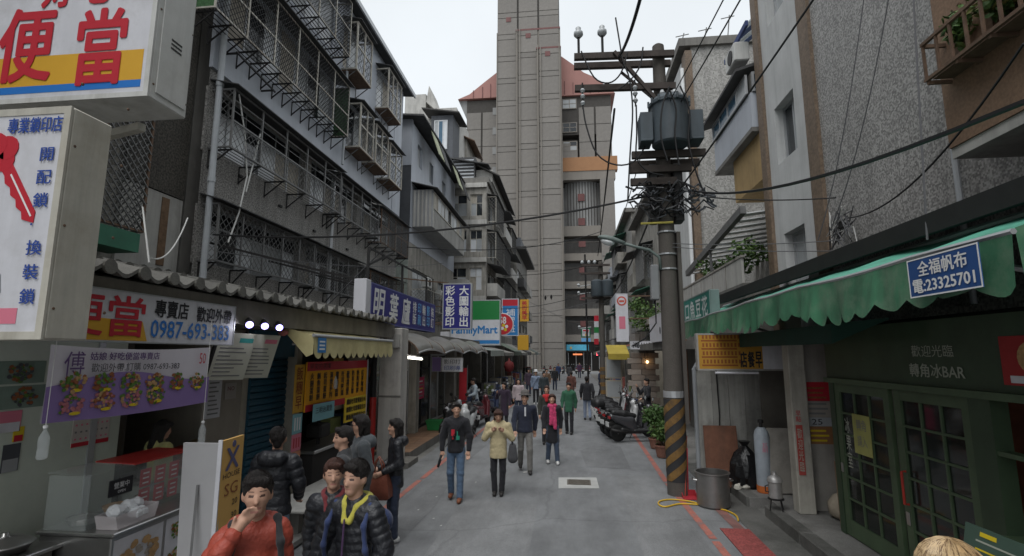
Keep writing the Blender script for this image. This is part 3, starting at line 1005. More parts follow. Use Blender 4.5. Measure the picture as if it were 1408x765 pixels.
for y0, y1, z0, z1 in ((17.8, 19.1, 10.4, 12.2), (19.4, 20.8, 10.4, 12.1), (21.1, 22.7, 10.3, 12.0), (17.2, 18.6, 13.25, 15.2), (20.6, 22.3, 13.4, 15.3)):
	cg = cage(bA, clad_fr, y0, y1, z0, z1, 0.62, cream_iron, grey_iron, corr_grey, posts=0.65, sp=0.3, w=0.012, pw=0.055, brackets=1.0, bracketmat=grey_iron, rail=0.5)
	MB().box(y0, y1, z0 - 0.05, z0 - 0.015, 0.02, 0.62, clad_fr).build('cage_floor', rust_iron, cg)
# small rail on the cladding, drain pipes and loose wires
MB().bar(clad_fr.p(10.9, 10.0, 0.35), clad_fr.p(12.6, 9.85, 0.35), 0.04).bar(clad_fr.p(12.5, 9.85, 0.0), clad_fr.p(12.5, 9.85, 0.36), 0.04).bar(
	clad_fr.p(10.95, 10.0, 0.0), clad_fr.p(10.95, 10.0, 0.36), 0.04).build('iron_rail', black_metal, bA)
pipe = MB().tube([fA.p(10.72, 2.9, 0.2), fA.p(10.72, 16.0, 0.2)], 0.075, 10)
for z in (4.2, 6.6, 9.0, 11.6, 14.0):
	pipe.tube([fA.p(10.72, z, 0.2), fA.p(10.72, z + 0.12, 0.2)], 0.09, 10)
pipe.build('drain_pipe', pvc_grey, bA, smooth=False)
MB().tube([fA.p(17.0, 3.6, 0.14), fA.p(17.0, 9.4, 0.14)], 0.06, 10).build('drain_pipe', alu, bA)
MB().tube([fA.p(17.25, 9.5, 0.3), fA.p(17.25, 16.0, 0.3)], 0.05, 8).build('drain_pipe', pvc_grey, bA)
for pts in ([(10.95, 8.9), (11.3, 8.0), (11.5, 7.0), (11.3, 6.0), (11.0, 5.2)], [(11.9, 8.3), (11.7, 7.4), (11.5, 6.6)]):
	MB().tube([fA.p(a, b, 0.55) for a, b in pts], 0.018, 5).build('loose_wire', cable_white, bA)
for i, (y, z) in enumerate(((12.0, 7.2), (13.9, 6.95), (16.0, 6.7), (18.6, 6.6), (12.6, 6.35), (15.0, 6.3))):
	MB().box(y - 0.08, y + 0.08, z - 0.03, z + 0.03, 0.003, 0.05, fA).build('vent_slot', black_metal, bA)

# the neighbour nearer the camera
b0_ = thing('apartment_building', 'shabby house with dark brown wall panel and caged window behind the key sign', 'building', (XA, 6, 0))
f0 = Fr((XA - 0.35, 0, 0), (1, 0, 0))
wall(f0, -6, 10.55, 0.5, 15.5, [(7.0, 8.6, 5.0, 7.9)], 0.25).build('wall', cement_wall, b0_)
MB().box(XA - 8, XA - 0.7, -6, 10.5, 0, 15.4).build('core', cement_dark, b0_)
MB().box(8.9, 10.5, 6.1, 15.3, 0.003, 0.08, f0).build('brown_panel', pebble_pilaster, b0_)
MB().box(8.9, 10.5, 4.3, 6.08, 0.003, 0.06, f0).build('cement_panel', cement_light, b0_)
MB().box(9.9, 10.1, 4.5, 6.0, 0.06, 0.08, f0).build('timber_strip', M('old_timber', (0.16, 0.10, 0.06), var=0.3, scale=8), b0_)
window(b0_, f0, 7.0, 8.6, 5.0, 7.9, 3, 1, alu, [g_dark, g_grey, g_curtain], c=-0.15)
cage(b0_, f0, 6.8, 8.75, 4.9, 8.0, 0.75, rust_iron, grey_iron, corr_grey, posts=1.0, sp=0.17, w=0.02)
MB().box(6.9, 8.7, 4.5, 4.86, 0.1, 0.75, f0).build('green_box', M('green_paint', (0.03, 0.13, 0.08), rough=0.6), b0_)

# ---- second block along the row
XB = -8.5
fB = Fr((XB, 0, 0), (1, 0, 0))
bB = thing('apartment_building', 'narrow block with slate side wall, grey siding and ribbed enclosed balcony', 'building', (XB, 31, 0))
YB0, YB1 = 26.2, 37.0
hB = [(27.3, 28.2, 13.3, 14.6), (29.8, 30.7, 13.2, 14.5), (33.0, 34.0, 13.2, 14.4), (27.0, 31.5, 5.2, 7.3), (32.5, 36.4, 5.2, 7.3)]
wall(fB, YB0, YB1, 0.5, 8.6, hB, 0.3, edges=False).build('wall', cement_wall, bB)
wall(Fr((XB + 0.02, 0, 0), (1, 0, 0)), YB0, YB1, 8.6, 15.4, hB, 0.3, edges=False).build('grey_siding', bluegrey_sheet, bB)
MB().box(XB - 9, XB - 0.4, YB0 + 0.3, YB1, 0, 15.3).build('core', cement_dark, bB)
fBs = Fr((0, YB0, 0), (0, -1, 0))
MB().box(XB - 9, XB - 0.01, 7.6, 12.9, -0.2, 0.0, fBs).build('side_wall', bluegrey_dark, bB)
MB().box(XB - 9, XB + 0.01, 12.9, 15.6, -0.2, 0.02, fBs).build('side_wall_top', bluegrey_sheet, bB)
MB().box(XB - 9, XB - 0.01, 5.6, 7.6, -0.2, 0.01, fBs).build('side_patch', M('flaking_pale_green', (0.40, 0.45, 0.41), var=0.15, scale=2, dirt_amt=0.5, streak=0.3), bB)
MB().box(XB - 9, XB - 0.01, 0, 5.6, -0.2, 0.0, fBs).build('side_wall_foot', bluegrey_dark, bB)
for h in hB:
	window(bB, fB, *h, 3 if h[1] - h[0] > 2 else 2, 1, alu, GL, c=-0.15)
# enclosed balcony of ribbed sheets
eb = MB().box(26.6, 35.2, 9.5, 11.6, 0.0, 1.15, fB).build('enclosed_balcony', M('ribbed_grey_sheet', (0.30, 0.305, 0.31), var=0.1, streak=0.3), bB)
for i in range(28):
	y = 26.75 + i * 0.3
	MB().box(y, y + 0.1, 9.5, 10.5, 1.15, 1.19, fB).build('sheet_rib', cement_light, eb)
for i in range(5):
	MB().box(26.55, 26.6, 9.5, 11.55, 0.1 + i * 0.22, 0.2 + i * 0.22, fB).build('sheet_rib', cement_light, eb)
window(bB, fB, 26.8, 35.0, 10.55, 11.5, 10, 1, cream_iron, GL, c=1.18)
MB().loft([[fB.p(y, 11.95, 0.0), fB.p(y, 11.55, 1.5), fB.p(y, 11.6, 1.5), fB.p(y, 12.0, 0.0)] for y in (26.3, 35.6)]).build('balcony_roof', corr_grey, bB)
cage(bB, fB, 26.8, 35.5, 5.0, 6.1, 0.9, cream_iron, grey_iron, None, posts=1.4, sp=0.2, brackets=1.2, bracketmat=grey_iron)
for y, z in ((28.4, 6.4), (31.5, 6.0), (34.0, 6.3)):
	ac = MB().bbox(y, y + 0.85, z, z + 0.6, 0.1, 0.5, fB, r=0.03).build('air_conditioner', ac_white, bB)
	MB().lathe([(0.22, 0.0), (0.22, 0.02)], 16, fB.p(y + 0.36, z + 0.3, 0.5), fB.n).build('fan_grille', black_metal, ac)
MB().box(35.6, 36.9, 7.4, 7.9, 0.0, 1.3, fB).build('balcony_slab', cement_light, bB)
rB = MB().loft([[Vector((XB + 0.8, y, 15.5)), Vector((XB - 9, y, 16.3)), Vector((XB - 9, y, 16.4)), Vector((XB + 0.8, y, 15.6))] for y in (YB0 - 0.5, YB1 + 0.3)]).build('roof', corr_grey, bB)
for i, y in enumerate((27.5, 29.2, 33.0, 35.4)):
	MB().loft([[fB.p(a, 15.45, 0.75), fB.p(a, 14.0, 1.25), fB.p(a, 13.98, 1.21), fB.p(a, 15.43, 0.71)] for a in (y, y + 1.3)]).build('hanging_sheet', (M('pale_green_sheet', (0.38, 0.40, 0.28), var=0.12, streak=0.3), corr_grey)[i % 2], bB)

# ---- third block, nearer the street axis: its end wall faces the camera
XC = -6.1
fC = Fr((XC, 0, 0), (1, 0, 0))
YC0, YC1 = 37.3, 53.0
bC = thing('apartment_building', 'stained concrete apartment block with makeshift rooftop sheds', 'building', (XC, 45, 0))
fCs = Fr((0, YC0, 0), (0, -1, 0))
hCs = []
for z in (4.4, 7.3, 10.2, 13.0):
	hCs += [(XC - 2.9, XC - 1.5, z, z + 1.7), (XC - 1.25, XC - 0.3, z, z + 1.7)]
wall(fCs, XC - 9, XC, 0, 15.6, hCs, 0.3, edges=False).build('end_wall', cement_wall, bC)
for h in hCs:
	window(bC, fCs, *h, 2, 1, cream_iron, GL, c=-0.15, split=0.6)
for z in (3.7, 6.5, 9.4, 12.3, 15.2):
	MB().box(XC - 9, XC + 0.05, z, z + 0.35, 0.003, 0.22, fCs).build('floor_band', cement_light, bC)
hC = []
for z in (4.2, 7.1, 10.0, 12.8):
	hC += [(YC0 + 0.6 + i * 5.2, YC0 + 5.0 + i * 5.2, z, z + 1.8) for i in range(3)]
wall(fC, YC0, YC1, 0, 15.6, hC, 0.3, edges=False).build('wall', cement_wall, bC)
MB().box(XC - 9, XC - 0.4, YC0 + 0.4, YC1, 0, 15.5).build('core', cement_dark, bC)
for h in hC:
	window(bC, fC, *h, 4, 1, cream_iron, GL, c=-0.15)
for k, z in enumerate((4.0, 6.9, 9.8, 12.6)):
	for i in range(3):
		y0 = YC0 + 0.4 + i * 5.2
		if (k + i) % 3 == 1:
			MB().box(y0, y0 + 4.8, z, z + 0.95, 0.003, 0.8, fC).build('balcony', (cement_wall, cement_light, mosaic_far)[(k + i) % 3], bC)
			MB().loft([[fC.p(a, z + 2.5, 0.0), fC.p(a, z + 2.2, 1.2), fC.p(a, z + 2.24, 1.2), fC.p(a, z + 2.55, 0.0)] for a in (y0, y0 + 4.8)]).build('balcony_roof', corr_grey, bC)
		else:
			cage(bC, fC, y0, y0 + 4.6, z, z + 2.0, 0.7, (cream_iron, grey_iron)[i % 2], grey_iron, corr_grey, posts=1.1, sp=0.26, w=0.02, shelf=False)
MB().box(XC - 9, XC + 0.2, YC0 - 0.1, YC1, 15.6, 16.0).build('roof', cement_dark, bC)
# rooftop sheds
sh = MB().box(XC - 6.4, XC - 1.0, YC0 + 0.5, YC0 + 6, 16.0, 17.9).build('rooftop_shed', corr_grey, bC)
MB().loft([[Vector((x, YC0 + 0.1, z)), Vector((x, YC0 + 6.4, z + 0.7)), Vector((x, YC0 + 6.4, z + 0.78)), Vector((x, YC0 + 0.1, z + 0.08))] for x, z in ((XC - 6.8, 18.5), (XC + 0.1, 17.1))]).build('shed_roof', corr_grey, sh)
for i in range(6):
	MB().box(XC - 6.3, XC - 1.1, 16.2 + i * 0.28, 16.3 + i * 0.28, 0.003, 0.05, Fr((0, YC0 + 0.5, 0), (0, -1, 0))).build('sheet_rib', pvc_grey, sh)
sh = MB().box(XC - 1.9, XC + 0.3, YC0 + 1.0, YC0 + 12, 16.0, 17.0).build('rooftop_shed', cement_light, bC)
MB().loft([[Vector((XC + 0.9, y, 16.3)), Vector((XC - 2.1, y, 17.9)), Vector((XC - 2.1, y, 18.0)), Vector((XC + 0.9, y, 16.4))] for y in (YC0 + 0.6, YC0 + 12.5)]).build('shed_roof', tar_roof, sh)

# houses behind, seen over the roofs
bE = thing('rooftop_house', 'grey rooftop house with dark glazed corner room above the lower roofs', 'building', (-13, 45, 15))
q = lambda px_, py_, Y: at(px_, py_, Y=Y)
p0, p1 = q(572, 250, 46), q(628, 150, 46)
MB().box(p0.x, p1.x, 46, 52, 8, q(590, 150, 46).z).build('wall', cement_light, bE)
MB().box(q(560, 0, 46).x, q(588, 0, 46).x, 46.3, 51, 8, q(575, 128, 46).z).build('water_tank_house', cement_light, bE)
MB().prism([(q(586, 135, 46).x, q(586, 140, 46).z), (q(603, 150, 46).x, q(603, 155, 46).z), (q(590, 118, 46).x, q(590, 118, 46).z)], -3, 0, Fr((0, 46, 0), (0, -1, 0))).build('parapet_fin', cement_light, bE)
zr0, zr1 = q(600, 205, 44).z, q(600, 158, 44).z
xg0, xg1 = q(592, 180, 44).x, q(622, 180, 44).x
MB().box(xg0, xg1, 44.2, 47, zr0 - 6, zr1).build('corner_room', bluegrey_dark, bE)
window(bE, Fr((0, 44.2, 0), (0, -1, 0)), xg0 + 0.3, xg1 - 0.5, zr0, zr1 - 0.5, 3, 1, alu, [g_grey, g_pale, g_blue], c=0.05, fw=0.1)
MB().loft([[Vector((x, 43.6, z)), Vector((x, 47.5, z + 0.3)), Vector((x, 47.5, z + 0.42)), Vector((x, 43.6, z + 0.12))] for x, z in ((xg0 - 0.8, zr1 + 0.5), (xg1 + 0.7, zr1 - 0.1))]).build('roof', tar_roof, bE)
bF = thing('rooftop_house', 'small cluttered rooftop shelter with rusty brown sheets under the red roof wing', 'building', (-9, 50, 15))
p0, p1 = q(620, 245, 50), q(642, 190, 50)
MB().box(p0.x, p1.x, 50, 55, 9, p1.z).build('wall', cement_wall, bF)
MB().loft([[Vector((p0.x - 0.4, y, p1.z + 0.9)), Vector((p1.x + 0.9, y, p1.z - 0.6)), Vector((p1.x + 0.9, y, p1.z - 0.5)), Vector((p0.x - 0.4, y, p1.z + 1.0))] for y in (49.5, 55)]).build('roof', rust_iron, bF)
p0, p1 = q(640, 260, 54), q(680, 205, 54)
MB().loft([[Vector((p0.x - 1, y, p0.z + 1.6)), Vector((p1.x + 0.4, y, p0.z - 3.0)), Vector((p1.x + 0.4, y, p0.z - 2.9)), Vector((p0.x - 1, y, p0.z + 1.7))] for y in (53.5, 58)]).build('lean_roof', tar_roof, bF)
MB().box(p0.x - 1, p1.x, 54, 58, 12, p0.z - 2.6).build('lean_wall', M('yellow_stained_sheet', (0.27, 0.25, 0.17), var=0.25, streak=0.5), bF)

# ---- fourth block, farther on
XD = -5.4
fD = Fr((XD, 0, 0), (1, 0, 0))
bD = thing('apartment_building', 'farthest soot-grey walk-up in the row before the tower', 'building', (XD, 60, 0))
hD = [(54 + i * 4.2, 57.4 + i * 4.2, z, z + 1.7) for z in (4.2, 7.1, 10.0) for i in range(3)]
wall(fD, 53.3, 66.5, 0, 13.6, hD, 0.3, edges=False).build('wall', cement_dark, bD)
wall(Fr((0, 53.3, 0), (0, -1, 0)), XD - 8, XD, 0, 13.6, [], 0.3, edges=False).build('end_wall', cement_wall, bD)
MB().box(XD - 8, XD - 0.4, 53.5, 66.5, 0, 13.5).build('core', cement_dark, bD)
for h in hD:
	window(bD, fD, *h, 3, 1, cream_iron, GL, c=-0.15)
for k, z in enumerate((3.9, 6.8, 9.7)):
	for i in range(3):
		MB().box(53.8 + i * 4.2, 57.5 + i * 4.2, z, z + 0.9, 0.003, 0.7, fD).build('balcony', (cement_wall, mosaic_far, corr_grey)[(i + k) % 3], bD)
MB().box(XD - 8, XD + 1.0, 53.0, 66.8, 13.6, 13.9).build('roof', tar_roof, bD)
MB().box(XD - 3, XD + 0.3, 54.5, 60, 13.9, 15.2).build('rooftop_shed', bluegrey_dark, bD)

# ------------------------------------------------------------------ buildings, right row
XR = 5.0
fR = Fr((XR, 0, 0), (-1, 0, 0))                 # a = -y
bR = thing('apartment_building', 'apartment block with grey speckled mosaic wall, brown pilasters and planted balcony', 'building', (XR, 5, 0))
YP1, YP2, YEND = 10.45, 12.85, 13.05             # pilasters
pil = lambda y0, y1, c=0.07: MB().box(-y1, -y0, 2.5, 18, 0.0, c, fR).build('pilaster', brown_tile, bR)
wall(fR, -10.2, 8, 2.5, 18, [], 0.2, edges=False).build('mosaic_wall', mosaic_right, bR)
ya, yb = at(1098, 170, X=XR).y, at(1068, 170, X=XR).y
hR = [(-12.25, -11.2, at(1084, 215, X=XR).z, at(1084, 128, X=XR).z), (-12.25, -11.2, 4.1, 5.35), (-12.25, -11.2, 10.6, 12.2)]
wall(fR, -12.75, -10.2, 2.5, 18, hR, 0.3, edges=False).build('white_wall', facade_white, bR)
for h in hR:
	window(bR, fR, *h, 2, 1, alu, [g_dark, g_grey], c=-0.22, fw=0.06)
pil(10.18, 10.62)
pil(12.72, 13.05, 0.08)
MB().box(XR + 0.3, XR + 9, -8, 13.0, 0, 18).build('core', cement_dark, bR)
wall(Fr((0, 13.06, 0), (0, 1, 0)), -XR - 9, -XR, 2.5, 18, [], 0.2).build('end_wall', cement_light, bR)
MB().tube([fR.p(-at(1322, 200, X=XR).y, 3.2, 0.1), fR.p(-at(1322, 200, X=XR).y, 17, 0.1)], 0.035, 8).build('drain_pipe', pvc_grey, bR)
# brown enclosed balcony with window and planter on the near part
yb0, yb1 = at(1305, 200, X=4.2).y, 1.0
z0, z1 = at(1306, 205, X=4.2).z, at(1306, 125, X=4.2).z + 0.1
hb = [(-4.15, -2.0, z1 - 0.75, z1 + 1.1)]
fB2 = Fr((4.2, 0, 0), (-1, 0, 0))
bal = wall(fB2, -yb0, -yb1, z0, z1 + 2.3, [(-yb0 + 0.75, -yb1 - 0.3, z0 + 0.95, z1 + 1.4)], 0.15)
bal_o = bal.build('brown_balcony', brown_wall, bR)
MB().box(4.22, XR, yb1, yb0, z0 - 0.12, z0 - 0.002).build('balcony_floor', cement_light, bR)
MB().box(4.24, XR, yb0 - 0.12, yb0 - 0.004, z0 + 0.003, z1 + 2.2).build('balcony_side', brown_wall, bR)
window(bR, fB2, -yb0 + 0.75, -yb1 - 0.3, z0 + 0.95, z1 + 1.4, 3, 1, alu, [g_dark, g_grey], c=-0.1)
# planter rack above
ry0 = at(1275, 90, X=4.0).y
rz = at(1280, 105, X=3.95).z
rack = MB()
fk = Fr((3.95, 0, 0), (-1, 0, 0))
for i in range(15):
	y = ry0 - 0.02 - i * 0.2
	rack.box(3.95, 3.975, y - 0.012, y + 0.012, rz, rz + 0.42)
for z in (rz, rz + 0.42):
	rack.box(3.945, 3.98, ry0 - 3.2, ry0, z - 0.02, z + 0.015)
for i in range(8):
	rack.box(3.96, XR, ry0 - 0.05 - i * 0.42, ry0 - 0.02 - i * 0.42, rz - 0.06, rz - 0.02)
rack.box(3.96, XR, ry0 - 0.03, ry0, rz + 0.38, rz + 0.42)
rack.box(4.0, XR - 0.02, ry0 - 3.1, ry0 - 0.06, rz - 0.018, rz - 0.006)
rack_o = rack.build('planter_rack', rust_iron, bR)


def leaves(mb, c, r, n, size, mats=2, squash=1.0, droop=0.3, rr=R):
	"""Leaf-sized faces, folded along the midrib, spread through a rounded volume."""
	c = Vector(c)
	for _ in range(n):
		d = Vector((rr.gauss(0, 1), rr.gauss(0, 1), rr.gauss(0, 1))).normalized() * (rr.random() ** 0.4)
		p = c + Vector((d.x * r, d.y * r, d.z * r * squash))
		a = Vector((rr.gauss(0, 1), rr.gauss(0, 1), rr.gauss(-droop, 0.6))).normalized()
		b = a.cross(Vector((rr.gauss(0, 1), rr.gauss(0, 1), rr.gauss(0, 1)))).normalized()
		nn = a.cross(b)
		l, w = size * rr.uniform(0.7, 1.3), size * rr.uniform(0.22, 0.36)
		m = p + a * l * 0.5 - nn * w * 0.3
		mb.add([p, p + a * l * 0.45 + b * w, p + a * l, p + a * l * 0.45 - b * w, m], [(0, 1, 4), (1, 2, 4), (2, 3, 4), (3, 0, 4)], rr.randrange(mats))


def potted(loc, pr, ph, fr_, fh, n, size, label, cat='potted plant', potmat=None, group=None, mats=None, squash=1.0):
	t = thing('potted_plant', label, cat, loc, group=group, local=True)
	MB().lathe([(pr * 0.75, 0), (pr, ph * 0.86), (pr * 1.1, ph * 0.86), (pr * 1.1, ph), (pr * 0.95, ph), (pr * 0.9, ph * 0.9)], 16).build('pot', potmat or terracotta, t, smooth=False)
	MB().lathe([(pr * 0.89, ph * 0.85), (pr * 0.89, ph * 0.9)], 14).build('soil', soil, t)
	st = MB()
	for _ in range(7):
		a = R.uniform(0, 6.28)
		st.tube([(0, 0, ph * 0.85), (math.cos(a) * fr_ * 0.3, math.sin(a) * fr_ * 0.3, ph + fh * 0.5), (math.cos(a) * fr_ * 0.7, math.sin(a) * fr_ * 0.7, ph + fh * 0.9)], [0.012, 0.008, 0.004], 5)
	st.build('stem', bark, t)
	lf = MB()
	for _ in range(max(3, n // 60)):
		a, rr_ = R.uniform(0, 6.28), R.uniform(0, 0.6) * fr_
		leaves(lf, (math.cos(a) * rr_, math.sin(a) * rr_, ph + fh * R.uniform(0.35, 0.85)), fr_ * 0.55, 60, size, 2, squash)
	lf.build('foliage', mats or [leaf_a, leaf_b], t)
	return t


pot_labels = ['terracotta planter with trailing grass at the corner end of the iron rack', 'red pot with upright green leaves, second on the balcony rack',
              'small brown pot with thin stems, third on the balcony rack', 'pale pot with bushy leaves, fourth on the balcony rack', 'brown pot with dry leaves, fifth on the balcony rack']
for i in range(5):
	potted((4.3, ry0 - 0.3 - i * 0.45, rz), 0.11, 0.2, 0.27, 0.5, 420, 0.12, pot_labels[i], mats=[leaf_a, (leaf_b, leaf_dry)[i % 2]],
           potmat=(terracotta, M('red_pot', (0.25, 0.05, 0.05)), terracotta, cement_light, terracotta)[i])

# second right-hand block: its end wall faces the camera across a yard
YQ = 20.5
fQ = Fr((0, YQ, 0), (0, -1, 0))
bQ = thing('apartment_building', 'pale speckled end wall of the block behind the transformer pole', 'building', (7, YQ, 0))
xq0 = at(957, 200, Y=YQ).x
zq = at(1000, 62, Y=YQ).z
wall(fQ, xq0, xq0 + 9, 0, zq, [], 0.3).build('end_wall', mosaic_far, bQ)
MB().box(xq0 - 0.28, xq0 - 0.002, 0, zq - 0.2, -0.5, 0.12, fQ).build('corner_pilaster', brown_tile, bQ)
wall(Fr((xq0 - 0.3, 0, 0), (-1, 0, 0)), -26, -YQ - 0.52, 0, zq - 0.4, [(-24.6, -23.4, 3.8 + 2.9 * i, 5.2 + 2.9 * i) for i in range(4)], 0.3).build('wall', facade_white, bQ)
for i in range(4):
	window(bQ, Fr((xq0 - 0.3, 0, 0), (-1, 0, 0)), -24.6, -23.4, 3.8 + 2.9 * i, 5.2 + 2.9 * i, 2, 1, alu, [g_dark, g_grey], c=-0.2)
MB().box(xq0, xq0 + 9, YQ + 0.32, 26, 0, zq - 0.5).build('core', cement_dark, bQ)
MB().box(xq0 - 0.5, xq0 + 9, YQ - 0.15, 26.3, zq, zq + 0.35).build('parapet', cement_dark, bQ)
zj = at(1000, 163, Y=YQ).z
MB().box(xq0 + 0.02, xq0 + 6, zj - 0.04, zj + 0.04, 0.003, 0.03, fQ).build('floor_joint', cement_dark, bQ)
MB().tube([fQ.p(xq0 - 0.42, 2.5, 0.1), fQ.p(xq0 - 0.42, zq - 1, 0.1)], 0.07, 8).build('drain_pipe', pvc_white, bQ)
MB().box(at(991, 0, Y=YQ).x, at(1012, 0, Y=YQ).x, at(990, 157, Y=YQ).z, at(990, 118, Y=YQ).z, 0.003, 0.3, fQ).build('dark_box', black_metal, bQ)
for px_, h in ((938, 0.5), (970, 0.7), (1003, 1.2)):
	x = at(px_, 50, Y=YQ).x
	MB().tube([(x, YQ + 0.3, zq + 0.3), (x + 0.15, YQ + 0.3, zq + 0.35 + h)], 0.025, 5).tube([(x - 0.2, YQ + 0.3, zq + 0.2 + h), (x + 0.35, YQ + 0.3, zq + 0.3 + h)], 0.02, 5).build('antenna', grey_iron, bQ)

# enclosed balcony box between the two, hung on the first block's flank
fX = Fr((4.78, 0, 0), (-1, 0, 0))
bx = thing('enclosed_balcony', 'glazed enclosed balcony box with air conditioner jutting out above the yard', 'balcony', (5.4, 14.5, 8))
za, zb = at(1008, 205, X=4.78).z, at(1008, 140, X=4.78).z
y0, y1 = 13.2, 16.6
MB().box(4.83, 6.6, y0, y1, za, za + 0.95).build('parapet', bluegrey_sheet, bx)
MB().box(4.88, 6.6, y0 + 0.05, y1 - 0.05, za + 0.95, zb + 0.2).build('inner_wall', cement_dark, bx)
window(bx, fX, -y1 + 0.1, -y0 - 0.1, za + 0.97, zb + 0.2, 4, 1, alu, [g_blue, g_blue, g_grey], c=0.0, fw=0.07)
window(bx, Fr((0, y0 - 0.0, 0), (0, -1, 0)), 4.88, 5.5, za + 0.97, zb + 0.2, 2, 1, alu, [g_blue, g_grey], c=0.02, fw=0.06)
MB().loft([[Vector((4.5, y, zb + 0.25)), Vector((6.6, y, zb + 0.9)), Vector((6.6, y, zb + 0.98)), Vector((4.5, y, zb + 0.33))] for y in (y0, y1 + 0.4)]).build('roof', corr_grey, bx)
MB().box(4.8, 6.6, y0, y1, za - 0.12, za - 0.002).build('floor_slab', cement_dark, bx)
ac = MB().bbox(4.6, 5.0, y0 + 0.3, y0 + 1.1, zb + 0.75, zb + 1.3, r=0.03).build('air_conditioner', ac_white, bx)
MB().lathe([(0.2, 0), (0.2, 0.02)], 16, (4.6, y0 + 0.65, zb + 1.02), (-1, 0, 0)).build('fan_grille', black_metal, ac)
MB().box(5.0, 6.6, y0, y0 + 2.2, za - 1.4, za - 0.14).build('ochre_wall', ochre_wall, bx)
# blue rooftop canopy high up by the sky
cn = thing('rooftop_canopy', 'blue-edged translucent canopy on the roof edge above the yard', 'canopy', (5.3, 14, 13))
z0 = at(1040, 40, X=4.9).z
for i in range(4):
	y = 13.2 + i * 0.45
	MB().loft([[Vector((4.85, yy, z0 + 0.5)), Vector((6.5, yy, z0 + 1.9)), Vector((6.5, yy, z0 + 1.94)), Vector((4.85, yy, z0 + 0.54))] for yy in (y, y + 0.4)]).build('sheet', (clear_sheet, M('blue_sheet', (0.05, 0.09, 0.22)))[i % 2], cn)
MB().box(4.8, 4.87, 13.1, 15.0, z0 + 0.4, z0 + 0.55).build('edge_beam', M('blue_steel', (0.04, 0.06, 0.16)), cn)

# lean-to of white slats and planted balcony between the blocks
lt = thing('lean_to_roof', 'slanting lean-to of white ribbed sheets over a planted balcony', 'roof', (5, 15, 5))
P0, P1 = at(1052, 268, X=4.9), at(955, 372, X=4.9)
sl = MB().bbox(-0.07, 0.07, 0, 2.2, 0, 0.03, r=0.008)
yy0, yy1, zz0, zz1 = 13.2, 19.8, 6.6, 4.75
P0 = Vector((4.45, 13.2, at(1050, 265, X=4.45).z))
P1 = Vector((4.45, 19.6, at(955, 370, X=4.45).z))
MB().bar(P0, P1, 0.14, 0.2).build('edge_beam', grey_iron, lt)
for i in range(13):
	p = P0.lerp(P1, (i + 0.5) / 13)
	MB().bar(p + Vector((0.1, 0, -0.05)), p + Vector((3.2, 0, 0.35)), 0.34, 0.03).build('slat', pvc_white, lt)
MB().box(6.9, 7.0, 13.2, 20.2, 2.6, 7.5).build('back_wall', cement_light, lt)
MB().bar((4.5, 16.4, 3.5), P0.lerp(P1, 0.5) - Vector((0, 0, 0.1)), 0.07).build('post', grey_iron, lt)
pb = thing('planted_balcony', 'balcony with pale panels and leafy creeper under the white lean-to', 'balcony', (4.6, 16, 3))
z0, z1 = at(1000, 398, X=4.3).z, at(1000, 362, X=4.3).z
MB().box(4.3, 7.0, 13.1, 19.8, z0 - 0.2, z0).build('slab', cement_dark, pb)
for i in range(5):
	y = 13.15 + i * 1.33
	MB().box(4.3, 4.36, y, y + 1.27, z0 + 0.002, z1 - 0.06).build('panel', cement_light, pb)
	MB().box(4.29, 4.37, y + 1.275, y + 1.325, z0 + 0.002, z1).build('post', cement_wall, pb)
MB().box(4.28, 4.38, 13.1, 19.8, z1 - 0.055, z1 + 0.0).build('rail', cement_wall, pb)
fo = MB()
for i in range(10):
	leaves(fo, (4.75 + R.uniform(-0.25, 0.6), 13.6 + i * 0.5, z1 + R.uniform(0.05, 0.4)), 0.42, 90, 0.15, 2, 0.7)
fo.build('creeper', [leaf_a, leaf_b], pb)
MB().box(4.35, 7, 13.1, 19.8, 0, z0 - 0.21).build('ground_floor', cement_dark, pb)

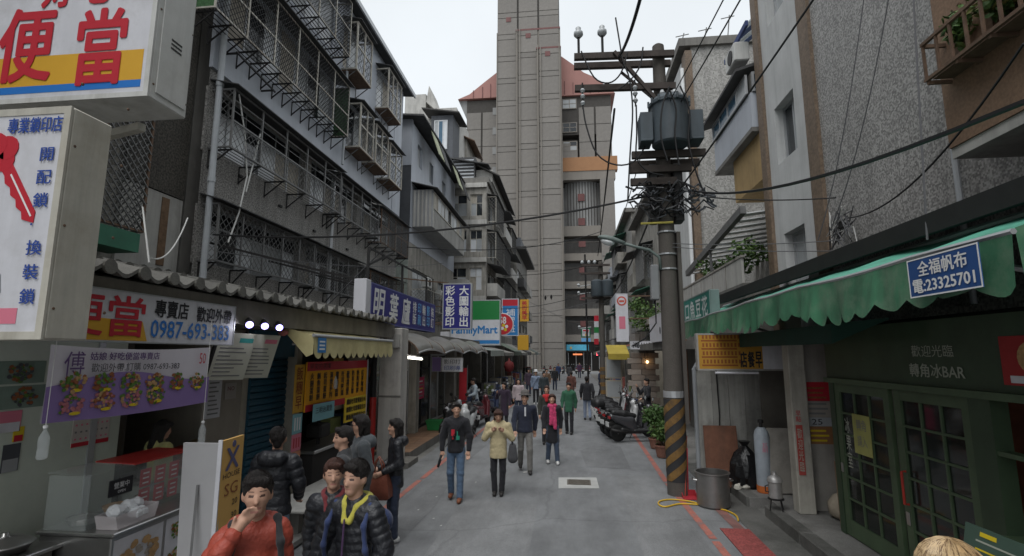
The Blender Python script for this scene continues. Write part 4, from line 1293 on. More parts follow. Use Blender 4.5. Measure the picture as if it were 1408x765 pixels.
# remoter blocks on this side
for k, (X, Y0, Y1, H_, lab, wm) in enumerate(((4.9, 26.6, 37, 11.5, 'weathered walk-up with caged balconies beyond the transformer pole', cement_wall), (4.7, 37.6, 52, 13.0, 'pale tiled walk-up halfway to the tower', mosaic_far), (4.5, 52.6, 67, 10.5, 'last low block before the tower on the scooter side', cement_light))):
	b_ = thing('apartment_building', lab, 'building', (X, (Y0 + Y1) / 2, 0))
	f_ = Fr((X, 0, 0), (-1, 0, 0))
	n = int((Y1 - Y0) / 3.6)
	hs_ = [(-Y1 + 0.5 + i * 3.6, -Y1 + 3.5 + i * 3.6, z, z + 1.6) for z in (4.3, 7.2, 10.1) if z + 1.7 < H_ for i in range(n)]
	wall(f_, -Y1, -Y0, 0, H_, hs_, 0.3, edges=False).build('wall', wm, b_)
	wall(Fr((0, Y0, 0), (0, -1, 0)), X, X + 8, 0, H_, [], 0.2, edges=False).build('end_wall', cement_wall, b_)
	MB().box(X + 0.4, X + 8, Y0 + 0.3, Y1, 0, H_ - 0.1).build('core', cement_dark, b_)
	for h in hs_:
		window(b_, f_, *h, 4, 1, alu, GL, c=-0.15)
	for j, z in enumerate((4.0, 6.9, 9.8)):
		if z + 2 > H_: continue
		for i in range(n):
			a = -Y1 + 0.4 + i * 3.6
			if (i + j + k) % 2:
				MB().box(a, a + 3.3, z, z + 0.9, 0.003, 0.75, f_).build('balcony', (cement_light, cement_wall, bluegrey_sheet)[(i + j) % 3], b_)
				MB().loft([[f_.p(x, z + 2.5, 0.0), f_.p(x, z + 2.15, 1.1), f_.p(x, z + 2.2, 1.1), f_.p(x, z + 2.55, 0.0)] for x in (a - 0.1, a + 3.4)]).build('balcony_roof', (corr_grey, M('green_sheet', (0.04, 0.12, 0.085)))[(i + k) % 2], b_)
			else:
				cage(b_, f_, a, a + 3.2, z, z + 2.0, 0.6, grey_iron, grey_iron, corr_grey, posts=1.05, sp=0.25, w=0.02, shelf=False)
	MB().box(X - 0.5, X + 8, Y0 - 0.2, Y1 + 0.2, H_, H_ + 0.3).build('roof', cement_dark, b_)

# ------------------------------------------------------------------ shop row under the tiled eave
blue_ink = M('blue_ink', (0.03, 0.07, 0.30), rough=0.5, var=0)
sky_ink = M('bright_blue_ink', (0.02, 0.16, 0.50), rough=0.5, var=0)
pale_blue_ink = M('pale_blue_ink', (0.16, 0.42, 0.75), rough=0.5, var=0)
red_ink = M('red_ink', (0.46, 0.02, 0.035), rough=0.5, var=0)
pink_ink = M('pink_ink', (0.62, 0.18, 0.25), rough=0.5, var=0)
black_ink = M('black_ink', (0.015, 0.015, 0.018), rough=0.5, var=0)
white_ink = M('white_ink', (0.72, 0.72, 0.72), rough=0.5, var=0)
dim_ink = M('chalky_letters', (0.34, 0.36, 0.30), rough=0.6, var=0)
yellow_ink = M('yellow_ink', (0.62, 0.46, 0.02), rough=0.5, var=0)
orange_face = M('orange_yellow_face', (0.60, 0.33, 0.03), rough=0.5, var=0.05)
purple_face = M('purple_face', (0.23, 0.155, 0.36), rough=0.55, var=0.05)
banner_white = M('banner_cloth', (0.58, 0.55, 0.60), rough=0.6, var=0.05)
navy_face = M('navy_sign_face', (0.03, 0.03, 0.20), rough=0.35, var=0.05)
green_face = M('green_sign_face', (0.02, 0.20, 0.05), rough=0.35, var=0.04)
azure_face = M('azure_sign_face', (0.03, 0.19, 0.46), rough=0.35, var=0.04)
lightbox_side = M('dirty_white_box_side', (0.55, 0.55, 0.53), rough=0.5, var=0.08, streak=0.3, dirt=(0.2, 0.17, 0.12), dirt_amt=0.25)
lightbox_tan = M('stained_cream_box_side', (0.48, 0.46, 0.40), rough=0.6, var=0.1, streak=0.35, dirt=(0.22, 0.17, 0.1), dirt_amt=0.4)
tile_mat = M('grey_roof_tile', (0.135, 0.13, 0.118), rough=0.8, var=0.2, scale=3, rnd=0.18, dirt=(0.07, 0.07, 0.05), dirt_amt=0.5, speck=0.15)
stall_wall = M('mint_white_panel', (0.55, 0.60, 0.52), rough=0.5, var=0.07, scale=1.2, dirt_amt=0.12)
shutter_blue = M('blue_shutter', (0.022, 0.085, 0.13), rough=0.45, var=0.12, scale=3, dirt_amt=0.2)
cream_wall = M('cream_wall', (0.40, 0.365, 0.30), rough=0.7, var=0.12, scale=2, streak=0.25, dirt_amt=0.3)
food_brown = M('food_brown', (0.26, 0.09, 0.035), var=0.3, scale=30)
food_tan = M('food_tan', (0.42, 0.26, 0.12), var=0.3, scale=30)
food_pink = M('food_pink', (0.42, 0.15, 0.17), var=0.3, scale=30)
food_green = M('food_green', (0.09, 0.17, 0.03), var=0.3, scale=30)
clear_plastic = glass_mat('clear_plastic', (0.75, 0.8, 0.82), 0.08, 0.22)
clear_glass = glass_mat('shop_glass', (0.5, 0.55, 0.54), 0.05, 0.16)
shop_glass_dark = glass_mat('shop_door_glass', (0.06, 0.07, 0.07), 0.05, 0.4)

row = thing('tiled_shop_row', 'single-storey shop row with grey wavy roof tiles along its eave', 'building', (-5.5, 7.2, 0))
EY0, EY1 = 3.55, 11.6
MB().loft([[Vector((-4.12, y, 3.22)), Vector((-8.45, y, 4.15)), Vector((-8.45, y, 4.25)), Vector((-4.12, y, 3.30))] for y in (EY0, EY1)]).build('roof', tile_mat, row)
fas = MB().box(-4.16, -4.04, EY0, EY1, 2.97, 3.27).build('fascia', M('weathered_fascia', (0.19, 0.175, 0.15), var=0.25, scale=2, streak=0.4, rough=0.85), row)
MB().box(-8.4, -4.18, EY0, EY1, 2.98, 3.02).build('soffit', cement_dark, row)
prof = []
for i in range(13):
	t = i / 12
	prof.append((t * 0.36, 0.042 * math.cos(2 * math.pi * t)))
tl = MB()
ring0 = [Vector((0.0, a, h)) for a, h in prof] + [Vector((0.0, a, h - 0.035)) for a, h in reversed(prof)]
ring1 = [v + Vector((-0.55, 0, 0.12)) for v in ring0]
tl.loft([ring0, ring1])
# rounded nose cap on the roll of each tile
tl.lathe([(0.02, -0.015), (0.062, 0.0), (0.066, 0.03)], 12, (-0.0, 0.0, -0.005), (1, 0, 0.05))
tme = tl.mesh('roof_tile')
tme.materials.append(tile_mat)
n = int((EY1 - EY0) / 0.36)
for i in range(n):
	for j in range(3):
		o = inst('roof_tile', tme, row, (-3.93 - j * 0.5, EY0 + 0.02 + i * 0.36 + R.uniform(-0.012, 0.012), 3.345 + j * 0.115 + R.uniform(-0.008, 0.008)), rot=(0, 0, R.uniform(-0.03, 0.03)))
# rear and party walls of the row
MB().box(-8.3, -8.2, EY0, EY1, 0, 3.9).build('rear_wall', cement_dark, row)
MB().box(-8.2, -5.45, 5.85, 5.95, 0.16, 2.97).build('party_wall', M('stall_inner_wall', (0.07, 0.06, 0.05), var=0.2), row)
MB().box(-5.5, -5.4, 2.0, 5.8, 0.16, 2.97).build('stall_back_panel', stall_wall, row)
MB().box(-5.42, -5.38, 5.4, 5.48, 0.16, 2.96).build('panel_post', alu, row)
MB().box(-8.2, -4.95, 7.45, 7.58, 0.16, 2.97).build('party_wall', cream_wall, row)
MB().box(-8.2, -4.75, 8.62, 8.8, 0.16, 2.97).build('party_wall', cream_wall, row)
MB().box(-6.6, -6.5, 8.8, 11.6, 0.16, 2.97).build('breakfast_back_wall', M('pale_shop_wall', (0.42, 0.41, 0.38), var=0.1, scale=2, dirt_amt=0.3), row)
MB().box(-5.05, -4.96, 6.72, 7.45, 0.16, 2.97).build('notice_wall', M('grey_notice_wall', (0.30, 0.27, 0.23), var=0.12, scale=2), row)
MB().box(-4.9, -4.8, 8.02 - 0.6, 8.7, 2.55, 2.97).build('shutter_housing', shutter_blue, row)
# roller shutter, slat by slat
sm = MB()
sm.loft([[Vector((x, y, z)) for x, z in ((0, 0.0), (0.022, 0.012), (0.03, 0.05), (0.022, 0.088), (0, 0.098), (-0.01, 0.05))] for y in (0, 1.02)])
sme = sm.mesh('shutter_slat')
sme.materials.append(shutter_blue)
sh = MB().box(-4.96, -4.94, 7.58, 8.62, 0.16, 2.6).build('roller_shutter', shutter_blue, row)
for i in range(24):
	inst('shutter_slat', sme, sh, (-4.935, 7.59, 0.2 + i * 0.1))
MB().bbox(-4.91, -4.87, 8.02, 8.2, 0.72, 0.78, r=0.008).build('shutter_handle', steel, sh)

# spotlights under the eave
spot_lit = M('lit_spot_bulb', (0.8, 0.8, 1.0), emit=(0.38, 0.33, 1.0), emit_s=5.0)
lab = ['black clip spotlight with violet-white bulb beside the phone-number sign', 'black clip spotlight in the middle above the slanted menu boards', 'small lit spotlight nearest the yellow awning']
for i, (px_, py_) in enumerate(((343, 446), (364, 448), (384, 450))):
	p = at(px_, py_, X=-3.95)
	t = thing('spotlight', lab[i], 'spotlight', (p.x - 0.12, p.y, 2.97), group='spotlights under the tiled eave')
	MB().tube([(p.x - 0.14, p.y, 2.97), (p.x - 0.14, p.y, p.z + 0.08)], 0.018, 6).build('arm', black_metal, t)
	MB().lathe([(0.03, -0.16), (0.045, -0.1), (0.055, 0.0), (0.06, 0.02)], 12, p, (0.5, -0.6, -0.35)).build('housing', black_metal, t)
	MB().lathe([(0.045, 0.021), (0.03, 0.035)], 12, p, (0.5, -0.6, -0.35)).build('bulb', spot_lit, t)
	ld = bpy.data.lights.new('spot_bulb', 'SPOT')      # the lamp's own light
	ld.energy, ld.spot_size, ld.color, ld.shadow_soft_size = 1.2, 2.2, (0.9, 0.9, 1.0), 0.05
	lo = bpy.data.objects.new('spot_bulb', ld)
	COL.objects.link(lo)
	lo.parent = t
	lo.location = p + Vector((0.03, -0.04, -0.03)) - t.location
	lo.rotation_euler = Vector((-0.55, -0.75, -0.6)).to_track_quat('-Z', 'Y').to_euler()

# slanted menu boards hanging behind the spotlights
for i, (y0, lab_) in enumerate(((5.95, 'slanted white menu board partly behind the phone-number sign'), (6.5, 'slanted white menu board with pink heading next to the shutter'))):
	f = Fr((-4.45, y0, 2.28), (0.86, -0.35, -0.38), (0.32, -0.1, 0.94))
	t = thing('menu_board', lab_, 'menu board', (-4.45, y0, 2.28))
	MB().box(0, 0.5, 0, 0.62, -0.02, 0, f).build('board', M('cream_board_%d' % i, (0.50, 0.50, 0.42), var=0.05), t)
	MB().box(-0.03, 0.0, -0.02, 0.64, -0.03, 0.012, f).build('edge_strip', black_metal, t)
	MB().box(0.28, 0.47, 0.5, 0.56, 0.001, 0.003, f).build('heading', (M('teal_heading', (0.05, 0.3, 0.28)), pink_ink)[i], t)
	for j in range(8):
		MB().box(0.05, 0.2 + R.random() * 0.24, 0.05 + j * 0.052, 0.066 + j * 0.052, 0.001, 0.003, f).build('menu_line', M('grey_print', (0.2, 0.2, 0.2), var=0) if j == 0 and i == 0 else bpy.data.materials['grey_print'], t)
grey_print = bpy.data.materials['grey_print']


def lightbox(name, label, fr, a0, a1, b0, b1, dep, facemat, sidemat, fw=0.04, cat='sign', bracket=None):
	"""Sign box: frame, face and casing. fr.n is the outward direction of the face."""
	t = thing(name, label, cat, fr.p((a0 + a1) / 2, b0, -dep / 2))
	MB().bbox(a0, a1, b0, b1, -dep, -0.012, fr, r=0.012).build('casing', sidemat, t)
	e = MB()
	e.box(a0, a1, b1 - fw, b1, -0.011, 0.006, fr).box(a0, a1, b0, b0 + fw, -0.011, 0.006, fr).box(a0, a0 + fw, b0 + fw, b1 - fw, -0.011, 0.006, fr).box(a1 - fw, a1, b0 + fw, b1 - fw, -0.011, 0.006, fr)
	e.build('frame', sidemat, t)
	MB().box(a0 + fw, a1 - fw, b0 + fw, b1 - fw, -0.0115, 0.0, fr).build('face', facemat, t)
	if bracket:
		m = MB()
		for p, q_ in bracket:
			m.bar(p, q_, 0.05)
		m.build('bracket', rust_iron, t)
	return t


def patch(t, name, fr, a0, a1, b0, b1, mat, c=0.0005, h=0.002):
	return MB().box(a0, a1, b0, b1, c, c + h, fr).build(name, mat, t)


# ---- big lunch-box sign, top corner of the picture
SY = 4.2
f = Fr((0, SY, 0), (0, -1, 0))
xr = at(203, 130, Y=SY).x
zb = at(203, 132, Y=SY).z
t = lightbox('lightbox_sign', 'big white lunch-box sign with red brush characters over yellow and blue stripes', f, xr - 2.6, xr, zb, zb + 1.95, 0.5, white_plate, lightbox_side, 0.05)
X_ = lambda px_, py_: at(px_, py_, Y=SY).x
Z_ = lambda px_, py_: at(px_, py_, Y=SY).z
patch(t, 'yellow_stripe', f, xr - 2.5, xr - 0.09, Z_(150, 112), Z_(150, 71), orange_face)
patch(t, 'blue_stripe', f, xr - 2.5, xr - 0.09, Z_(150, 122), Z_(150, 112), sky_ink, c=0.0007)
text('當', f, X_(108, 60), X_(172, 60), Z_(140, 115), Z_(140, 14), red_ink, t, c=0.006, bold=0.02)
text('便', f, X_(2, 60), X_(74, 60), Z_(40, 112), Z_(40, 14), red_ink, t, c=0.006, bold=0.02)
text('好吃', f, X_(60, 0), X_(150, 0), Z_(140, 5), Z_(140, -60), red_ink, t, c=0.006, bold=0.02)
fs = Fr((xr, 0, 0), (1, 0, 0))
patch(t, 'side_cover', fs, SY + 0.08, SY + 0.46, zb + 0.08, zb + 1.9, lightbox_side, c=0.001, h=0.012)
for i in range(3):
	patch(t, 'vent_slot', fs, SY + 0.2, SY + 0.34, zb + 0.62 + i * 0.045, zb + 0.64 + i * 0.045, black_metal, c=0.014)
for a, b in ((0.05, 0.15), (0.05, 0.95), (0.47, 0.15), (0.47, 0.95)):
	MB().lathe([(0.012, 0), (0.008, 0.008)], 8, fs.p(SY + a, zb + b, 0.0), fs.n).build('screw', rust_iron, t)
MB().bar((xr - 0.5, SY + 0.5, zb - 0.06), (-8.4, SY + 1.6, zb - 0.06), 0.08).bar((xr - 0.3, SY + 0.45, zb + 0.2), (-8.4, SY + 1.6, zb + 0.5), 0.06).build('bracket', cream_iron, t)

# ---- key-cutter's sign
SY = 2.9
f = Fr((0, SY, 0), (0, -1, 0))
xr = at(100, 146, Y=SY).x
zt, zb = at(100, 146, Y=SY).z, at(53, 467, Y=SY).z
t = lightbox('lightbox_sign', 'tall white locksmith sign with a red key and blue characters', f, xr - 1.2, xr, zb, zt, at(157, 165, X=xr).y - SY, white_plate, lightbox_tan, 0.05)
text('專業鎖印店', f, xr - 0.46, xr - 0.05, zt - 0.18, zt - 0.07, blue_ink, t, c=0.006, bold=0.015)
text('開配鎖·換裝鎖', f, xr - 0.19, xr - 0.08, zt - 1.34, zt - 0.29, blue_ink, t, c=0.006, bold=0.012, vertical=True, spread=1.5)
# the key
kc = Vector((at(8, 225, Y=SY).x - xr, at(8, 225, Y=SY).z))
ke = MB()
kd = Vector((0.55, -0.84))
kn = Vector((0.84, 0.55))
kp = lambda s_, w_: (xr + kc.x + kd.x * s_ + kn.x * w_, kc.y + kd.y * s_ + kn.y * w_)
ke.prism([kp(0.02, -0.045)] + [kp(0.08 + 0.05 * i, -0.04 - (0.02 if i % 2 else 0.0)) for i in range(8)] + [kp(0.5, 0.0), kp(0.44, 0.045), kp(0.02, 0.045)], 0.002, 0.006, f)
for cx_, cy_ in ((-0.09, -0.06), (-0.09, 0.06), (-0.16, 0.0), (-0.03, 0.0)):
	ke.prism([kp(cx_ + 0.085 * math.cos(i * math.pi / 7), cy_ + 0.085 * math.sin(i * math.pi / 7)) for i in range(14)], 0.002, 0.006 + 0.001 * abs(cx_ * 10), f)
ke.build('key_emblem', red_ink, t)
MB().prism([kp(0.1, 0.0), kp(0.45, 0.0), kp(0.45, 0.012), kp(0.1, 0.012)], 0.0065, 0.0075, f).build('key_groove', white_ink, t)
MB().prism([(xr - 0.95, zb + 0.78), (xr - 0.62, zb + 0.72), (xr - 0.46, zb + 0.55), (xr - 0.36, zb + 0.42), (xr - 0.34, zb + 0.30), (xr - 0.44, zb + 0.26), (xr - 0.95, zb + 0.26)], 0.002, 0.005, f).build('dark_emblem', M('charcoal_print', (0.05, 0.05, 0.06)), t)
patch(t, 'emblem_line', f, xr - 0.95, xr - 0.38, zb + 0.42, zb + 0.43, white_ink, c=0.0055)
patch(t, 'pink_stripe', f, xr - 1.3, xr - 0.2, zb + 0.1, zb + 0.2, pink_ink, c=0.001)
MB().bar((xr - 0.4, SY + 0.3, zt + 0.03), (-8.4, SY + 1.2, zt + 0.03), 0.07).build('bracket', cream_iron, t)
fs = Fr((xr, 0, 0), (1, 0, 0))
for b in (0.2, 0.75, 1.3, 1.75):
	for a in (0.05, 0.42):
		MB().lathe([(0.012, 0), (0.008, 0.008)], 8, fs.p(SY + a, zb + b, -0.004), fs.n).build('screw', rust_iron, t)

# ---- long sign with the phone number, hung below the eave
f = Fr((-4.02, 0, 0), (1, 0, 0))
t = lightbox('shop_sign', 'white lunch-box shop sign with blue phone number under the tiled eave', f, 3.56, 5.8, 2.70, 3.17, 0.1, white_plate, alu, 0.012)
MB().prism([(3.6, 2.72), (4.52, 2.72), (4.45, 2.9), (3.6, 2.92)], 0.0005, 0.002, f).build('yellow_field', orange_face, t)
text('便當', f, 3.6, 4.46, 2.76, 3.12, red_ink, t, c=0.003, bold=0.016)
text('專賣店', f, 4.58, 5.02, 2.96, 3.13, black_ink, t, bold=0.02)
text('歡迎外帶', f, 5.15, 5.72, 2.95, 3.11, black_ink, t, bold=0.02)
text('0987-693-383', f, 4.55, 5.7, 2.76, 2.93, sky_ink, t, bold=0.01)

# ---- purple food banner
f = Fr((-3.82, 0, 0), (1, 0, 0))
t = thing('food_banner', 'cloth banner of lunch boxes, white above and purple below, hung over the stall', 'banner', (-3.82, 4.3, 2.1))
A0, A1, B0, B1 = 3.42, 5.14, 2.1, 2.67
bm = MB()
NX, NZ = 24, 8
zz = lambda a, k: B0 + (B1 - B0) * k / NZ - 0.03 * math.sin((a - A0) / (A1 - A0) * math.pi) * (1 if k == NZ else 0.6)
bm.add([f.p(A0 + (A1 - A0) * i / NX, zz(A0 + (A1 - A0) * i / NX, k), 0.012 * math.sin(i * 0.7 + k * 0.3)) for k in range(NZ + 1) for i in range(NX + 1)],
       [(k * (NX + 1) + i, k * (NX + 1) + i + 1, (k + 1) * (NX + 1) + i + 1, (k + 1) * (NX + 1) + i) for k in range(NZ) for i in range(NX)])
cl = bm.build('cloth', banner_white, t, smooth=True)
pu = [(A0, B0), (A1, B0 - 0.0)] + [(A1 - (A1 - A0) * i / 20, B0 + 0.30 + 0.06 * math.cos(i * 0.42 + 0.4)) for i in range(21)]
pm = MB()
for i in range(20):
	a, b = A0 + (A1 - A0) * i / 20, A0 + (A1 - A0) * (i + 1) / 20
	ha, hb = B0 + 0.30 + 0.05 * math.cos((20 - i) * 0.32 + 2.4), B0 + 0.30 + 0.05 * math.cos((19 - i) * 0.32 + 2.4)
	lo = lambda x: B0 - 0.018 * math.sin((x - A0) / (A1 - A0) * math.pi)
	pm.add([f.p(a, lo(a), 0.015), f.p(b, lo(b), 0.015), f.p(b, hb, 0.015), f.p(a, ha, 0.015)], [(0, 1, 2, 3)])
pm.build('purple_field', purple_face, t, smooth=True)
text('傅', f, A0 + 0.11, A0 + 0.28, B1 - 0.24, B1 - 0.05, M('purple_ink', (0.10, 0.05, 0.16), var=0), t, c=0.017)
pi = bpy.data.materials['purple_ink']
text('姑娘 好吃便當專賣店', f, A0 + 0.32, A0 + 1.02, B1 - 0.12, B1 - 0.055, pi, t, c=0.017, bold=0.01)
text('歡迎外帶.訂購 0987-693-383', f, A0 + 0.34, A0 + 1.28, B1 - 0.215, B1 - 0.145, black_ink, t, c=0.017)
text('50', f, A1 - 0.17, A1 - 0.08, B1 - 0.17, B1 - 0.06, red_ink, t, c=0.017)


def food_photo(t, f, a, b, r, mats, c=0.018, lab=True, rr=R):
	m = MB()
	for i in range(46):
		q_ = rr.random() ** 0.5 * r
		w = rr.uniform(0, 6.28)
		x, y, s = a + q_ * math.cos(w), b + 0.75 * q_ * math.sin(w), r * rr.uniform(0.14, 0.26)
		m.add([f.p(x + s * math.cos(k * 1.05 + w) * rr.uniform(0.6, 1.1), y + s * 0.7 * math.sin(k * 1.05 + w), c + i * 0.0002) for k in range(6)], [tuple(range(6))], rr.randrange(len(mats)))
	m.build('dish_print', mats, t)
	if lab:
		MB().prism([(a + 0.25 * r + 0.45 * r * math.cos(k * 0.52), b - 0.6 * r + 0.13 * r * math.sin(k * 0.52)) for k in range(12)], c + 0.006, c + 0.0075, f).build('yellow_label', yellow_ink, t)


for i in range(6):
	food_photo(t, f, A0 + 0.2 + i * 0.265, B0 + 0.285 - 0.012 * i, 0.105, [(food_brown, food_tan, food_green), (food_brown, food_green, food_brown), (food_tan, food_green, food_brown)][i % 3])
for i in range(4):
	food_photo(t, f, A0 + 0.21 + i * 0.27, B0 + 0.11 + 0.008 * i, 0.105, [(food_pink, food_pink, food_green), (food_brown, food_tan, food_pink), (food_pink, food_tan, food_green), (food_tan, food_brown, food_green)][i])

# ---- counter with food posters
C0, E0, S0 = at(154, 735, Z=0.95), at(261, 698, Z=0.95), at(89, 738, Z=0.95)
fc = Fr((C0.x, C0.y, 0), (1, 0, 0))
L_ = 1.35
ct = thing('steel_counter', 'stainless steel lunch counter with food posters on its front', 'counter', (C0.x - 0.4, C0.y + 0.6, 0.16))
MB().bbox(0, L_, 0.17, 0.92, -0.75, 0, fc, r=0.01).build('cabinet', steel, ct)
MB().bbox(-0.02, L_ + 0.02, 0.922, 0.955, -0.78, 0.03, fc, r=0.008).build('worktop', steel, ct)
for j, (a0, a1) in enumerate(((0.03, 0.62), (0.66, L_ - 0.02))):
	patch(ct, 'poster', fc, a0, a1, 0.3, 0.88, white_plate, c=0.002)
food_photo(ct, fc, 0.33, 0.62, 0.24, (food_tan, M('food_grey', (0.33, 0.29, 0.25), var=0.3, scale=30), food_tan), c=0.006, lab=False)
for a, b in ((0.84, 0.74), (1.16, 0.74), (0.84, 0.48), (1.16, 0.48)):
	food_photo(ct, fc, a, b, 0.12, (food_brown, food_green, food_tan), c=0.006, lab=False)
# second steel bench with a basin, nearer the camera
st = thing('steel_bench', 'low steel bench with round pan at the near end of the stall', 'bench', (-4.95, 4.05, 0.16))
MB().bbox(-5.35, -4.72, 3.0, 4.62, 0.82, 0.86, r=0.008).build('worktop', steel, st)
MB().bbox(-5.3, -4.78, 3.05, 4.56, 0.17, 0.818, r=0.01).build('cabinet', M('dull_steel', (0.16, 0.155, 0.14), metal=0.5, rough=0.5), st)
bs = thing('round_pan', 'round steel pan with lid lying on the near bench', 'pan', (-5.0, 4.3, 0.862), local=True)
MB().lathe([(0.16, 0), (0.21, 0.07), (0.22, 0.075), (0.2, 0.085), (0.12, 0.13), (0.03, 0.145), (0.03, 0.17)], 24).build('pan_body', steel, bs, smooth=True)

# glass food case on the counter
gc = thing('food_case', 'glass food case with red lid and red menu strips on the steel counter', 'display case', (C0.x - 0.4, C0.y + 0.7, 0.957))
g0, g1, gd0, gd1 = 0.02, 1.3, -0.74, -0.3
for a0, a1, c0, c1 in ((g0, g0 + 0.008, gd0, gd1), (g1 - 0.008, g1, gd0, gd1), (g0, g1, gd1 - 0.008, gd1)):
	MB().box(a0, a1, 0.958, 1.45, c0, c1, fc).build('glass_pane', clear_glass, gc)
MB().loft([[fc.p(a, 1.47, -0.74), fc.p(a, 1.455, -0.28), fc.p(a, 1.47, -0.28), fc.p(a, 1.485, -0.74)] for a in (0.5, g1 + 0.02)]).build('lid', M('red_plastic_sheet', (0.40, 0.035, 0.03), rough=0.35), gc)
MB().loft([[fc.p(a, 1.47, -0.74), fc.p(a, 1.455, -0.28), fc.p(a, 1.465, -0.28), fc.p(a, 1.48, -0.74)] for a in (0.0, 0.49)]).build('lid', clear_glass, gc)
for i in range(3):
	for j in range(2):
		m_ = MB().box(0.62 + i * 0.2, 0.76 + i * 0.2, 1.0 + j * 0.2, 1.18 + j * 0.2, gd1 - 0.016, gd1 - 0.010, fc).build('menu_strip', red_ink, gc)
		for k in range(3):
			MB().box(0.65 + i * 0.2, 0.73 + i * 0.2, 1.03 + j * 0.2 + k * 0.05, 1.045 + j * 0.2 + k * 0.05, gd1 - 0.0095, gd1 - 0.008, fc).build('strip_print', white_ink, gc)
ob = MB().bbox(0.22, 0.5, 1.2, 1.36, gd1 + 0.004, gd1 + 0.016, fc, r=0.004).build('open_board', black_ink, gc)
text('營業中', fc, 0.27, 0.45, 1.27, 1.33, white_ink, ob, c=gd1 + 0.018)
text('OPEN', fc, 0.32, 0.41, 1.225, 1.25, white_ink, ob, c=gd1 + 0.018)
for a in (0.25, 0.65, 1.05):
	MB().lathe([(0.12, 0), (0.15, 0.06), (0.13, 0.05), (0.02, 0.07)], 16, fc.p(a, 0.958, -0.55), (0, 0, 1)).build('food_tray', (steel, food_tan, food_brown)[int(a * 3) % 3], gc)
bx_ = thing('plastic_tub', 'clear plastic tub of crumpled white bags in front of the glass case', 'tub', fc.p(0.3, 0.957, -0.15))
MB().loft([[fc.p(0.3 + s * a, z, -0.13 + s2 * 0.11) for s, s2 in ((-1, -1), (1, -1), (1, 1), (-1, 1))] for a, z in ((0.22, 0.958), (0.26, 1.09))], caps=False).box(0.08, 0.52, 0.958, 0.962, -0.24, -0.03, fc).build('tub', glass_mat('milky_plastic', (0.7, 0.65, 0.66), 0.3, 0.55), bx_)
bg_ = MB()
for i in range(9):
	a, c_ = 0.3 + R.uniform(-0.15, 0.22), -0.13 + R.uniform(-0.07, 0.07)
	bg_.lathe([(0.02, 0), (0.07, 0.03), (0.06, 0.07), (0.015, 0.1)], 7, fc.p(a, 0.99 + R.uniform(0, 0.08), c_), (R.uniform(-0.5, 0.5), R.uniform(-0.5, 0.5), 1))
bg_.build('bags', glass_mat('thin_white_bag', (0.8, 0.82, 0.84), 0.25, 0.65), bx_)

# left-edge glass hood with notices
hd = thing('glass_hood', 'curved glass hood with red notices at the near edge of the stall', 'display case', (-5.0, 3.4, 0.862))
MB().loft([[Vector((-4.75, y, z)) for z in (0.862, 1.2)] + [Vector((-4.85, y, 1.33)), Vector((-5.25, y, 1.36))] for y in (3.0, 3.95)], closed=False, caps=False).build('glass', clear_glass, hd, smooth=True)
for i in range(3):
	MB().box(-4.748, -4.744, 3.1 + i * 0.26, 3.3 + i * 0.26, 0.95, 1.2).build('notice', (red_ink, orange_face, red_ink)[i], hd)

# things hung on the panel wall
fp = Fr((-5.398, 0, 0), (1, 0, 0))
cd = thing('wall_calendar', 'paper calendar with red foot on the mint panel wall', 'calendar', fp.p(5.1, 1.55, 0))
ca, cb = at(101, 575, X=-5.398).y, at(151, 575, X=-5.398).y
z0, z1 = at(125, 611, X=-5.398).z, at(125, 566, X=-5.398).z
MB().box(ca, cb, z0, z1, 0.001, 0.008, fp).build('sheet', M('calendar_paper', (0.50, 0.46, 0.42), var=0.04), cd)
MB().box(ca, cb, z0, z0 + 0.045, 0.0085, 0.011, fp).build('red_strip', red_ink, cd)
for i in range(7):
	for j in range(4):
		x = ca + 0.04 + (cb - ca - 0.08) * i / 6
		z = z0 + 0.08 + (z1 - z0 - 0.14) * j / 3
		MB().box(x - 0.012, x + 0.012, z - 0.008, z + 0.012, 0.0085, 0.0095, fp).build('date_print', (pink_ink, grey_print)[j % 2], cd)
for k, (px_, py_, w, h, mt, lb) in enumerate(((12, 580, 0.22, 0.2, pink_ink, 'small pink notice at the far near-edge of the mint wall'), (14, 630, 0.16, 0.26, bluegrey_dark, 'dark photo print below the pink notice'),
											(25, 597, 0.1, 0.14, yellow_ink, 'small red and yellow tag hanging on the mint wall'))):
	y, z = at(px_, py_, X=-5.398).y, at(px_, py_, X=-5.398).z
	t = MB().box(y - w / 2, y + w / 2, z - h / 2, z + h / 2, 0.001, 0.006, fp).build('wall_notice', mt, label=lb, cat='notice')
	MB().box(y - w / 2 + 0.01, y + w / 2 - 0.01, z - h / 2, z - 0.01, 0.0065, 0.008, fp).build('lower_field', (white_plate, g_grey, red_ink)[k], t)
for k, (px_, py_) in enumerate(((40, 545), (34, 512))):
	y, z = at(px_, py_, X=-5.398).y, at(px_, py_, X=-5.398).z
	t = thing('food_photo', ('food photograph print on the mint wall, lower of two', 'food photograph print on the mint wall, upper of two')[k], 'picture', fp.p(y, z, 0), group='food prints on the mint wall')
	MB().box(y - 0.3, y + 0.2, z - 0.11, z + 0.11, 0.001, 0.004, fp).build('print', M('dim_print_%d' % k, (0.18, 0.24, 0.2), var=0.2), t)
	food_photo(t, fp, y - 0.05, z, 0.12, (food_green, food_brown, bluegrey_dark), c=0.006, lab=False)
nb = thing('notice_board', 'white notice sheet pinned beside the kitchen opening', 'notice', (-4.955, 6.85, 1.6))
fw_ = Fr((-4.955, 0, 0), (1, 0, 0))
MB().box(6.66, 6.95, 1.72, 2.35, 0.001, 0.02, fw_).build('sheet', white_plate, nb)
for j in range(9):
	MB().box(6.69, 6.82 + R.random() * 0.1, 1.77 + j * 0.06, 1.79 + j * 0.06, 0.0205, 0.0215, fw_).build('menu_line', grey_print, nb)
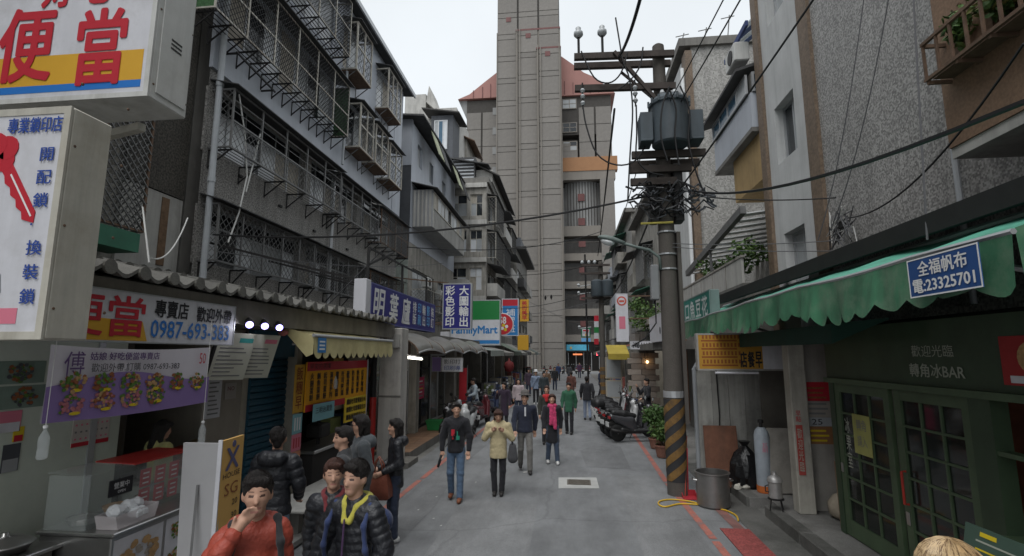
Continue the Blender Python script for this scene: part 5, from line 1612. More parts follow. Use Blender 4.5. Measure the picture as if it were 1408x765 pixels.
ns = thing('no_notice', 'small grey notice with the word NO beside the shutter', 'notice', fw_.p(7.15, 2.0, 0))
MB().box(7.05, 7.3, 1.95, 2.18, 0.001, 0.006, fw_).build('sheet', M('greyish_paper', (0.36, 0.33, 0.31), var=0.04), ns)
text('NO', fw_, 7.1, 7.25, 2.07, 2.13, M('maroon_ink', (0.18, 0.05, 0.05), var=0), ns, c=0.008)

# kitchen clutter in the dark opening
kt = thing('kitchen_counter', 'black kitchen counter with pots inside the dark opening', 'counter', (-5.6, 6.6, 0.16))
MB().bbox(-5.75, -4.98, 5.95, 7.42, 1.02, 1.07, r=0.01).build('worktop', steel, kt)
MB().bbox(-5.7, -5.02, 6.0, 7.4, 0.165, 1.018, r=0.01).build('cabinet', M('pale_green_cabinet', (0.40, 0.43, 0.38), var=0.1), kt)
for i, (y, r, h, m_, lb) in enumerate(((6.2, 0.14, 0.3, black_metal, 'black stock pot on the kitchen counter'), (6.72, 0.10, 0.26, M('red_caddy', (0.4, 0.07, 0.04)), 'red canister on the kitchen counter'), (7.0, 0.09, 0.3, M('straw_box', (0.35, 0.25, 0.12)), 'tan box of straws on the kitchen counter'), (7.22, 0.08, 0.24, food_brown, 'brown canister at the counter end beside the notice'))):
	MB().lathe([(r * 0.95, 0), (r, h * 0.9), (r * 1.05, h * 0.92), (r * 1.02, h), (r * 0.2, h + 0.03)], 16, (-5.3, y, 1.072)).build('kitchen_pot', m_, label=lb, cat='pot', autosmooth=40)
mb = MB().box(-5.1, -5.08, 6.95, 7.3, 1.1, 1.5).build('menu_card', M('cream_card', (0.5, 0.45, 0.3)), label='cream menu card standing on the kitchen counter', cat='menu card')
for j in range(6):
	MB().box(-5.079, -5.076, 7.0, 7.2, 1.15 + j * 0.05, 1.165 + j * 0.05).build('menu_line', grey_print, mb)

# water bottles on strings
for k, (px_, py_, X_b) in enumerate(((60, 608, -3.75), (278, 595, -3.75))):
	p = at(px_, py_, X=X_b)
	t = thing('water_bottle', ('clear water bottle hanging on a string in front of the mint wall', 'clear water bottle hanging on a string beside the kitchen opening')[k], 'bottle', (p.x, p.y, p.z - 0.12), local=True)
	MB().lathe([(0.025, 0), (0.034, 0.012), (0.034, 0.07), (0.030, 0.08), (0.034, 0.09), (0.034, 0.15), (0.012, 0.2), (0.012, 0.215)], 14).build('bottle', glass_mat('bottle_plastic_%d' % k, (0.8, 0.85, 0.87), 0.08, 0.2), t, smooth=True)
	MB().lathe([(0.015, 0.216), (0.015, 0.235)], 10).build('cap', white_ink, t)
	MB().tube([(0, 0, 0.235), (0, 0, 2.96 - p.z + 0.12)], 0.003, 4).build('string', cable_white, t)

# ---- board standing on the road edge (grey back, orange face)
bd = thing('standing_board', 'tall grey-backed standing board with orange price face beside the red jacket', 'sign', (-3.2, 4.45, 0))
Pa, Pb = at(252, 612, Y=4.25), at(304, 607, Y=4.25)
lean = 0.1
zt_ = 1.84
f = Fr((Pa.x, 4.25, 0), (0, -1, 0))
w = Pb.x - Pa.x
MB().prism([(0.06, 0.02), (w + 0.04, 0.02), (w, zt_), (0, zt_)], -0.03, 0.0, f).build('back_panel', M('grey_white_board', (0.36, 0.355, 0.36), var=0.06, rough=0.5, dirt_amt=0.1), bd)
MB().bar(f.p(w * 0.5, 1.5, 0.012), f.p(w * 0.85, 0.05, 0.2), 0.018).build('prop', grey_iron, bd)
fo_ = Fr((Pb.x + 0.005, 4.25, 0), (1, 0.12, 0))
MB().box(0.0, 0.36, 0.05, 1.86, -0.012, 0.012, fo_).build('price_face', M('light_orange_face', (0.60, 0.36, 0.11), var=0.04), bd)
MB().box(-0.012, 0.0, 0.03, 1.87, -0.02, 0.014, fo_).build('edge_strip', white_plate, bd)
text('X', fo_, 0.07, 0.28, 1.6, 1.78, M('slate_ink', (0.1, 0.1, 0.2), var=0), bd, c=0.014, bold=0.02)
MB().lathe([(0.03, 0), (0.03, 0.003)], 12, fo_.p(0.19, 1.81, 0.0135), fo_.n).build('emblem_dot', M('slate_ink2', (0.1, 0.1, 0.2), var=0), bd)
text('HOUSE', fo_, 0.04, 0.32, 1.53, 1.575, black_ink, bd, c=0.014)
text('SG', fo_, 0.08, 0.3, 1.38, 1.48, food_brown, bd, c=0.014)
for j, s_ in enumerate(('20', '30', '30', '35', '35', '40')):
	text(s_, fo_, 0.22, 0.31, 1.28 - j * 0.11, 1.33 - j * 0.11, black_ink, bd, c=0.014)

# ------------------------------------------------------------------ breakfast shop: yellow awning, menus, pier
ya_mat = M('yellow_awning_cloth', (0.52, 0.46, 0.24), rough=0.6, var=0.12, scale=2, dirt=(0.24, 0.18, 0.07), dirt_amt=0.35)


def scallop(y0, y1, pitch, depth, n=6):
	out = []
	k = max(1, round((y1 - y0) / pitch))
	for i in range(k * n + 1):
		t = i / n
		out.append((y0 + (y1 - y0) * i / (k * n), depth * abs(math.sin(math.pi * t)) ** 0.7))
	return out


aw = thing('awning', 'faded yellow retractable awning with pointed fringe over the breakfast shop', 'awning', (-4.2, 8.9, 2.5))
y0, y1 = 7.15, 10.5
rings = []
for j in range(9):
	t = j / 8
	x = -4.25 + 0.55 * t
	z = 3.02 - 0.16 * t - 0.02 * math.sin(t * 3.14)
	rings.append([Vector((x, y0 + (y1 - y0) * i / 30, z - 0.012 * math.sin(i * 0.9) * t)) for i in range(31)])
top = MB()
vs = [p for r_ in rings for p in r_]
top.add(vs, [(j * 31 + i, j * 31 + i + 1, (j + 1) * 31 + i + 1, (j + 1) * 31 + i) for j in range(8) for i in range(30)])
top.build('canopy', ya_mat, aw, smooth=True)
fr_ = MB()
sc = scallop(y0, y1, 0.26, 0.09)
for i in range(len(sc) - 1):
	a, b = sc[i], sc[i + 1]
	w1, w2 = 0.01 * math.sin(i * 0.5), 0.01 * math.sin((i + 1) * 0.5)
	fr_.add([(-3.7, a[0], 2.86), (-3.7, b[0], 2.86), (-3.69 + w2, b[0], 2.62 - b[1]), (-3.69 + w1, a[0], 2.62 - a[1])], [(0, 1, 2, 3)])
fr_.build('valance', ya_mat, aw, smooth=True)
MB().add([(-4.25, y0, 3.02), (-3.7, y0, 2.86), (-3.7, y0, 2.6), (-3.8, y0, 2.56), (-3.9, y0, 2.66)], [(0, 1, 2, 3, 4)]).build('side_flap', ya_mat, aw)
MB().tube([(-3.7, y0 - 0.02, 2.87), (-3.7, y1 + 0.02, 2.87)], 0.025, 8).tube([(-4.25, y0 - 0.02, 3.0), (-4.25, y1 + 0.02, 3.0)], 0.04, 8).build('roller', alu, aw)
for y in (y0 + 0.3, y1 - 0.3):
	MB().tube([(-4.2, y, 2.75), (-3.95, y + 0.2, 2.76), (-3.72, y, 2.84)], 0.02, 6).build('folding_arm', alu, aw)
fv = Fr((-3.688, 0, 0), (1, 0, 0))
tg = MB().box(7.25, 7.5, 2.62, 2.84, 0.004, 0.01, fv).build('blue_tag', azure_face, aw)
for j in range(3):
	MB().box(7.29, 7.46, 2.66 + j * 0.055, 2.685 + j * 0.055, 0.0105, 0.0115, fv).build('tag_print', white_ink, tg)
MB().lathe([(0.02, 0), (0.07, 0.03), (0.07, 0.07), (0.02, 0.1)], 12, (-4.15, 7.1, 2.86)).build('red_lantern', M('faded_red_plastic', (0.45, 0.16, 0.15)), label='small faded red ball at the near end of the yellow awning', cat='lantern', autosmooth=60)

fm = Fr((-4.55, 0, 0), (1, 0, 0))
mn = thing('menu_board', 'big orange breakfast menu board with red borders', 'menu board', (-4.55, 9.9, 1.5))
MB().box(8.62, 11.35, 1.6, 2.46, -0.03, 0.0, fm).build('board', M('menu_orange', (0.78, 0.36, 0.02), var=0.06), mn)
patch(mn, 'red_border', fm, 8.62, 11.35, 2.3, 2.46, red_ink, c=0.001)
patch(mn, 'red_border', fm, 8.62, 10.2, 1.6, 1.72, red_ink, c=0.001)
patch(mn, 'frame_edge', fm, 11.3, 11.37, 1.2, 2.48, white_plate, c=0.004)
text('早安的選擇', fm, 8.7, 9.5, 2.33, 2.43, black_ink, mn, c=0.004)
items = ['火腿蛋餅', '鮪魚蛋餅', '起司蛋餅', '漢堡系列', '蘿蔔糕', '吐司夾蛋', '豬排堡', '奶茶豆漿', '熱狗薯餅', '紅茶咖啡']
for i, s_ in enumerate(items):
	text(s_, fm, 8.74 + i * 0.25, 8.87 + i * 0.25, 1.78, 2.26, black_ink, mn, c=0.003, vertical=True, bold=0.02)
mo = thing('price_board', 'yellow price strip with 45, 35 and 50 below the menu board', 'menu board', (-4.54, 10.8, 1.2))
MB().box(10.22, 11.3, 1.22, 1.71, -0.015, 0.012, fm).build('board', M('price_yellow', (0.8, 0.56, 0.05), var=0.05), mo)
for j, s_ in enumerate(('鐵板麵套餐組合50', '總匯吐司套餐組合35', '鐵板吐司套餐組合45')):
	text(s_, fm, 10.27, 11.25, 1.26 + j * 0.155, 1.37 + j * 0.155, black_ink, mo, c=0.015, bold=0.02)
bb = thing('notice_board', 'light blue hand-lettered card hanging under the menu board', 'notice', (-4.5, 9.1, 1.4))
fm2 = Fr((-4.48, 0, 0), (1, 0, 0))
MB().box(8.78, 9.6, 1.42, 1.72, -0.01, 0.0, fm2).build('card', M('powder_blue_card', (0.22, 0.45, 0.50), var=0.05), bb)
text('三明治漢堡', fm2, 8.86, 9.5, 1.55, 1.66, black_ink, bb, c=0.004)
vb = thing('vertical_banner', 'narrow orange vertical banner with brush characters beside the shutter', 'banner', (-4.6, 8.42, 0.6))
fv2 = Fr((-4.58, 0, 0), (1, 0, 0))
MB().box(8.28, 8.6, 1.62, 2.42, -0.01, 0.0, fv2).build('cloth', orange_face, vb)
text('飯糰早', fv2, 8.33, 8.54, 1.68, 2.38, M('dark_red_ink', (0.22, 0.03, 0.02), var=0), vb, c=0.004, vertical=True)
cds = thing('notice_strip', 'strip of pale blue, pink and striped cards below the orange banner', 'notice', (-4.58, 8.45, 0.6))
for j, (mt, z0, z1) in enumerate(((bpy.data.materials['powder_blue_card'], 1.28, 1.6), (pink_ink, 1.0, 1.27), (M('salmon_card', (0.6, 0.25, 0.16)), 0.62, 0.99))):
	MB().box(8.28, 8.58, z0, z1, 0.002, 0.01, fv2).build('card', mt, cds)
	for i in range(3):
		MB().box(8.33 + i * 0.08, 8.37 + i * 0.08, z0 + 0.05, z1 - 0.06, 0.0105, 0.0115, fv2).build('card_print', (white_ink, red_ink, yellow_ink)[j], cds)
bl_ = MB().lathe([(0.02, 0), (0.036, 0.02), (0.036, 0.14), (0.013, 0.2), (0.013, 0.23)], 12, at(461, 535, X=-4.3)).build('water_bottle', glass_mat('bottle_plastic_c', (0.8, 0.85, 0.87), 0.08, 0.4), label='water bottle dangling in front of the orange menu board', cat='bottle', smooth=True)
# pier with red pipe
pr = thing('shop_pier', 'square white-painted pier with red foot pipe between the shops', 'pier', (-4.1, 11.85, 0))
MB().bbox(-4.38, -3.86, 11.62, 12.1, 0.12, 3.2, r=0.015).build('shaft', M('grimy_white_paint', (0.45, 0.43, 0.40), var=0.12, scale=2, streak=0.45, dirt_amt=0.3), pr)
MB().box(-4.385, -3.855, 11.61, 11.618, 1.62, 1.66).build('crack_band', cement_dark, pr)
MB().tube([(-4.5, 11.62, 0.16), (-4.5, 11.62, 1.62)], 0.075, 12).build('red_pipe', M('red_gloss_pipe', (0.40, 0.025, 0.02), rough=0.35), pr)
MB().tube([(-4.5, 11.62, 1.62), (-4.5, 11.62, 2.95)], 0.06, 10).tube([(-4.66, 11.62, 1.3), (-4.66, 11.6, 2.2), (-4.5, 11.5, 2.7)], 0.045, 8).build('dark_pipe', black_metal, pr)
MB().box(-4.2, -3.9, 11.55, 12.1, 2.75, 3.05).build('beam_end', cement_light, pr)
# worktop and grill of the breakfast shop
gr = thing('griddle_bench', 'steel griddle bench under the breakfast menu', 'bench', (-4.6, 10, 0.16))
MB().bbox(-5.1, -4.45, 8.85, 11.2, 0.86, 0.92, r=0.01).build('worktop', steel, gr)
MB().bbox(-5.05, -4.5, 8.9, 11.15, 0.17, 0.858, r=0.01).build('cabinet', M('black_cabinet', (0.03, 0.028, 0.027)), gr)
MB().tube([(-4.75, 9.55, 0.92), (-4.75, 9.55, 1.35), (-4.72, 9.7, 1.5)], 0.035, 8).bbox(-4.9, -4.6, 9.35, 9.75, 1.05, 1.3, r=0.03).build('drink_mixer', black_metal, gr)
bn = thing('low_bench', 'rough grey stone ledge along the kerb beside the back-turned puffer jacket', 'ledge', (-3.75, 8.4, 0))
MB().bbox(-4.2, -3.7, 6.9, 9.6, 0.02, 0.12, r=0.015).build('base', old_concrete, bn)
MB().bbox(-4.25, -3.62, 7.0, 9.3, 0.44, 0.49, r=0.015).build('slab', cement_light, bn)
for y in (7.2, 9.0):
	MB().box(-4.1, -3.8, y, y + 0.12, 0.122, 0.438).build('support', cement_dark, bn)

# ------------------------------------------------------------------ print shop and following shopfronts
ps = thing('print_shop_front', 'glazed print-shop front with tiled step and arched plastic awnings', 'shopfront', (-4.9, 16.5, 0.2))
MB().box(-8.3, -8.2, 12.1, 24, 0, 3.3).build('rear_wall', cement_dark, ps)
MB().box(-8.3, -4.2, 12.1, 24, 3.0, 3.2).build('ceiling', cement_dark, ps)
fp2 = Fr((-4.95, 0, 0), (1, 0, 0))
for i, (a0, a1) in enumerate(((12.6, 14.0), (14.1, 15.6), (16.0, 18.0), (18.1, 20.3))):
	wdw = window(ps, fp2, a0, a1, 0.22, 2.6, 2, 1, (black_metal, alu)[i % 2], [shop_glass_dark], c=0.0, fw=0.07, split=0.8, name='glass_door')
MB().box(-5.05, -4.9, 12.1, 24, 2.6, 3.0).build('transom', M('print_shop_transom', (0.12, 0.085, 0.065), var=0.2), ps)
MB().bbox(-4.98, -4.7, 15.62, 15.98, 0.2, 2.98, r=0.012).build('pier', cement_wall, ps)
MB().bbox(-4.98, -4.6, 20.5, 20.9, 0.2, 2.98, r=0.012).build('pier', cement_wall, ps)
shelf_cols = [M('shelf_goods_%d' % i, c) for i, c in enumerate(((0.25, 0.3, 0.12), (0.35, 0.12, 0.1), (0.1, 0.14, 0.28), (0.45, 0.42, 0.35), (0.3, 0.2, 0.06)))]
for i in range(10):
	for j in range(3):
		y = 12.9 + i * 0.78
		MB().box(-6.4, -6.1, y, y + 0.6, 0.4 + j * 0.75, 0.9 + j * 0.75 + R.uniform(0, 0.12)).build('stocked_shelf', R.choice(shelf_cols), ps)
# posters
for i, (y0, y1, z0, z1, mt, lb, tx, ink) in enumerate(((14.4, 14.75, 1.6, 2.25, yellow_ink, 'yellow poster on the print-shop glass', '', None), (13.3, 13.85, 0.9, 2.0, bpy.data.materials['powder_blue_card'], 'pale blue price poster on the print-shop door', '', None),
		(16.1, 17.1, 1.15, 1.85, M('magenta_poster', (0.42, 0.03, 0.09)), 'red and magenta poster standing against the glass', '優惠', yellow_ink), (14.2, 14.9, 0.6, 1.55, M('amber_poster', (0.5, 0.3, 0.05)), 'amber poster low on the print-shop glass', '', None))):
	t = MB().box(y0, y1, z0, z1, 0.08, 0.09, fp2).build('poster', mt, label=lb, cat='poster')
	for j in range(5):
		MB().box(y0 + 0.06, y1 - 0.1 - 0.15 * R.random(), z0 + 0.08 + j * (z1 - z0 - 0.12) / 5, z0 + 0.12 + j * (z1 - z0 - 0.12) / 5, 0.0905, 0.0925, fp2).build('print_line', (white_ink, yellow_ink, grey_print)[(i + j) % 3], t)
sg = lightbox('shop_sign', 'white hanging sign with print-shop characters below the arched awning', Fr((0, 17.4, 0), (0, -1, 0)), -4.35, -3.62, 2.0, 2.47, 0.08, white_plate, alu, 0.015)
fz = Fr((0, 17.4, 0), (0, -1, 0))
text('影印打', fz, -4.27, -3.7, 2.26, 2.42, black_ink, sg)
text('印刷導', fz, -4.27, -3.7, 2.05, 2.21, blue_ink, sg)
sp = lightbox('shop_sign', 'small purple sign next to the white hanging print-shop sign', Fr((0, 17.6, 0), (0, -1, 0)), -4.75, -4.42, 2.0, 2.5, 0.06, purple_face, alu, 0.012)
rb = thing('vertical_banner', 'red vertical banner at the corner of the print shop', 'banner', (-3.8, 18.5, 0.3))
MB().box(-3.95, -3.68, 0.5, 2.1, -0.02, 0.0, Fr((0, 18.4, 0), (0, -1, 0))).build('cloth', M('banner_red', (0.40, 0.02, 0.03)), rb)
MB().tube([(-3.66, 18.42, 0.2), (-3.66, 18.42, 2.2)], 0.015, 6).build('pole', grey_iron, rb)
p = at(598, 592, Z=0.2)
bk = thing('plastic_basket', 'green plastic basket on the brown tiled step', 'basket', (p.x, p.y, 0.218), local=True)
MB().loft([[Vector((s * w, s2 * w * 0.75, z)) for s, s2 in ((-1, -1), (1, -1), (1, 1), (-1, 1))] for w, z in ((0.2, 0), (0.25, 0.28), (0.27, 0.28), (0.27, 0.31), (0.23, 0.31), (0.19, 0.03))]).build('basket_body', M('green_plastic', (0.03, 0.22, 0.07), rough=0.4), bk)
# fluorescent tube
ft = thing('fluorescent_lamp', 'lit fluorescent tube below the first arched awning', 'lamp', (-4.0, 13.1, 2.6))
pa, pb_ = at(554, 491, X=-4.1), at(580, 494, X=-4.1)
MB().tube([pa, pb_], 0.03, 8).build('tube', M('lit_tube', (0.9, 0.9, 0.85), emit=(1, 0.95, 0.8), emit_s=2.5), ft)
ld = bpy.data.lights.new('tube_light', 'POINT')
ld.energy, ld.color, ld.shadow_soft_size = 18, (1.0, 0.95, 0.85), 0.2
lo = bpy.data.objects.new('tube_light', ld)
COL.objects.link(lo)
lo.parent = ft
lo.location = (pa + pb_) / 2 + Vector((0, 0, -0.1)) - ft.location
MB().bar(pa + Vector((-0.02, 0, 0.05)), pb_ + Vector((-0.02, 0, 0.05)), 0.08, 0.03).build('housing', white_plate, ft)
# arched plastic awnings
arch_mat = M('smoked_plastic_awning', (0.19, 0.185, 0.17), rough=0.35, var=0.15, scale=3, dirt_amt=0.3, alpha=0.88)
arch_names = ['first arched plastic awning past the white pier', 'second arched plastic awning above the glass doors', 'third arched plastic awning above the print sign', 'fourth arched plastic awning near the blue signs']
for i in range(4):
	ya, yb = 12.25 + i * 2.7, 14.85 + i * 2.7
	t = thing('arched_awning', arch_names[i], 'awning', (-4.5, (ya + yb) / 2, 2.5), group='arched plastic awnings')
	rg = []
	for k in range(9):
		th = math.pi / 2 * k / 8
		rg.append([Vector((-5.0 + 1.35 * math.sin(th), ya + (yb - ya) * s, 2.62 + 0.55 * math.cos(th) + (0.10 * math.sin(s * math.pi)))) for s in [j / 8 for j in range(9)]])
	m_ = MB()
	m_.add([v for r_ in rg for v in r_], [(k * 9 + j, k * 9 + j + 1, (k + 1) * 9 + j + 1, (k + 1) * 9 + j) for k in range(8) for j in range(8)])
	m_.build('sheet', arch_mat, t, smooth=True)
	for s in (0, 4, 8):
		MB().tube([rg[k][s] + Vector((0, 0, -0.02)) for k in range(9)], 0.02, 5).build('rib', rust_iron, t)
	MB().tube(rg[8], 0.025, 5).build('front_tube', alu, t)
# farther shops: opening, awning and wares each
awn_cols = [(0.33, 0.36, 0.33), (0.28, 0.27, 0.25), (0.12, 0.15, 0.12), (0.24, 0.24, 0.22), (0.10, 0.095, 0.09), (0.30, 0.28, 0.22), (0.13, 0.16, 0.15), (0.2, 0.19, 0.17)]
nth = ['first', 'second', 'third', 'fourth', 'fifth', 'sixth', 'seventh', 'eighth']
for i in range(8):
	ya, yb = 23.6 + i * 5.2, 28.4 + i * 5.2
	X0 = -5.2
	t = thing('shopfront', 'dark open shop with sloping canopy, %s after the arched awnings' % nth[i], 'shopfront', (X0, (ya + yb) / 2, 0.06))
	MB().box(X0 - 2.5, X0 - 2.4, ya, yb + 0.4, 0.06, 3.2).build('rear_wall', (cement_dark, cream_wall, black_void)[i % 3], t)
	MB().box(X0 - 2.4, X0 + 0.3, ya, yb + 0.4, 3.05 if i < 2 else 3.2, 3.2 if i < 2 else 3.9).build('fascia_box', (cement_wall, bluegrey_dark, cement_dark)[i % 3], t)
	MB().box(X0 - 2.4, X0 + 0.25, ya - 0.15, ya + 0.15, 0.06, 3.2).build('party_wall', (cream_wall, cement_wall, pebble_dark)[i % 3], t)
	am = M('shop_canopy_%d' % i, awn_cols[i], rough=0.6, var=0.15, streak=0.2)
	MB().loft([[Vector((X0 + 0.3, y, 3.35 - 0.4 * (i < 2))), Vector((X0 + 1.6, y, 2.75 - 0.1 * (i % 2))), Vector((X0 + 1.6, y, 2.78 - 0.1 * (i % 2))), Vector((X0 + 0.3, y, 3.40 - 0.4 * (i < 2)))] for y in (ya, yb)]).build('canopy', am, t)
	MB().box(X0 + 1.6, X0 + 1.61, ya, yb, 2.5, 2.77 - 0.1 * (i % 2)).build('valance', am, t)
	MB().tube([(X0 + 1.4, ya + 0.2, 0.06), (X0 + 1.4, ya + 0.2, 2.8)], 0.03, 6).build('post', grey_iron, t)
	for k in range(5):
		y = ya + 0.4 + k * 0.9
		h = R.uniform(0.5, 1.1)
		MB().bbox(X0 + 0.1, X0 + 0.8, y, y + 0.75, 0.06, 0.06 + h, r=0.02).build('ware_stand', R.choice(shelf_cols + [cement_light, black_metal, cream_wall]), t)
# lantern and small hanging signs
MB().lathe([(0.06, 0), (0.22, 0.08), (0.28, 0.3), (0.22, 0.52), (0.06, 0.6), (0.02, 0.75)], 14, at(700, 512, Y=27.5)).build('paper_lantern', M('lantern_red', (0.13, 0.015, 0.015)), label='round dark red paper lantern hanging under a shop canopy', cat='lantern', smooth=True)

# ------------------------------------------------------------------ projecting signs on the shop row
f = Fr((-4.28, 0, 0), (1, 0, 0))
t = lightbox('shop_sign', 'long navy print-shop sign with white brush characters above the yellow awning', f, 10.7, 16.1, 3.28, 4.16, 0.28, navy_face, M('navy_frame', (0.12, 0.13, 0.3)), 0.03)
MB().bbox(-4.56, -4.28, 10.42, 10.69, 3.3, 4.2, r=0.01).build('end_box', white_plate, t)
text('明', f, 10.85, 11.55, 3.38, 4.06, white_ink, t, c=0.002, bold=0.02, shear=0.12)
text('葉', f, 11.85, 12.5, 3.38, 4.06, white_ink, t, c=0.002, bold=0.02, shear=0.12)
text('廬', f, 12.8, 13.5, 3.38, 4.06, white_ink, t, c=0.002, bold=0.02, shear=0.12)
for i, s_ in enumerate(('排版', '印刷', '輸出', '影印', '裝訂')):
	text(s_, f, 13.72 + i * 0.47, 14.05 + i * 0.47, 3.42, 4.04, (white_ink, pale_blue_ink)[i % 2], t, c=0.002, vertical=True, bold=0.02)
br = MB()
for y in (11.0, 13.4, 15.8):
	br.bar((-4.4, y, 4.17), (-8.4, y, 5.2), 0.05).bar((-4.5, y, 3.5), (-4.5, y, 5.0), 0.05)
br.bar((-4.5, 11.0, 4.6), (-4.5, 12.6, 5.2), 0.05).bar((-4.5, 11.0, 5.0), (-4.5, 15.8, 5.0), 0.04)
br.build('bracket', black_metal, t)
SYs = 22.0
f = Fr((0, SYs, 0), (0, -1, 0))
p0, p1 = at(609, 390, Y=SYs), at(648, 453, Y=SYs)
t = lightbox('shop_sign', 'upright navy sign with two columns of white characters for printing', f, p0.x, p1.x, p1.z, p0.z, 0.3, navy_face, alu, 0.05, bracket=[((p0.x + 0.2, SYs + 0.15, p0.z + 0.03), (-8.4, SYs + 0.15, p0.z + 0.4)), ((p0.x, SYs + 0.15, p1.z + 0.3), (-8.4, SYs + 0.15, p1.z + 0.3))])
w = p1.x - p0.x
text('彩色影印', f, p0.x + 0.13, p0.x + 0.13 + w * 0.32, p1.z + 0.12, p0.z - 0.12, white_ink, t, c=0.003, vertical=True, bold=0.02)
text('大圖輸出', f, p1.x - 0.13 - w * 0.32, p1.x - 0.13, p1.z + 0.12, p0.z - 0.12, white_ink, t, c=0.003, vertical=True, bold=0.02)
SYs = 26.0
f = Fr((0, SYs, 0), (0, -1, 0))
p0, p1 = at(622, 413, Y=SYs), at(688, 475, Y=SYs)
t = lightbox('shop_sign', 'square convenience-store sign, green above, white with blue letters below', f, p0.x - 0.1, p1.x, p1.z, p0.z, 0.35, white_plate, alu, 0.05, bracket=[((p0.x, SYs + 0.2, p0.z - 0.3), (-8.4, SYs + 0.2, p0.z - 0.3))])
zz_ = lambda py_: at(650, py_, Y=SYs).z
patch(t, 'green_field', f, p0.x - 0.05, p1.x - 0.05, zz_(440), p0.z - 0.05, green_face, c=0.001)
patch(t, 'blue_field', f, p0.x - 0.05, p1.x - 0.05, zz_(473), zz_(468), azure_face, c=0.001)
text('FamilyMart', f, p0.x, p1.x - 0.16, zz_(462), zz_(448.5), azure_face, t, c=0.002, bold=0.03)
MB().box(p0.x - 0.6, p0.x - 0.12, zz_(473), zz_(456), -0.3, -0.02, f).build('side_box', white_plate, t)
SYs = 28.0
f = Fr((0, SYs, 0), (0, -1, 0))
c0 = at(691, 446, Y=SYs)
t = thing('shop_sign', 'round red sign with the number 58 and a flower emblem', 'sign', (c0.x, SYs, c0.z - 0.6))
MB().lathe([(0.6, -0.1), (0.62, -0.05), (0.62, 0.05), (0.58, 0.06)], 32, c0, (0, -1, 0)).build('casing', white_plate, t)
MB().lathe([(0.57, 0.061), (0.57, 0.066)], 32, c0, (0, -1, 0)).build('face', M('sign_red', (0.50, 0.03, 0.04)), t)
text('58', f, c0.x - 0.15, c0.x + 0.2, c0.z + 0.02, c0.z + 0.4, white_ink, t, c=0.07, bold=0.02)
for k in range(4):
	a = k * math.pi / 2 + 0.4
	MB().lathe([(0.09, 0.067), (0.09, 0.07)], 12, c0 + Vector((0.32 * 0.35 + 0.13 * math.cos(a), 0, -0.18 + 0.13 * math.sin(a))), (0, -1, 0)).build('petal', (white_ink, yellow_ink)[k % 2], t)
MB().bar((c0.x - 0.6, SYs, c0.z), (-7.5, SYs, c0.z), 0.05).build('bracket', rust_iron, t)
SYs = 30.0
f = Fr((0, SYs, 0), (0, -1, 0))
p0, p1 = at(697, 411, Y=SYs), at(713, 462, Y=SYs)
t = lightbox('shop_sign', 'tall sign with red top and blue field behind the round red one', f, p0.x - 0.3, p1.x, p1.z, p0.z, 0.25, azure_face, white_plate, 0.04, bracket=[((p0.x, SYs + 0.15, p1.z + 0.4), (-7.5, SYs + 0.15, p1.z + 0.4))])
patch(t, 'red_field', f, p0.x - 0.26, p1.x - 0.04, p0.z - 0.42, p0.z - 0.05, red_ink, c=0.001)
text('補習班', f, p0.x - 0.05, p1.x - 0.2, p1.z + 0.2, p0.z - 0.6, white_ink, t, c=0.003, vertical=True)
SYs = 34.0
f = Fr((0, SYs, 0), (0, -1, 0))
p0, p1 = at(715, 412, Y=SYs), at(727, 442, Y=SYs)
t = lightbox('shop_sign', 'orange-yellow upright sign with red characters, farthest along the row', f, p0.x, p1.x, p1.z, p0.z, 0.22, orange_face, orange_face, 0.03, bracket=[((p0.x, SYs + 0.1, p0.z - 0.3), (-6.0, SYs + 0.1, p0.z - 0.3))])
text('美而美早', f, p0.x + 0.12, p1.x - 0.12, p1.z + 0.1, p0.z - 0.1, red_ink, t, c=0.003, vertical=True, bold=0.02)
MB().bbox(p0.x - 0.2, p1.x - 0.05, SYs + 0.3, SYs + 0.6, p1.z - 1.9, p1.z - 0.9, r=0.02).build('shop_sign', orange_face, label='small plain orange box sign below the upright orange sign', cat='sign')
# convenience store sign at the street end
SYs = 66.0
f = Fr((0, SYs, 0), (0, -1, 0))
p0, p1 = at(799, 451, Y=SYs), at(812, 464, Y=SYs)
t = lightbox('shop_sign', 'green-framed convenience-store sign with red and orange 7 at the street end', f, p0.x, p1.x, p1.z, p0.z, 0.3, white_plate, M('deep_green_frame', (0.01, 0.14, 0.07)), 0.13, bracket=[((p1.x, SYs + 0.1, p0.z - 0.4), (4.4, SYs + 0.1, p0.z - 0.4))])
w = p1.x - p0.x
MB().prism([(p0.x + 0.24, p0.z - 0.25), (p1.x - 0.22, p0.z - 0.25), (p1.x - 0.22, p0.z - 0.42), (p0.x + w * 0.55, p1.z + 0.2), (p0.x + w * 0.4, p1.z + 0.2), (p0.x + w * 0.58, p0.z - 0.45), (p0.x + 0.24, p0.z - 0.45)], 0.002, 0.01, f).build('seven', red_ink, t)
MB().prism([(p0.x + w * 0.42, p1.z + 0.42), (p0.x + w * 0.62, p1.z + 0.42), (p0.x + w * 0.55, p1.z + 0.2), (p0.x + w * 0.4, p1.z + 0.2)], 0.012, 0.016, f).build('seven_foot', orange_face, t)
text('ELEVEn', f, p0.x + 0.2, p1.x - 0.2, p1.z + 0.5, p1.z + 0.68, M('dark_green_ink', (0.01, 0.12, 0.05), var=0), t, c=0.02)
pp = at(799, 470, Y=SYs)
MB().box(p0.x, p1.x, pp.z, p1.z - 0.1, -0.3, 0.0, f).build('lower_panel', pale_blue_ink, t)
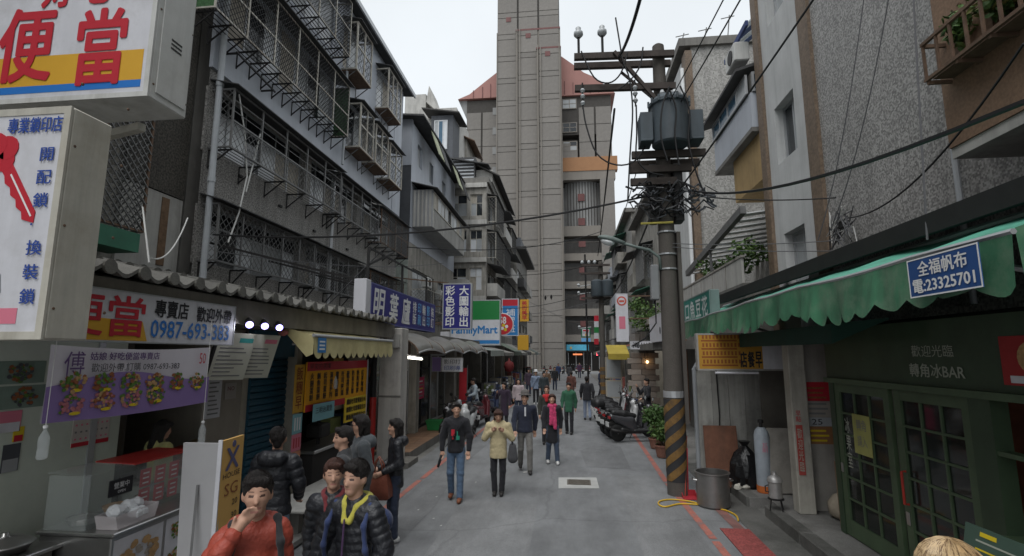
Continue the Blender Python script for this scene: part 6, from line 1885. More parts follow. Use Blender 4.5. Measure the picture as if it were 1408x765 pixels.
# red traffic lamp at the far end, striped store corner
tl_ = thing('traffic_light', 'traffic light showing red at the far end of the street', 'traffic light', (2.9, 64, 0))
pl = at(821, 487, Y=64)
MB().tube([(pl.x + 0.4, 64, 0), (pl.x + 0.4, 64, pl.z + 0.6)], 0.08, 8).build('pole', grey_iron, tl_)
MB().bbox(pl.x - 0.3, pl.x + 0.3, 63.8, 64.1, pl.z - 0.3, pl.z + 0.9, r=0.05).build('housing', black_metal, tl_)
MB().lathe([(0.17, 0), (0.17, 0.03)], 16, (pl.x, 63.8, pl.z), (0, -1, 0)).build('red_lens', M('red_lens', (0.9, 0.1, 0.1), emit=(1, 0.12, 0.15), emit_s=4), tl_)
st_ = thing('striped_sign', 'white, red and green striped sign panel beside the far pole', 'sign', at(818, 470, Y=60))
for j, mt in enumerate((red_ink, white_plate, green_face, white_plate, red_ink)):
	a, b = at(817, 474 - j * 8, Y=60), at(823, 466 - j * 8, Y=60)
	MB().box(a.x, b.x, 59.9, 60.1, a.z, b.z - 0.01).build('stripe', mt, st_)

# ------------------------------------------------------------------ stalls under the green awning
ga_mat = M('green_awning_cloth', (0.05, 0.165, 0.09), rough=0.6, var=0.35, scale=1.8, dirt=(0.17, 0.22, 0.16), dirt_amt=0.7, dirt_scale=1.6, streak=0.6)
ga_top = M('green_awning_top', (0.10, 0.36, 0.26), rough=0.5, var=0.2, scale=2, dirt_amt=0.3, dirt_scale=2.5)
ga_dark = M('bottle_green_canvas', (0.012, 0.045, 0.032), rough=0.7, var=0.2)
bar_green = M('bar_green_paint', (0.035, 0.060, 0.033), rough=0.45, var=0.2, scale=2.5, dirt=(0.02, 0.025, 0.015), dirt_amt=0.4)
bar_green_l = M('bar_green_trim', (0.065, 0.10, 0.055), rough=0.45, var=0.2, scale=3)

aw = thing('awning', 'long green awning with scalloped edge over the snack stalls', 'awning', (3.1, 8, 2.9))
y0, y1 = 3.35, 13.1
NN = 80
xe = lambda y: 2.70 + 0.015 * math.sin(y * 1.7)
ze = lambda y: 3.36 + 0.02 * math.sin(y * 0.9 + 1) + 0.012 * math.sin(y * 3.3) - 0.012 * (y > 5.4)
tp = MB()
rows = []
for j in range(7):
	t = j / 6
	rows.append([Vector((xe(y) + 1.1 * t, y, ze(y) + 0.40 * t - 0.02 * math.sin(t * 3.1) * (1 + math.sin(y * 5)))) for y in [y0 + (y1 - y0) * i / NN for i in range(NN + 1)]])
tp.add([v for r_ in rows for v in r_], [(j * (NN + 1) + i, j * (NN + 1) + i + 1, (j + 1) * (NN + 1) + i + 1, (j + 1) * (NN + 1) + i) for j in range(6) for i in range(NN)])
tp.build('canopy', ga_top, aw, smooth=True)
vl = MB()
sc = scallop(y0, 5.1, 0.36, 0.09) + scallop(5.1, y1, 0.27, 0.10)[1:]
prev = None
cols_ = []
for i, (y, d) in enumerate(sc):
	col_ = []
	for k in range(5):
		t = k / 4
		fold = (0.03 * math.sin(y * 7.3 + 1.5 * math.sin(y * 1.9)) + 0.018 * math.sin(y * 19 + 2 * math.sin(y * 3.1)) - 0.035) * t * (0.35 if y < 4.4 else 1)
		col_.append(Vector((xe(y) - 0.01 + fold, y, ze(y) - t * (0.33 + d * (0.8 + 0.45 * math.sin(y * 3.7) * math.sin(y * 1.3))) + 0.028 * math.sin(y * 2.1 + math.sin(y * 5)) * t)))
	cols_.append(col_)
vl.add([v for c_ in cols_ for v in c_], [(i * 5 + k, (i + 1) * 5 + k, (i + 1) * 5 + k + 1, i * 5 + k + 1) for i in range(len(cols_) - 1) for k in range(4)])
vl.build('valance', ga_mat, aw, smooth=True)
MB().tube([Vector((xe(y), y, ze(y) + 0.005)) for y in [y0 + (y1 - y0) * i / 20 for i in range(21)]], 0.02, 6).build('front_tube', alu, aw)
MB().tube([(3.8, y0, 3.76), (3.8, y1, 3.76)], 0.03, 6).build('back_tube', alu, aw)
MB().add([(2.7, y0, 3.36), (3.8, y0, 3.75), (3.8, y0, 3.3), (2.72, y0, 2.98)], [(0, 1, 2, 3)]).build('side_flap', ga_mat, aw)
for y in (4.0, 7.0, 10.0, 12.6):
	MB().tube([(3.85, y, 2.95), (3.2, y - 0.35, 3.1), (2.75, y, 3.3)], 0.022, 6).build('folding_arm', alu, aw)
f = Fr((2.615, 0, 0), (-1, 0, 0))
tg = MB().box(-4.22, -3.52, 3.02, 3.31, 0.0, 0.006, f).build('blue_tag', M('tag_blue', (0.02, 0.07, 0.22), var=0.1), aw)
text('全福帆布', f, -4.1, -3.62, 3.17, 3.28, white_ink, tg, c=0.008, bold=0.015)
text('電:23325701', f, -4.17, -3.57, 3.05, 3.15, white_ink, tg, c=0.008, bold=0.02)
e = MB()
for a0, a1, b0, b1 in ((-4.22, -3.52, 3.02, 3.03), (-4.22, -3.52, 3.30, 3.31), (-4.22, -4.21, 3.03, 3.30), (-3.53, -3.52, 3.03, 3.30)):
	e.box(a0, a1, b0, b1, 0.0065, 0.008, f)
e.build('tag_border', white_ink, tg)
eb = thing('roof_edge', 'sooty black sheet-metal roof edge above the green awning', 'roof edge', (4.3, 7, 3.7))
MB().loft([[Vector((3.55, y, 3.82)), Vector((5.0, y, 4.35)), Vector((5.0, y, 4.42)), Vector((3.55, y, 3.89))] for y in (1.5, 12.4)]).build('sheet', black_metal, eb)
MB().box(3.5, 3.56, 1.5, 12.4, 3.76, 3.96).build('drip_edge', black_metal, eb)
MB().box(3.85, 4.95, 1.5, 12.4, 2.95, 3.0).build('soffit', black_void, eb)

# stall building behind
sb = thing('stall_building', 'dark ground-floor stalls with concrete pier under the green awning', 'building', (4.4, 7, 0.17))
MB().box(5.6, 5.8, 2.5, 12.4, 0.17, 3.8).build('rear_wall', M('stall_dark_wall', (0.13, 0.12, 0.105), var=0.2), sb)
pz = at(1100, 705, Z=0.17)
MB().bbox(3.47, 3.72, 8.72, 8.95, 0.17, 3.3, r=0.012).build('pier', M('pale_pier', (0.40, 0.38, 0.33), var=0.15, scale=2, streak=0.4, dirt_amt=0.35), sb)
MB().box(3.735, 5.6, 8.96, 9.06, 0.17, 2.95).build('party_wall', M('poster_wall', (0.33, 0.31, 0.28), var=0.15, streak=0.3), sb)
MB().box(3.76, 5.6, 10.82, 11.0, 0.17, 2.95).build('end_wall', M('stall_dark_wall2', (0.15, 0.135, 0.115), var=0.2), sb)
fq_ = Fr((0, 8.71, 0), (0, -1, 0))
lb_ = MB().box(3.5, 3.6, 0.75, 1.5, 0.0, 0.004, fq_).build('red_strip', M('faded_red_strip', (0.36, 0.06, 0.05)), sb)
text('早點', fq_, 3.51, 3.59, 1.55, 1.72, red_ink, sb, c=0.003, vertical=True)
text('歡迎光臨', fq_, 3.515, 3.585, 0.8, 1.45, dim_ink, lb_, c=0.006, vertical=True)
# corrugated grey sheets closing the far end
sw = thing('sheet_wall', 'worn grey sheet wall closing the end of the breakfast stall', 'wall', (3.1, 10.8, 0.05))
for i, (a, b, c_) in enumerate(((2.5, 2.80, 0.42), (2.81, 3.12, 0.34), (3.13, 3.42, 0.38), (3.43, 3.72, 0.30))):
	MB().box(a, b, 10.78 + 0.015 * (i % 2), 10.81 + 0.015 * (i % 2), 0.05, 2.42).build('sheet', M('worn_sheet_%d' % i, (c_, c_ * 0.98, c_ * 0.9), var=0.15, scale=1.5, streak=0.55, dirt_amt=0.5, rough=0.6), sw)
MB().tube([(2.47, 10.75, 0.03), (2.47, 10.75, 2.3), (2.55, 10.72, 2.45), (2.75, 10.72, 2.47)], 0.04, 8).build('drain_pipe', pvc_grey, sw)
MB().tube([(2.9, 10.76, 2.4), (2.92, 10.76, 1.4), (2.86, 10.76, 0.6)], 0.012, 5).build('wire', cable_black, sw)
# orange sign facing up the street
SYs = 9.9
f = Fr((0, SYs, 0), (0, -1, 0))
p0, p1 = at(957, 458, Y=SYs), at(1050, 510, Y=SYs)
t = lightbox('shop_sign', 'faded orange breakfast sign with black characters under the green awning', f, p0.x, p1.x + 0.45, p1.z, 2.98, 0.16, white_plate, M('grey_box_side', (0.30, 0.29, 0.27), var=0.1, streak=0.3), 0.03)
patch(t, 'orange_field', f, p0.x + 0.03, p1.x, p1.z + 0.03, 2.95, M('aged_orange', (0.42, 0.22, 0.03), var=0.12, scale=2, dirt_amt=0.3), c=0.001)
w = p1.x - p0.x
for j in range(4):
	patch(t, 'menu_row', f, p0.x + 0.08, p0.x + w * 0.62, p1.z + 0.08 + j * 0.15, p1.z + 0.11 + j * 0.15, M('brown_menu_row', (0.25, 0.08, 0.02)) if j == 0 else bpy.data.materials['brown_menu_row'], c=0.003)
	for i in range(11):
		a = p0.x + 0.1 + i * w * 0.055
		patch(t, 'menu_mark', f, a, a + w * 0.03, p1.z + 0.13 + j * 0.15, p1.z + 0.2 + j * 0.15, bpy.data.materials['brown_menu_row'], c=0.003)
for i, s_ in enumerate('店餐早'):
	a = p0.x + w * (0.66 + i * 0.115)
	text(s_, f, a, a + w * 0.095, p1.z + 0.06, p1.z + 0.34, black_ink, t, c=0.005, bold=0.02)
for i, s_ in enumerate('永和'):
	a = p0.x + w * (0.67 + i * 0.13)
	text(s_, f, a, a + w * 0.1, p1.z + 0.42, p1.z + 0.68, black_ink, t, c=0.005)
MB().tube([(p0.x + 0.3, SYs - 0.02, p1.z - 0.04), (p1.x - 0.1, SYs - 0.02, p1.z - 0.04)], 0.022, 8).build('unlit_tube', white_plate, t)
# dark green inner canopy
ic = thing('canvas_flap', 'dark bottle-green canvas flap hanging behind the scalloped edge', 'awning', (3.2, 7.8, 2.7))
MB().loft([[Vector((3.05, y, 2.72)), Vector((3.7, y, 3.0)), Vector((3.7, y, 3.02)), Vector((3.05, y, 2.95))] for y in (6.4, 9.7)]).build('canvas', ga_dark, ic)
# posters on the party wall
fq = Fr((0, 8.955, 0), (0, -1, 0))
ax0, ax1 = 3.77, 4.17
for j, (z0, z1, mt, lb, s_, ink) in enumerate(((1.85, 2.15, red_ink, 'red poster high on the wall beside the bar doors', '營業', None), (1.6, 1.83, M('poster_paper', (0.36, 0.33, 0.29)), 'white lined price sheet between red and orange posters', '', None), (1.46, 1.59, pvc_grey, 'grey strip with the number 25 on the poster wall', '25', black_ink), (1.18, 1.45, orange_band, 'orange poster lowest on the wall beside the bar doors', '', None))):
	t = MB().box(ax0, ax1, z0, z1, 0.001, 0.006, fq).build('poster', mt, label=lb, cat='poster')
	if s_ == '25':
		text('25', fq, ax0 + 0.08, ax0 + 0.24, z0 + 0.02, z1 - 0.02, ink, t, c=0.008)
	else:
		for k in range(3):
			MB().box(ax0 + 0.05, ax1 - 0.05 - 0.08 * R.random(), z0 + 0.04 + k * 0.075, z0 + 0.07 + k * 0.075, 0.0065, 0.0075, fq).build('print_line', (food_brown, grey_print, food_brown, yellow_ink)[j], t)

# ---- the green bar front
XBAR = 3.75
fb = Fr((XBAR, 0, 0), (-1, 0, 0))              # a = -y
bar = thing('bar_front', 'dark green bar front with lettered fascia and window', 'shopfront', (XBAR, 5.5, 0.17))
fa_ = MB().box(-8.0, -2.2, 2.27, 2.95, -0.1, 0.05, fb).build('fascia', bar_green, bar)
MB().box(-8.0, -2.2, 2.2, 2.268, -0.1, 0.1, fb).build('fascia_trim', bar_green_l, bar)
ta, tb = at(1250, 505, X=XBAR - 0.06).y, at(1325, 505, X=XBAR - 0.06).y
text('轉角冰BAR', fb, -ta, -tb, 2.36, 2.5, dim_ink, fa_, c=0.054, bold=0.012)
text('歡迎光臨', fb, -ta + 0.06, -tb - 0.12, 2.57, 2.69, dim_ink, fa_, c=0.054)
MB().box(-8.0, -7.87, 0.17, 2.2, -0.1, 0.04, fb).build('post', bar_green, bar)
MB().box(-5.36, -5.1, 0.17, 2.2, -0.1, 0.05, fb).build('post', bar_green, bar)
MB().box(-5.1, -2.2, 0.17, 1.0, -0.1, 0.02, fb).build('apron', bar_green, bar)
MB().box(-5.1, -2.2, 1.0, 1.06, -0.12, 0.1, fb).build('window_sill', bar_green_l, bar)
MB().box(-5.1, -2.2, 1.72, 1.76, -0.08, 0.04, fb).build('window_rail', bar_green_l, bar)
MB().box(XBAR + 1.5, XBAR + 1.55, 2.4, 8.0, 0.17, 2.95).build('inside_wall', M('red_brown_interior', (0.20, 0.07, 0.035), var=0.3, scale=3), bar)
for k in range(10):
	MB().box(-4.95 + k * 0.26, -4.75 + k * 0.26, 1.07, 1.2 + R.uniform(0, 0.35), -0.5, -0.38, fb).build('shelf_jar', R.choice(shelf_cols + [food_brown, food_tan]), bar)
rp = MB().box(-4.9, -4.3, 2.34, 2.75, 0.052, 0.06, fb).build('round_logo_poster', M('poster_red', (0.33, 0.03, 0.03)), bar)
MB().lathe([(0.13, 0.061), (0.13, 0.065)], 16, fb.p(-4.6, 2.57, 0), fb.n).build('logo_disc', food_tan, rp)
MB().box(-4.82, -4.38, 2.36, 2.42, 0.061, 0.065, fb).build('white_strip', white_plate, rp)
dark_pane = glass_mat('bar_pane', (0.02, 0.025, 0.022), 0.06, 0.6)


def glazed_door(name, lab, a0, a1, b0, b1, fr, parent, nx=3, ny=6):
	d = MB()
	s = 0.11
	d.box(a0, a0 + s, b0, b1, -0.02, 0.03, fr).box(a1 - s, a1, b0, b1, -0.02, 0.03, fr).box(a0 + s, a1 - s, b1 - s, b1, -0.02, 0.028, fr).box(a0 + s, a1 - s, b0, b0 + 0.2, -0.02, 0.028, fr)
	for i in range(1, nx):
		x = a0 + s + (a1 - a0 - 2 * s) * i / nx
		d.box(x - 0.013, x + 0.013, b0 + 0.2, b1 - s, -0.015, 0.02, fr)
	for j in range(1, ny):
		z = b0 + 0.2 + (b1 - b0 - 0.2 - s) * j / ny
		d.box(a0 + s, a1 - s, z - 0.013, z + 0.013, -0.013, 0.018, fr)
	o = d.build('door', bar_green_l, parent, label=lab)
	for i in range(nx):
		for j in range(ny):
			xa, xb = a0 + s + (a1 - a0 - 2 * s) * i / nx, a0 + s + (a1 - a0 - 2 * s) * (i + 1) / nx
			za_, zb_ = b0 + 0.2 + (b1 - b0 - 0.2 - s) * j / ny, b0 + 0.2 + (b1 - b0 - 0.2 - s) * (j + 1) / ny
			MB().box(xa, xb, za_, zb_, -0.004, 0.002, fr).build('pane', dark_pane, o)
	return o


d1 = glazed_door('door', 'closed green door leaf with yellow notice', -7.86, -6.62, 0.19, 2.19, fb, bar)
d2 = glazed_door('door', 'green door leaf with red pull handle', -6.52, -5.37, 0.19, 2.19, Fr((XBAR - 0.0, 0, 0), (-1, 0, 0)), bar)
MB().box(-7.45, -7.05, 1.32, 1.82, 0.032, 0.036, fb).build('yellow_notice', M('notice_yellow', (0.36, 0.36, 0.12)), d1)
nt = bpy.data.objects[d1.name].children[-1]
text('轉角', fb, -7.36, -7.14, 1.62, 1.76, grey_print, nt, c=0.038)
text('請入', fb, -7.36, -7.14, 1.42, 1.56, grey_print, nt, c=0.038)
text('冰果室', fb, -7.66, -7.54, 1.1, 1.75, dim_ink, d1, c=0.03, vertical=True)
MB().tube([fb.p(-6.43, 0.95, 0.035), fb.p(-6.43, 0.95, 0.08), fb.p(-6.43, 1.3, 0.08), fb.p(-6.43, 1.3, 0.035)], 0.014, 8).build('pull_handle', M('red_handle', (0.35, 0.03, 0.02), rough=0.35), d2)
MB().bbox(-6.5, -6.44, 0.72, 0.86, 0.031, 0.04, fb, r=0.004).build('lock_plate', steel, d2)
MB().bbox(-7.84, -7.79, 1.0, 1.12, 0.031, 0.045, fb, r=0.004).build('lock_plate', steel, d1)
# small black hanging sign
t = thing('shop_sign', 'small black hanging sign with gothic lettering left of the bar fascia', 'sign', (3.5, 8.0, 2.3))
t['label'] = 'small black hanging sign with gothic lettering at the end of the bar fascia'
fh = Fr((0, 8.05, 0), (0, -1, 0))
fh = Fr((0, 7.95, 0), (0, -1, 0))
MB().box(3.78 + 0.28, 3.78 + 0.62, 2.3, 2.62, -0.02, 0.0, fh).build('plate', black_ink, t)
text('Corner Bar', fh, 4.09, 4.37, 2.5, 2.57, dim_ink, t, c=0.002)
text('冰品飲料', fh, 4.12, 4.34, 2.4, 2.47, dim_ink, t, c=0.002)
text('OPEN', fh, 4.14, 4.32, 2.32, 2.37, dim_ink, t, c=0.002)
# chalk menu stand in front of the bar
f = Fr((2.75, 3.95, 0), (-0.75, -0.62, 0.25), (-0.12, 0.0, 0.97))
c0 = at(1300, 718, X=2.75)
f = Fr((2.75, c0.y, c0.z - 1.05), (-0.97, -0.1, 0.2), (0.2, 0.0, 0.97))
t = thing('chalk_menu_stand', 'green chalkboard menu stand outside the bar window', 'sign', (2.75, c0.y, 0))
MB().box(-0.1, 1.15, 0.55, 1.05, -0.02, 0, f).build('board', M('chalkboard_green', (0.05, 0.085, 0.065), rough=0.5, var=0.15), t)
for j in range(7):
	for i in range(2):
		MB().box(0.0 + i * 0.55, 0.2 + i * 0.55 + R.random() * 0.22, 0.6 + j * 0.058, 0.612 + j * 0.058, 0.0005, 0.002, f).build('chalk_line', (dim_ink, yellow_ink)[(i + j) % 5 == 0], t)
patch(t, 'chalk_heading', f, 0.03, 0.16, 0.99, 1.02, yellow_ink, c=0.001)
MB().box(-0.1, 1.15, 0.0, 0.54, -0.05, -0.02, f).build('stand', black_metal, t)

# ------------------------------------------------------------------ goods on the pavement
p = at(981, 697, Z=0.0)
t = thing('stock_pot', 'large stainless steel stock pot standing on the drain strip', 'pot', (p.x + 0.02, p.y + 0.05, 0.012), local=True)
MB().lathe([(0.26, 0), (0.275, 0.02), (0.275, 0.53), (0.295, 0.54), (0.295, 0.56), (0.268, 0.56), (0.262, 0.05)], 32).build('pot_body', M('used_steel', (0.30, 0.29, 0.28), rough=0.38, metal=0.85, var=0.15, scale=3, dirt=(0.1, 0.09, 0.08), dirt_amt=0.4), t, autosmooth=35)
for s in (-1, 1):
	MB().tube([(s * 0.275, -0.06, 0.42), (s * 0.33, -0.05, 0.43), (s * 0.33, 0.05, 0.43), (s * 0.275, 0.06, 0.42)], 0.012, 6).build('handle', steel, t)
wb = thing('timber_board', 'brown plywood board leaning behind the stock pot', 'board', (2.75, 10.25, 0.1))
f = Fr((2.55, 10.45, 0.02), (0, -1, 0.12), (0, 0.12, 1))
MB().bbox(0.0, 0.62, 0.1, 1.22, -0.02, 0, f, r=0.006).build('board', M('plywood', (0.17, 0.075, 0.045), rough=0.6, var=0.25, scale=5, streak=0.4), wb)
gb = thing('garbage_bag', 'bulging black plastic garbage bag against the sheet wall', 'bag', (3.22, 10.35, 0.17), local=True)
bgm = MB()
prof = [(0.1, 0), (0.22, 0.03), (0.27, 0.2), (0.25, 0.42), (0.18, 0.6), (0.08, 0.7), (0.05, 0.74), (0.1, 0.82)]
rings = []
for r_, z in prof:
	rings.append([Vector((r_ * (1 + 0.18 * math.sin(k * 2.3 + z * 11) + 0.08 * math.sin(k * 5.1 + z * 7)) * math.cos(k * 2 * math.pi / 22), r_ * (1 + 0.15 * math.sin(k * 1.9 - z * 9)) * math.sin(k * 2 * math.pi / 22), z)) for k in range(22)])
bgm.loft(rings)
bgm.build('bag_body', M('black_bin_liner', (0.012, 0.012, 0.013), rough=0.3, var=0.1, bump=0.8, bump_scale=14), gb, autosmooth=30)
# gas cylinder
p = at(1033, 678, Z=0.17)
t = thing('gas_cylinder', 'tall grey-blue gas cylinder with orange foot', 'gas cylinder', (3.42, 10.0, 0.17), local=True)
MB().lathe([(0.12, 0.1), (0.13, 0.14), (0.13, 0.98), (0.11, 1.06), (0.06, 1.12)], 20).build('tank', M('pale_blue_grey_paint', (0.36, 0.40, 0.44), var=0.12, scale=4, dirt_amt=0.3, rough=0.5), t, autosmooth=40)
MB().lathe([(0.125, 0), (0.134, 0.02), (0.134, 0.12)], 20).build('foot_ring', M('orange_paint', (0.5, 0.13, 0.03), var=0.1), t)
MB().lathe([(0.03, 1.12), (0.03, 1.2), (0.05, 1.2), (0.05, 1.25), (0.02, 1.26)], 12).build('valve', black_metal, t)
MB().lathe([(0.08, 1.06), (0.085, 1.3)], 14).build('collar', black_metal, t) if False else None
fg = Fr((0, -0.131, 0), (0, -1, 0))
text('瓦斯', fg, -0.05, 0.05, 0.7, 0.86, pink_ink, t, c=0.002, vertical=True)
# grey leaning panel
t = thing('grey_panel', 'scuffed grey panel leaning beside the gas cylinder', 'panel', (3.85, 9.7, 0.17))
f = Fr((3.5, 9.85, 0.17), (0, -1, 0.1), (0, 0.1, 1))
MB().bbox(0.0, 0.62, 0.02, 1.12, -0.02, 0, f, r=0.006).build('board', M('scuffed_grey_board', (0.30, 0.28, 0.25), rough=0.6, var=0.15, scale=3, dirt_amt=0.5), t)
MB().bbox(0.63, 0.7, 0.0, 1.2, -0.03, 0.0, f, r=0.006).build('timber_edge', M('timber_edge', (0.2, 0.14, 0.08), var=0.3, scale=8), t)
# cooker burner with kettle
p = at(1068, 703, Z=0.17)
t = thing('kettle', 'dented grey milk-can kettle on an iron trivet', 'kettle', (p.x + 0.02, p.y + 0.05, 0.17), local=True)
tv = MB()
for k in range(4):
	a = k * math.pi / 2 + 0.4
	tv.bar((0.13 * math.cos(a), 0.13 * math.sin(a), 0), (0.09 * math.cos(a), 0.09 * math.sin(a), 0.17), 0.012)
tv.lathe([(0.12, 0.165), (0.12, 0.18), (0.09, 0.18), (0.09, 0.165)], 20)
tv.build('trivet', black_metal, t)
MB().lathe([(0.09, 0.182), (0.1, 0.19), (0.1, 0.42), (0.115, 0.43), (0.11, 0.47), (0.09, 0.5), (0.04, 0.53), (0.03, 0.57), (0.035, 0.58), (0.01, 0.59)], 20).build('can', M('dented_aluminium', (0.38, 0.37, 0.36), metal=0.6, rough=0.45, var=0.2, scale=8), t, autosmooth=35)
MB().tube([(-0.1, 0, 0.38), (-0.15, 0, 0.36), (-0.15, 0, 0.28), (-0.1, 0, 0.27)], 0.01, 6).build('handle', black_metal, t)
# plank by the bar
f = Fr((3.72, 8.02, 0.17), (-0.25, -1, 0.1), (0.03, 0.1, 1))
t = thing('brown_plank', 'worn brown plank leaning by the bar door', 'plank', (3.75, 8.0, 0.17))
MB().bbox(0.0, 0.17, 0.02, 0.92, -0.025, 0, f, r=0.006).build('plank_body', M('worn_plank', (0.18, 0.12, 0.075), var=0.3, scale=6, streak=0.3), t)
sk = MB().lathe([(0.12, 0), (0.22, 0.06), (0.23, 0.22), (0.15, 0.33), (0.06, 0.38)], 12, (4.05, 8.55, 0.17)).build('sack', M('straw_sack', (0.36, 0.31, 0.24), var=0.2, scale=6), label='pale slumped sack inside the stall behind the pier', cat='sack', autosmooth=60)
# hose, dustpan, brush, stick
pts = [(905, 690), (912, 688), (930, 687), (955, 692), (978, 697), (1000, 703), (1013, 711), (1014, 715)]
hp = [at(a, b, Z=0.03) for a, b in pts]
hp2 = [at(a, b, Z=0.02) for a, b in ((960, 694), (935, 693), (915, 697), (906, 694), (908, 689), (925, 687), (950, 690), (975, 697), (998, 702), (1012, 709), (1015, 716))]
dense = []
for i in range(len(hp2) - 1):
	q0, q1, q2, q3 = hp2[max(0, i - 1)], hp2[i], hp2[i + 1], hp2[min(len(hp2) - 1, i + 2)]
	for k in range(5):
		s = k / 5
		dense.append(0.5 * ((2 * q1) + (q2 - q0) * s + (2 * q0 - 5 * q1 + 4 * q2 - q3) * s * s + (3 * q1 - q0 - 3 * q2 + q3) * s ** 3))
MB().tube(dense + [hp2[-1]], 0.014, 7).build('garden_hose', M('yellow_hose', (0.55, 0.34, 0.03), rough=0.4, var=0.1), label='looped yellow hose lying across the drain edge', cat='hose', smooth=True)
p = at(948, 685, Z=0)
t = thing('dustpan', 'red plastic dustpan with upright handle at the foot of the pole', 'dustpan', (p.x, p.y, 0), local=True)
rp_ = M('red_plastic', (0.36, 0.03, 0.04), rough=0.4, var=0.1)
MB().loft([[Vector((-0.13, y, 0.008)), Vector((0.13, y, 0.008)), Vector((0.13, y, h)), Vector((0.12, y, h)), Vector((0.12, y, 0.018)), Vector((-0.12, y, 0.018)), Vector((-0.12, y, h)), Vector((-0.13, y, h))] for y, h in ((-0.16, 0.03), (0.0, 0.08), (0.1, 0.11))]).box(-0.13, 0.13, 0.1, 0.11, 0.008, 0.12).build('pan', rp_, t)
MB().tube([(0, 0.1, 0.1), (0.03, 0.14, 0.85)], 0.012, 6).build('stick', rp_, t)
p = at(938, 680, Z=0)
t = thing('scrub_brush', 'teal scrubbing brush lying by the striped pole', 'brush', (p.x, p.y, 0), local=True)
MB().bbox(-0.18, 0.16, -0.05, 0.05, 0.04, 0.075, r=0.012).build('block', M('teal_plastic', (0.05, 0.25, 0.19), rough=0.5), t)
bm_ = MB()
for i in range(14):
	for j in range(4):
		bm_.box(-0.17 + i * 0.024, -0.16 + i * 0.024, -0.045 + j * 0.026, -0.033 + j * 0.026, 0.0, 0.04)
bm_.build('bristles', M('green_bristle', (0.06, 0.2, 0.12)), t, kind='stuff')
st = MB().tube([at(942, 690, Y=10.15), at(944, 600, Y=10.3)], 0.012, 6).build('broom_stick', M('red_wood', (0.30, 0.06, 0.04)), label='thin red broom stick leaning on the striped pole', cat='stick')
mb = MB()
for i in range(4):
	mb.lathe([(0.03, 0), (0.07, 0.03), (0.05, 0.08), (0.01, 0.1)], 9, (3.0 + i * 0.07, 10.15 + 0.05 * (i % 2), 0.17), (R.uniform(-.4, .4), R.uniform(-.4, .4), 1))
mb.build('white_rags', M('dirty_white_rag', (0.5, 0.48, 0.42), var=0.15), label='small heap of crumpled white rags beside the garbage bag', cat='rags')

# ------------------------------------------------------------------ utility pole with transformers
concrete_pole = M('pole_concrete', (0.085, 0.076, 0.067), rough=0.85, var=0.12, scale=3, streak=0.3, speck=0.1, speck_scale=60)
xf_paint = M('transformer_grey', (0.065, 0.082, 0.095), rough=0.55, var=0.18, scale=2, streak=0.5)
timber = M('crossarm_timber', (0.055, 0.045, 0.04), rough=0.85, var=0.25, scale=6)
porcelain = M('porcelain', (0.40, 0.42, 0.43), rough=0.3, var=0.1)
PX, PY = 1.98, 10.35
pole = thing('utility_pole', 'concrete utility pole with transformer, crossarms and yellow-black striped foot', 'utility pole', (PX, PY, 0))
MB().lathe([(0.195, 0), (0.185, 1.9), (0.15, 6.2), (0.125, 9.0), (0.12, 9.08), (0.07, 9.12)], 20, (PX, PY, 0)).build('shaft', concrete_pole, pole, autosmooth=30)
MB().lathe([(0.1975, 0.25), (0.1945, 1.75)], 20, (PX, PY, 0)).build('black_sleeve', M('black_pole_paint', (0.03, 0.03, 0.032), var=0.2), pole, autosmooth=30)
yb = M('yellow_pole_paint', (0.17, 0.095, 0.028), rough=0.7, var=0.3, scale=5, dirt_amt=0.7, dirt_scale=4)
for k in range(5):
	m_ = MB()
	vs = []
	for i in range(25):
		a = -2.2 + i * (4.4 / 24) - math.pi / 2
		z = 0.38 + k * 0.32 - (a + math.pi / 2) * -0.16
		for dz in (0, 0.16):
			zz_ = min(1.76, max(0.26, z + dz))
			vs.append((PX + 0.2 * math.cos(a), PY + 0.2 * math.sin(a), zz_))
	m_.add(vs, [(2 * i, 2 * i + 2, 2 * i + 3, 2 * i + 1) for i in range(24)])
	m_.build('yellow_stripe', yb, pole, smooth=True)
MB().lathe([(0.199, 1.78), (0.199, 1.9)], 16, (PX, PY, 0)).build('steel_band', alu, pole)
for z in (4.25, 4.55, 5.0):
	MB().lathe([(0.185, z), (0.185, z + 0.03)], 16, (PX, PY, 0)).build('steel_band', alu, pole)
for z, dy in ((8.84, -0.19), (8.85, 0.19), (8.12, -0.19)):
	MB().bar((PX - 1.78, PY + dy, z), (PX + 0.28, PY + dy, z - 0.06), 0.1, 0.13).build('crossarm', timber, pole)
MB().bar((PX - 0.95, PY - 0.28, 8.85), (PX - 0.1, PY - 0.2, 7.75), 0.07).bar((PX - 0.75, PY + 0.28, 8.7), (PX - 0.1, PY + 0.2, 8.0), 0.05).build('brace', timber, pole)
for x in (PX - 1.68, PX - 1.18):
	ins = MB().tube([(x, PY - 0.19, 8.86), (x, PY - 0.19, 9.28)], 0.03, 6).build('insulator', black_metal, pole)
	MB().lathe([(0.05, 9.28), (0.1, 9.34), (0.1, 9.4), (0.05, 9.44), (0.06, 9.5), (0.02, 9.54)], 14, (x, PY - 0.19, 0)).build('porcelain', porcelain, ins, smooth=True)
for x in (PX - 1.62, PX - 0.55):
	fz_ = MB().tube([(x, PY - 0.27, 8.2), (x, PY - 0.27, 7.62)], 0.018, 6).build('fuse_cutout', black_metal, pole)
	for z in (7.98, 7.85, 7.7):
		MB().lathe([(0.03, z), (0.055, z + 0.05), (0.03, z + 0.09)], 10, (x, PY - 0.27, 0)).build('porcelain', porcelain, fz_)
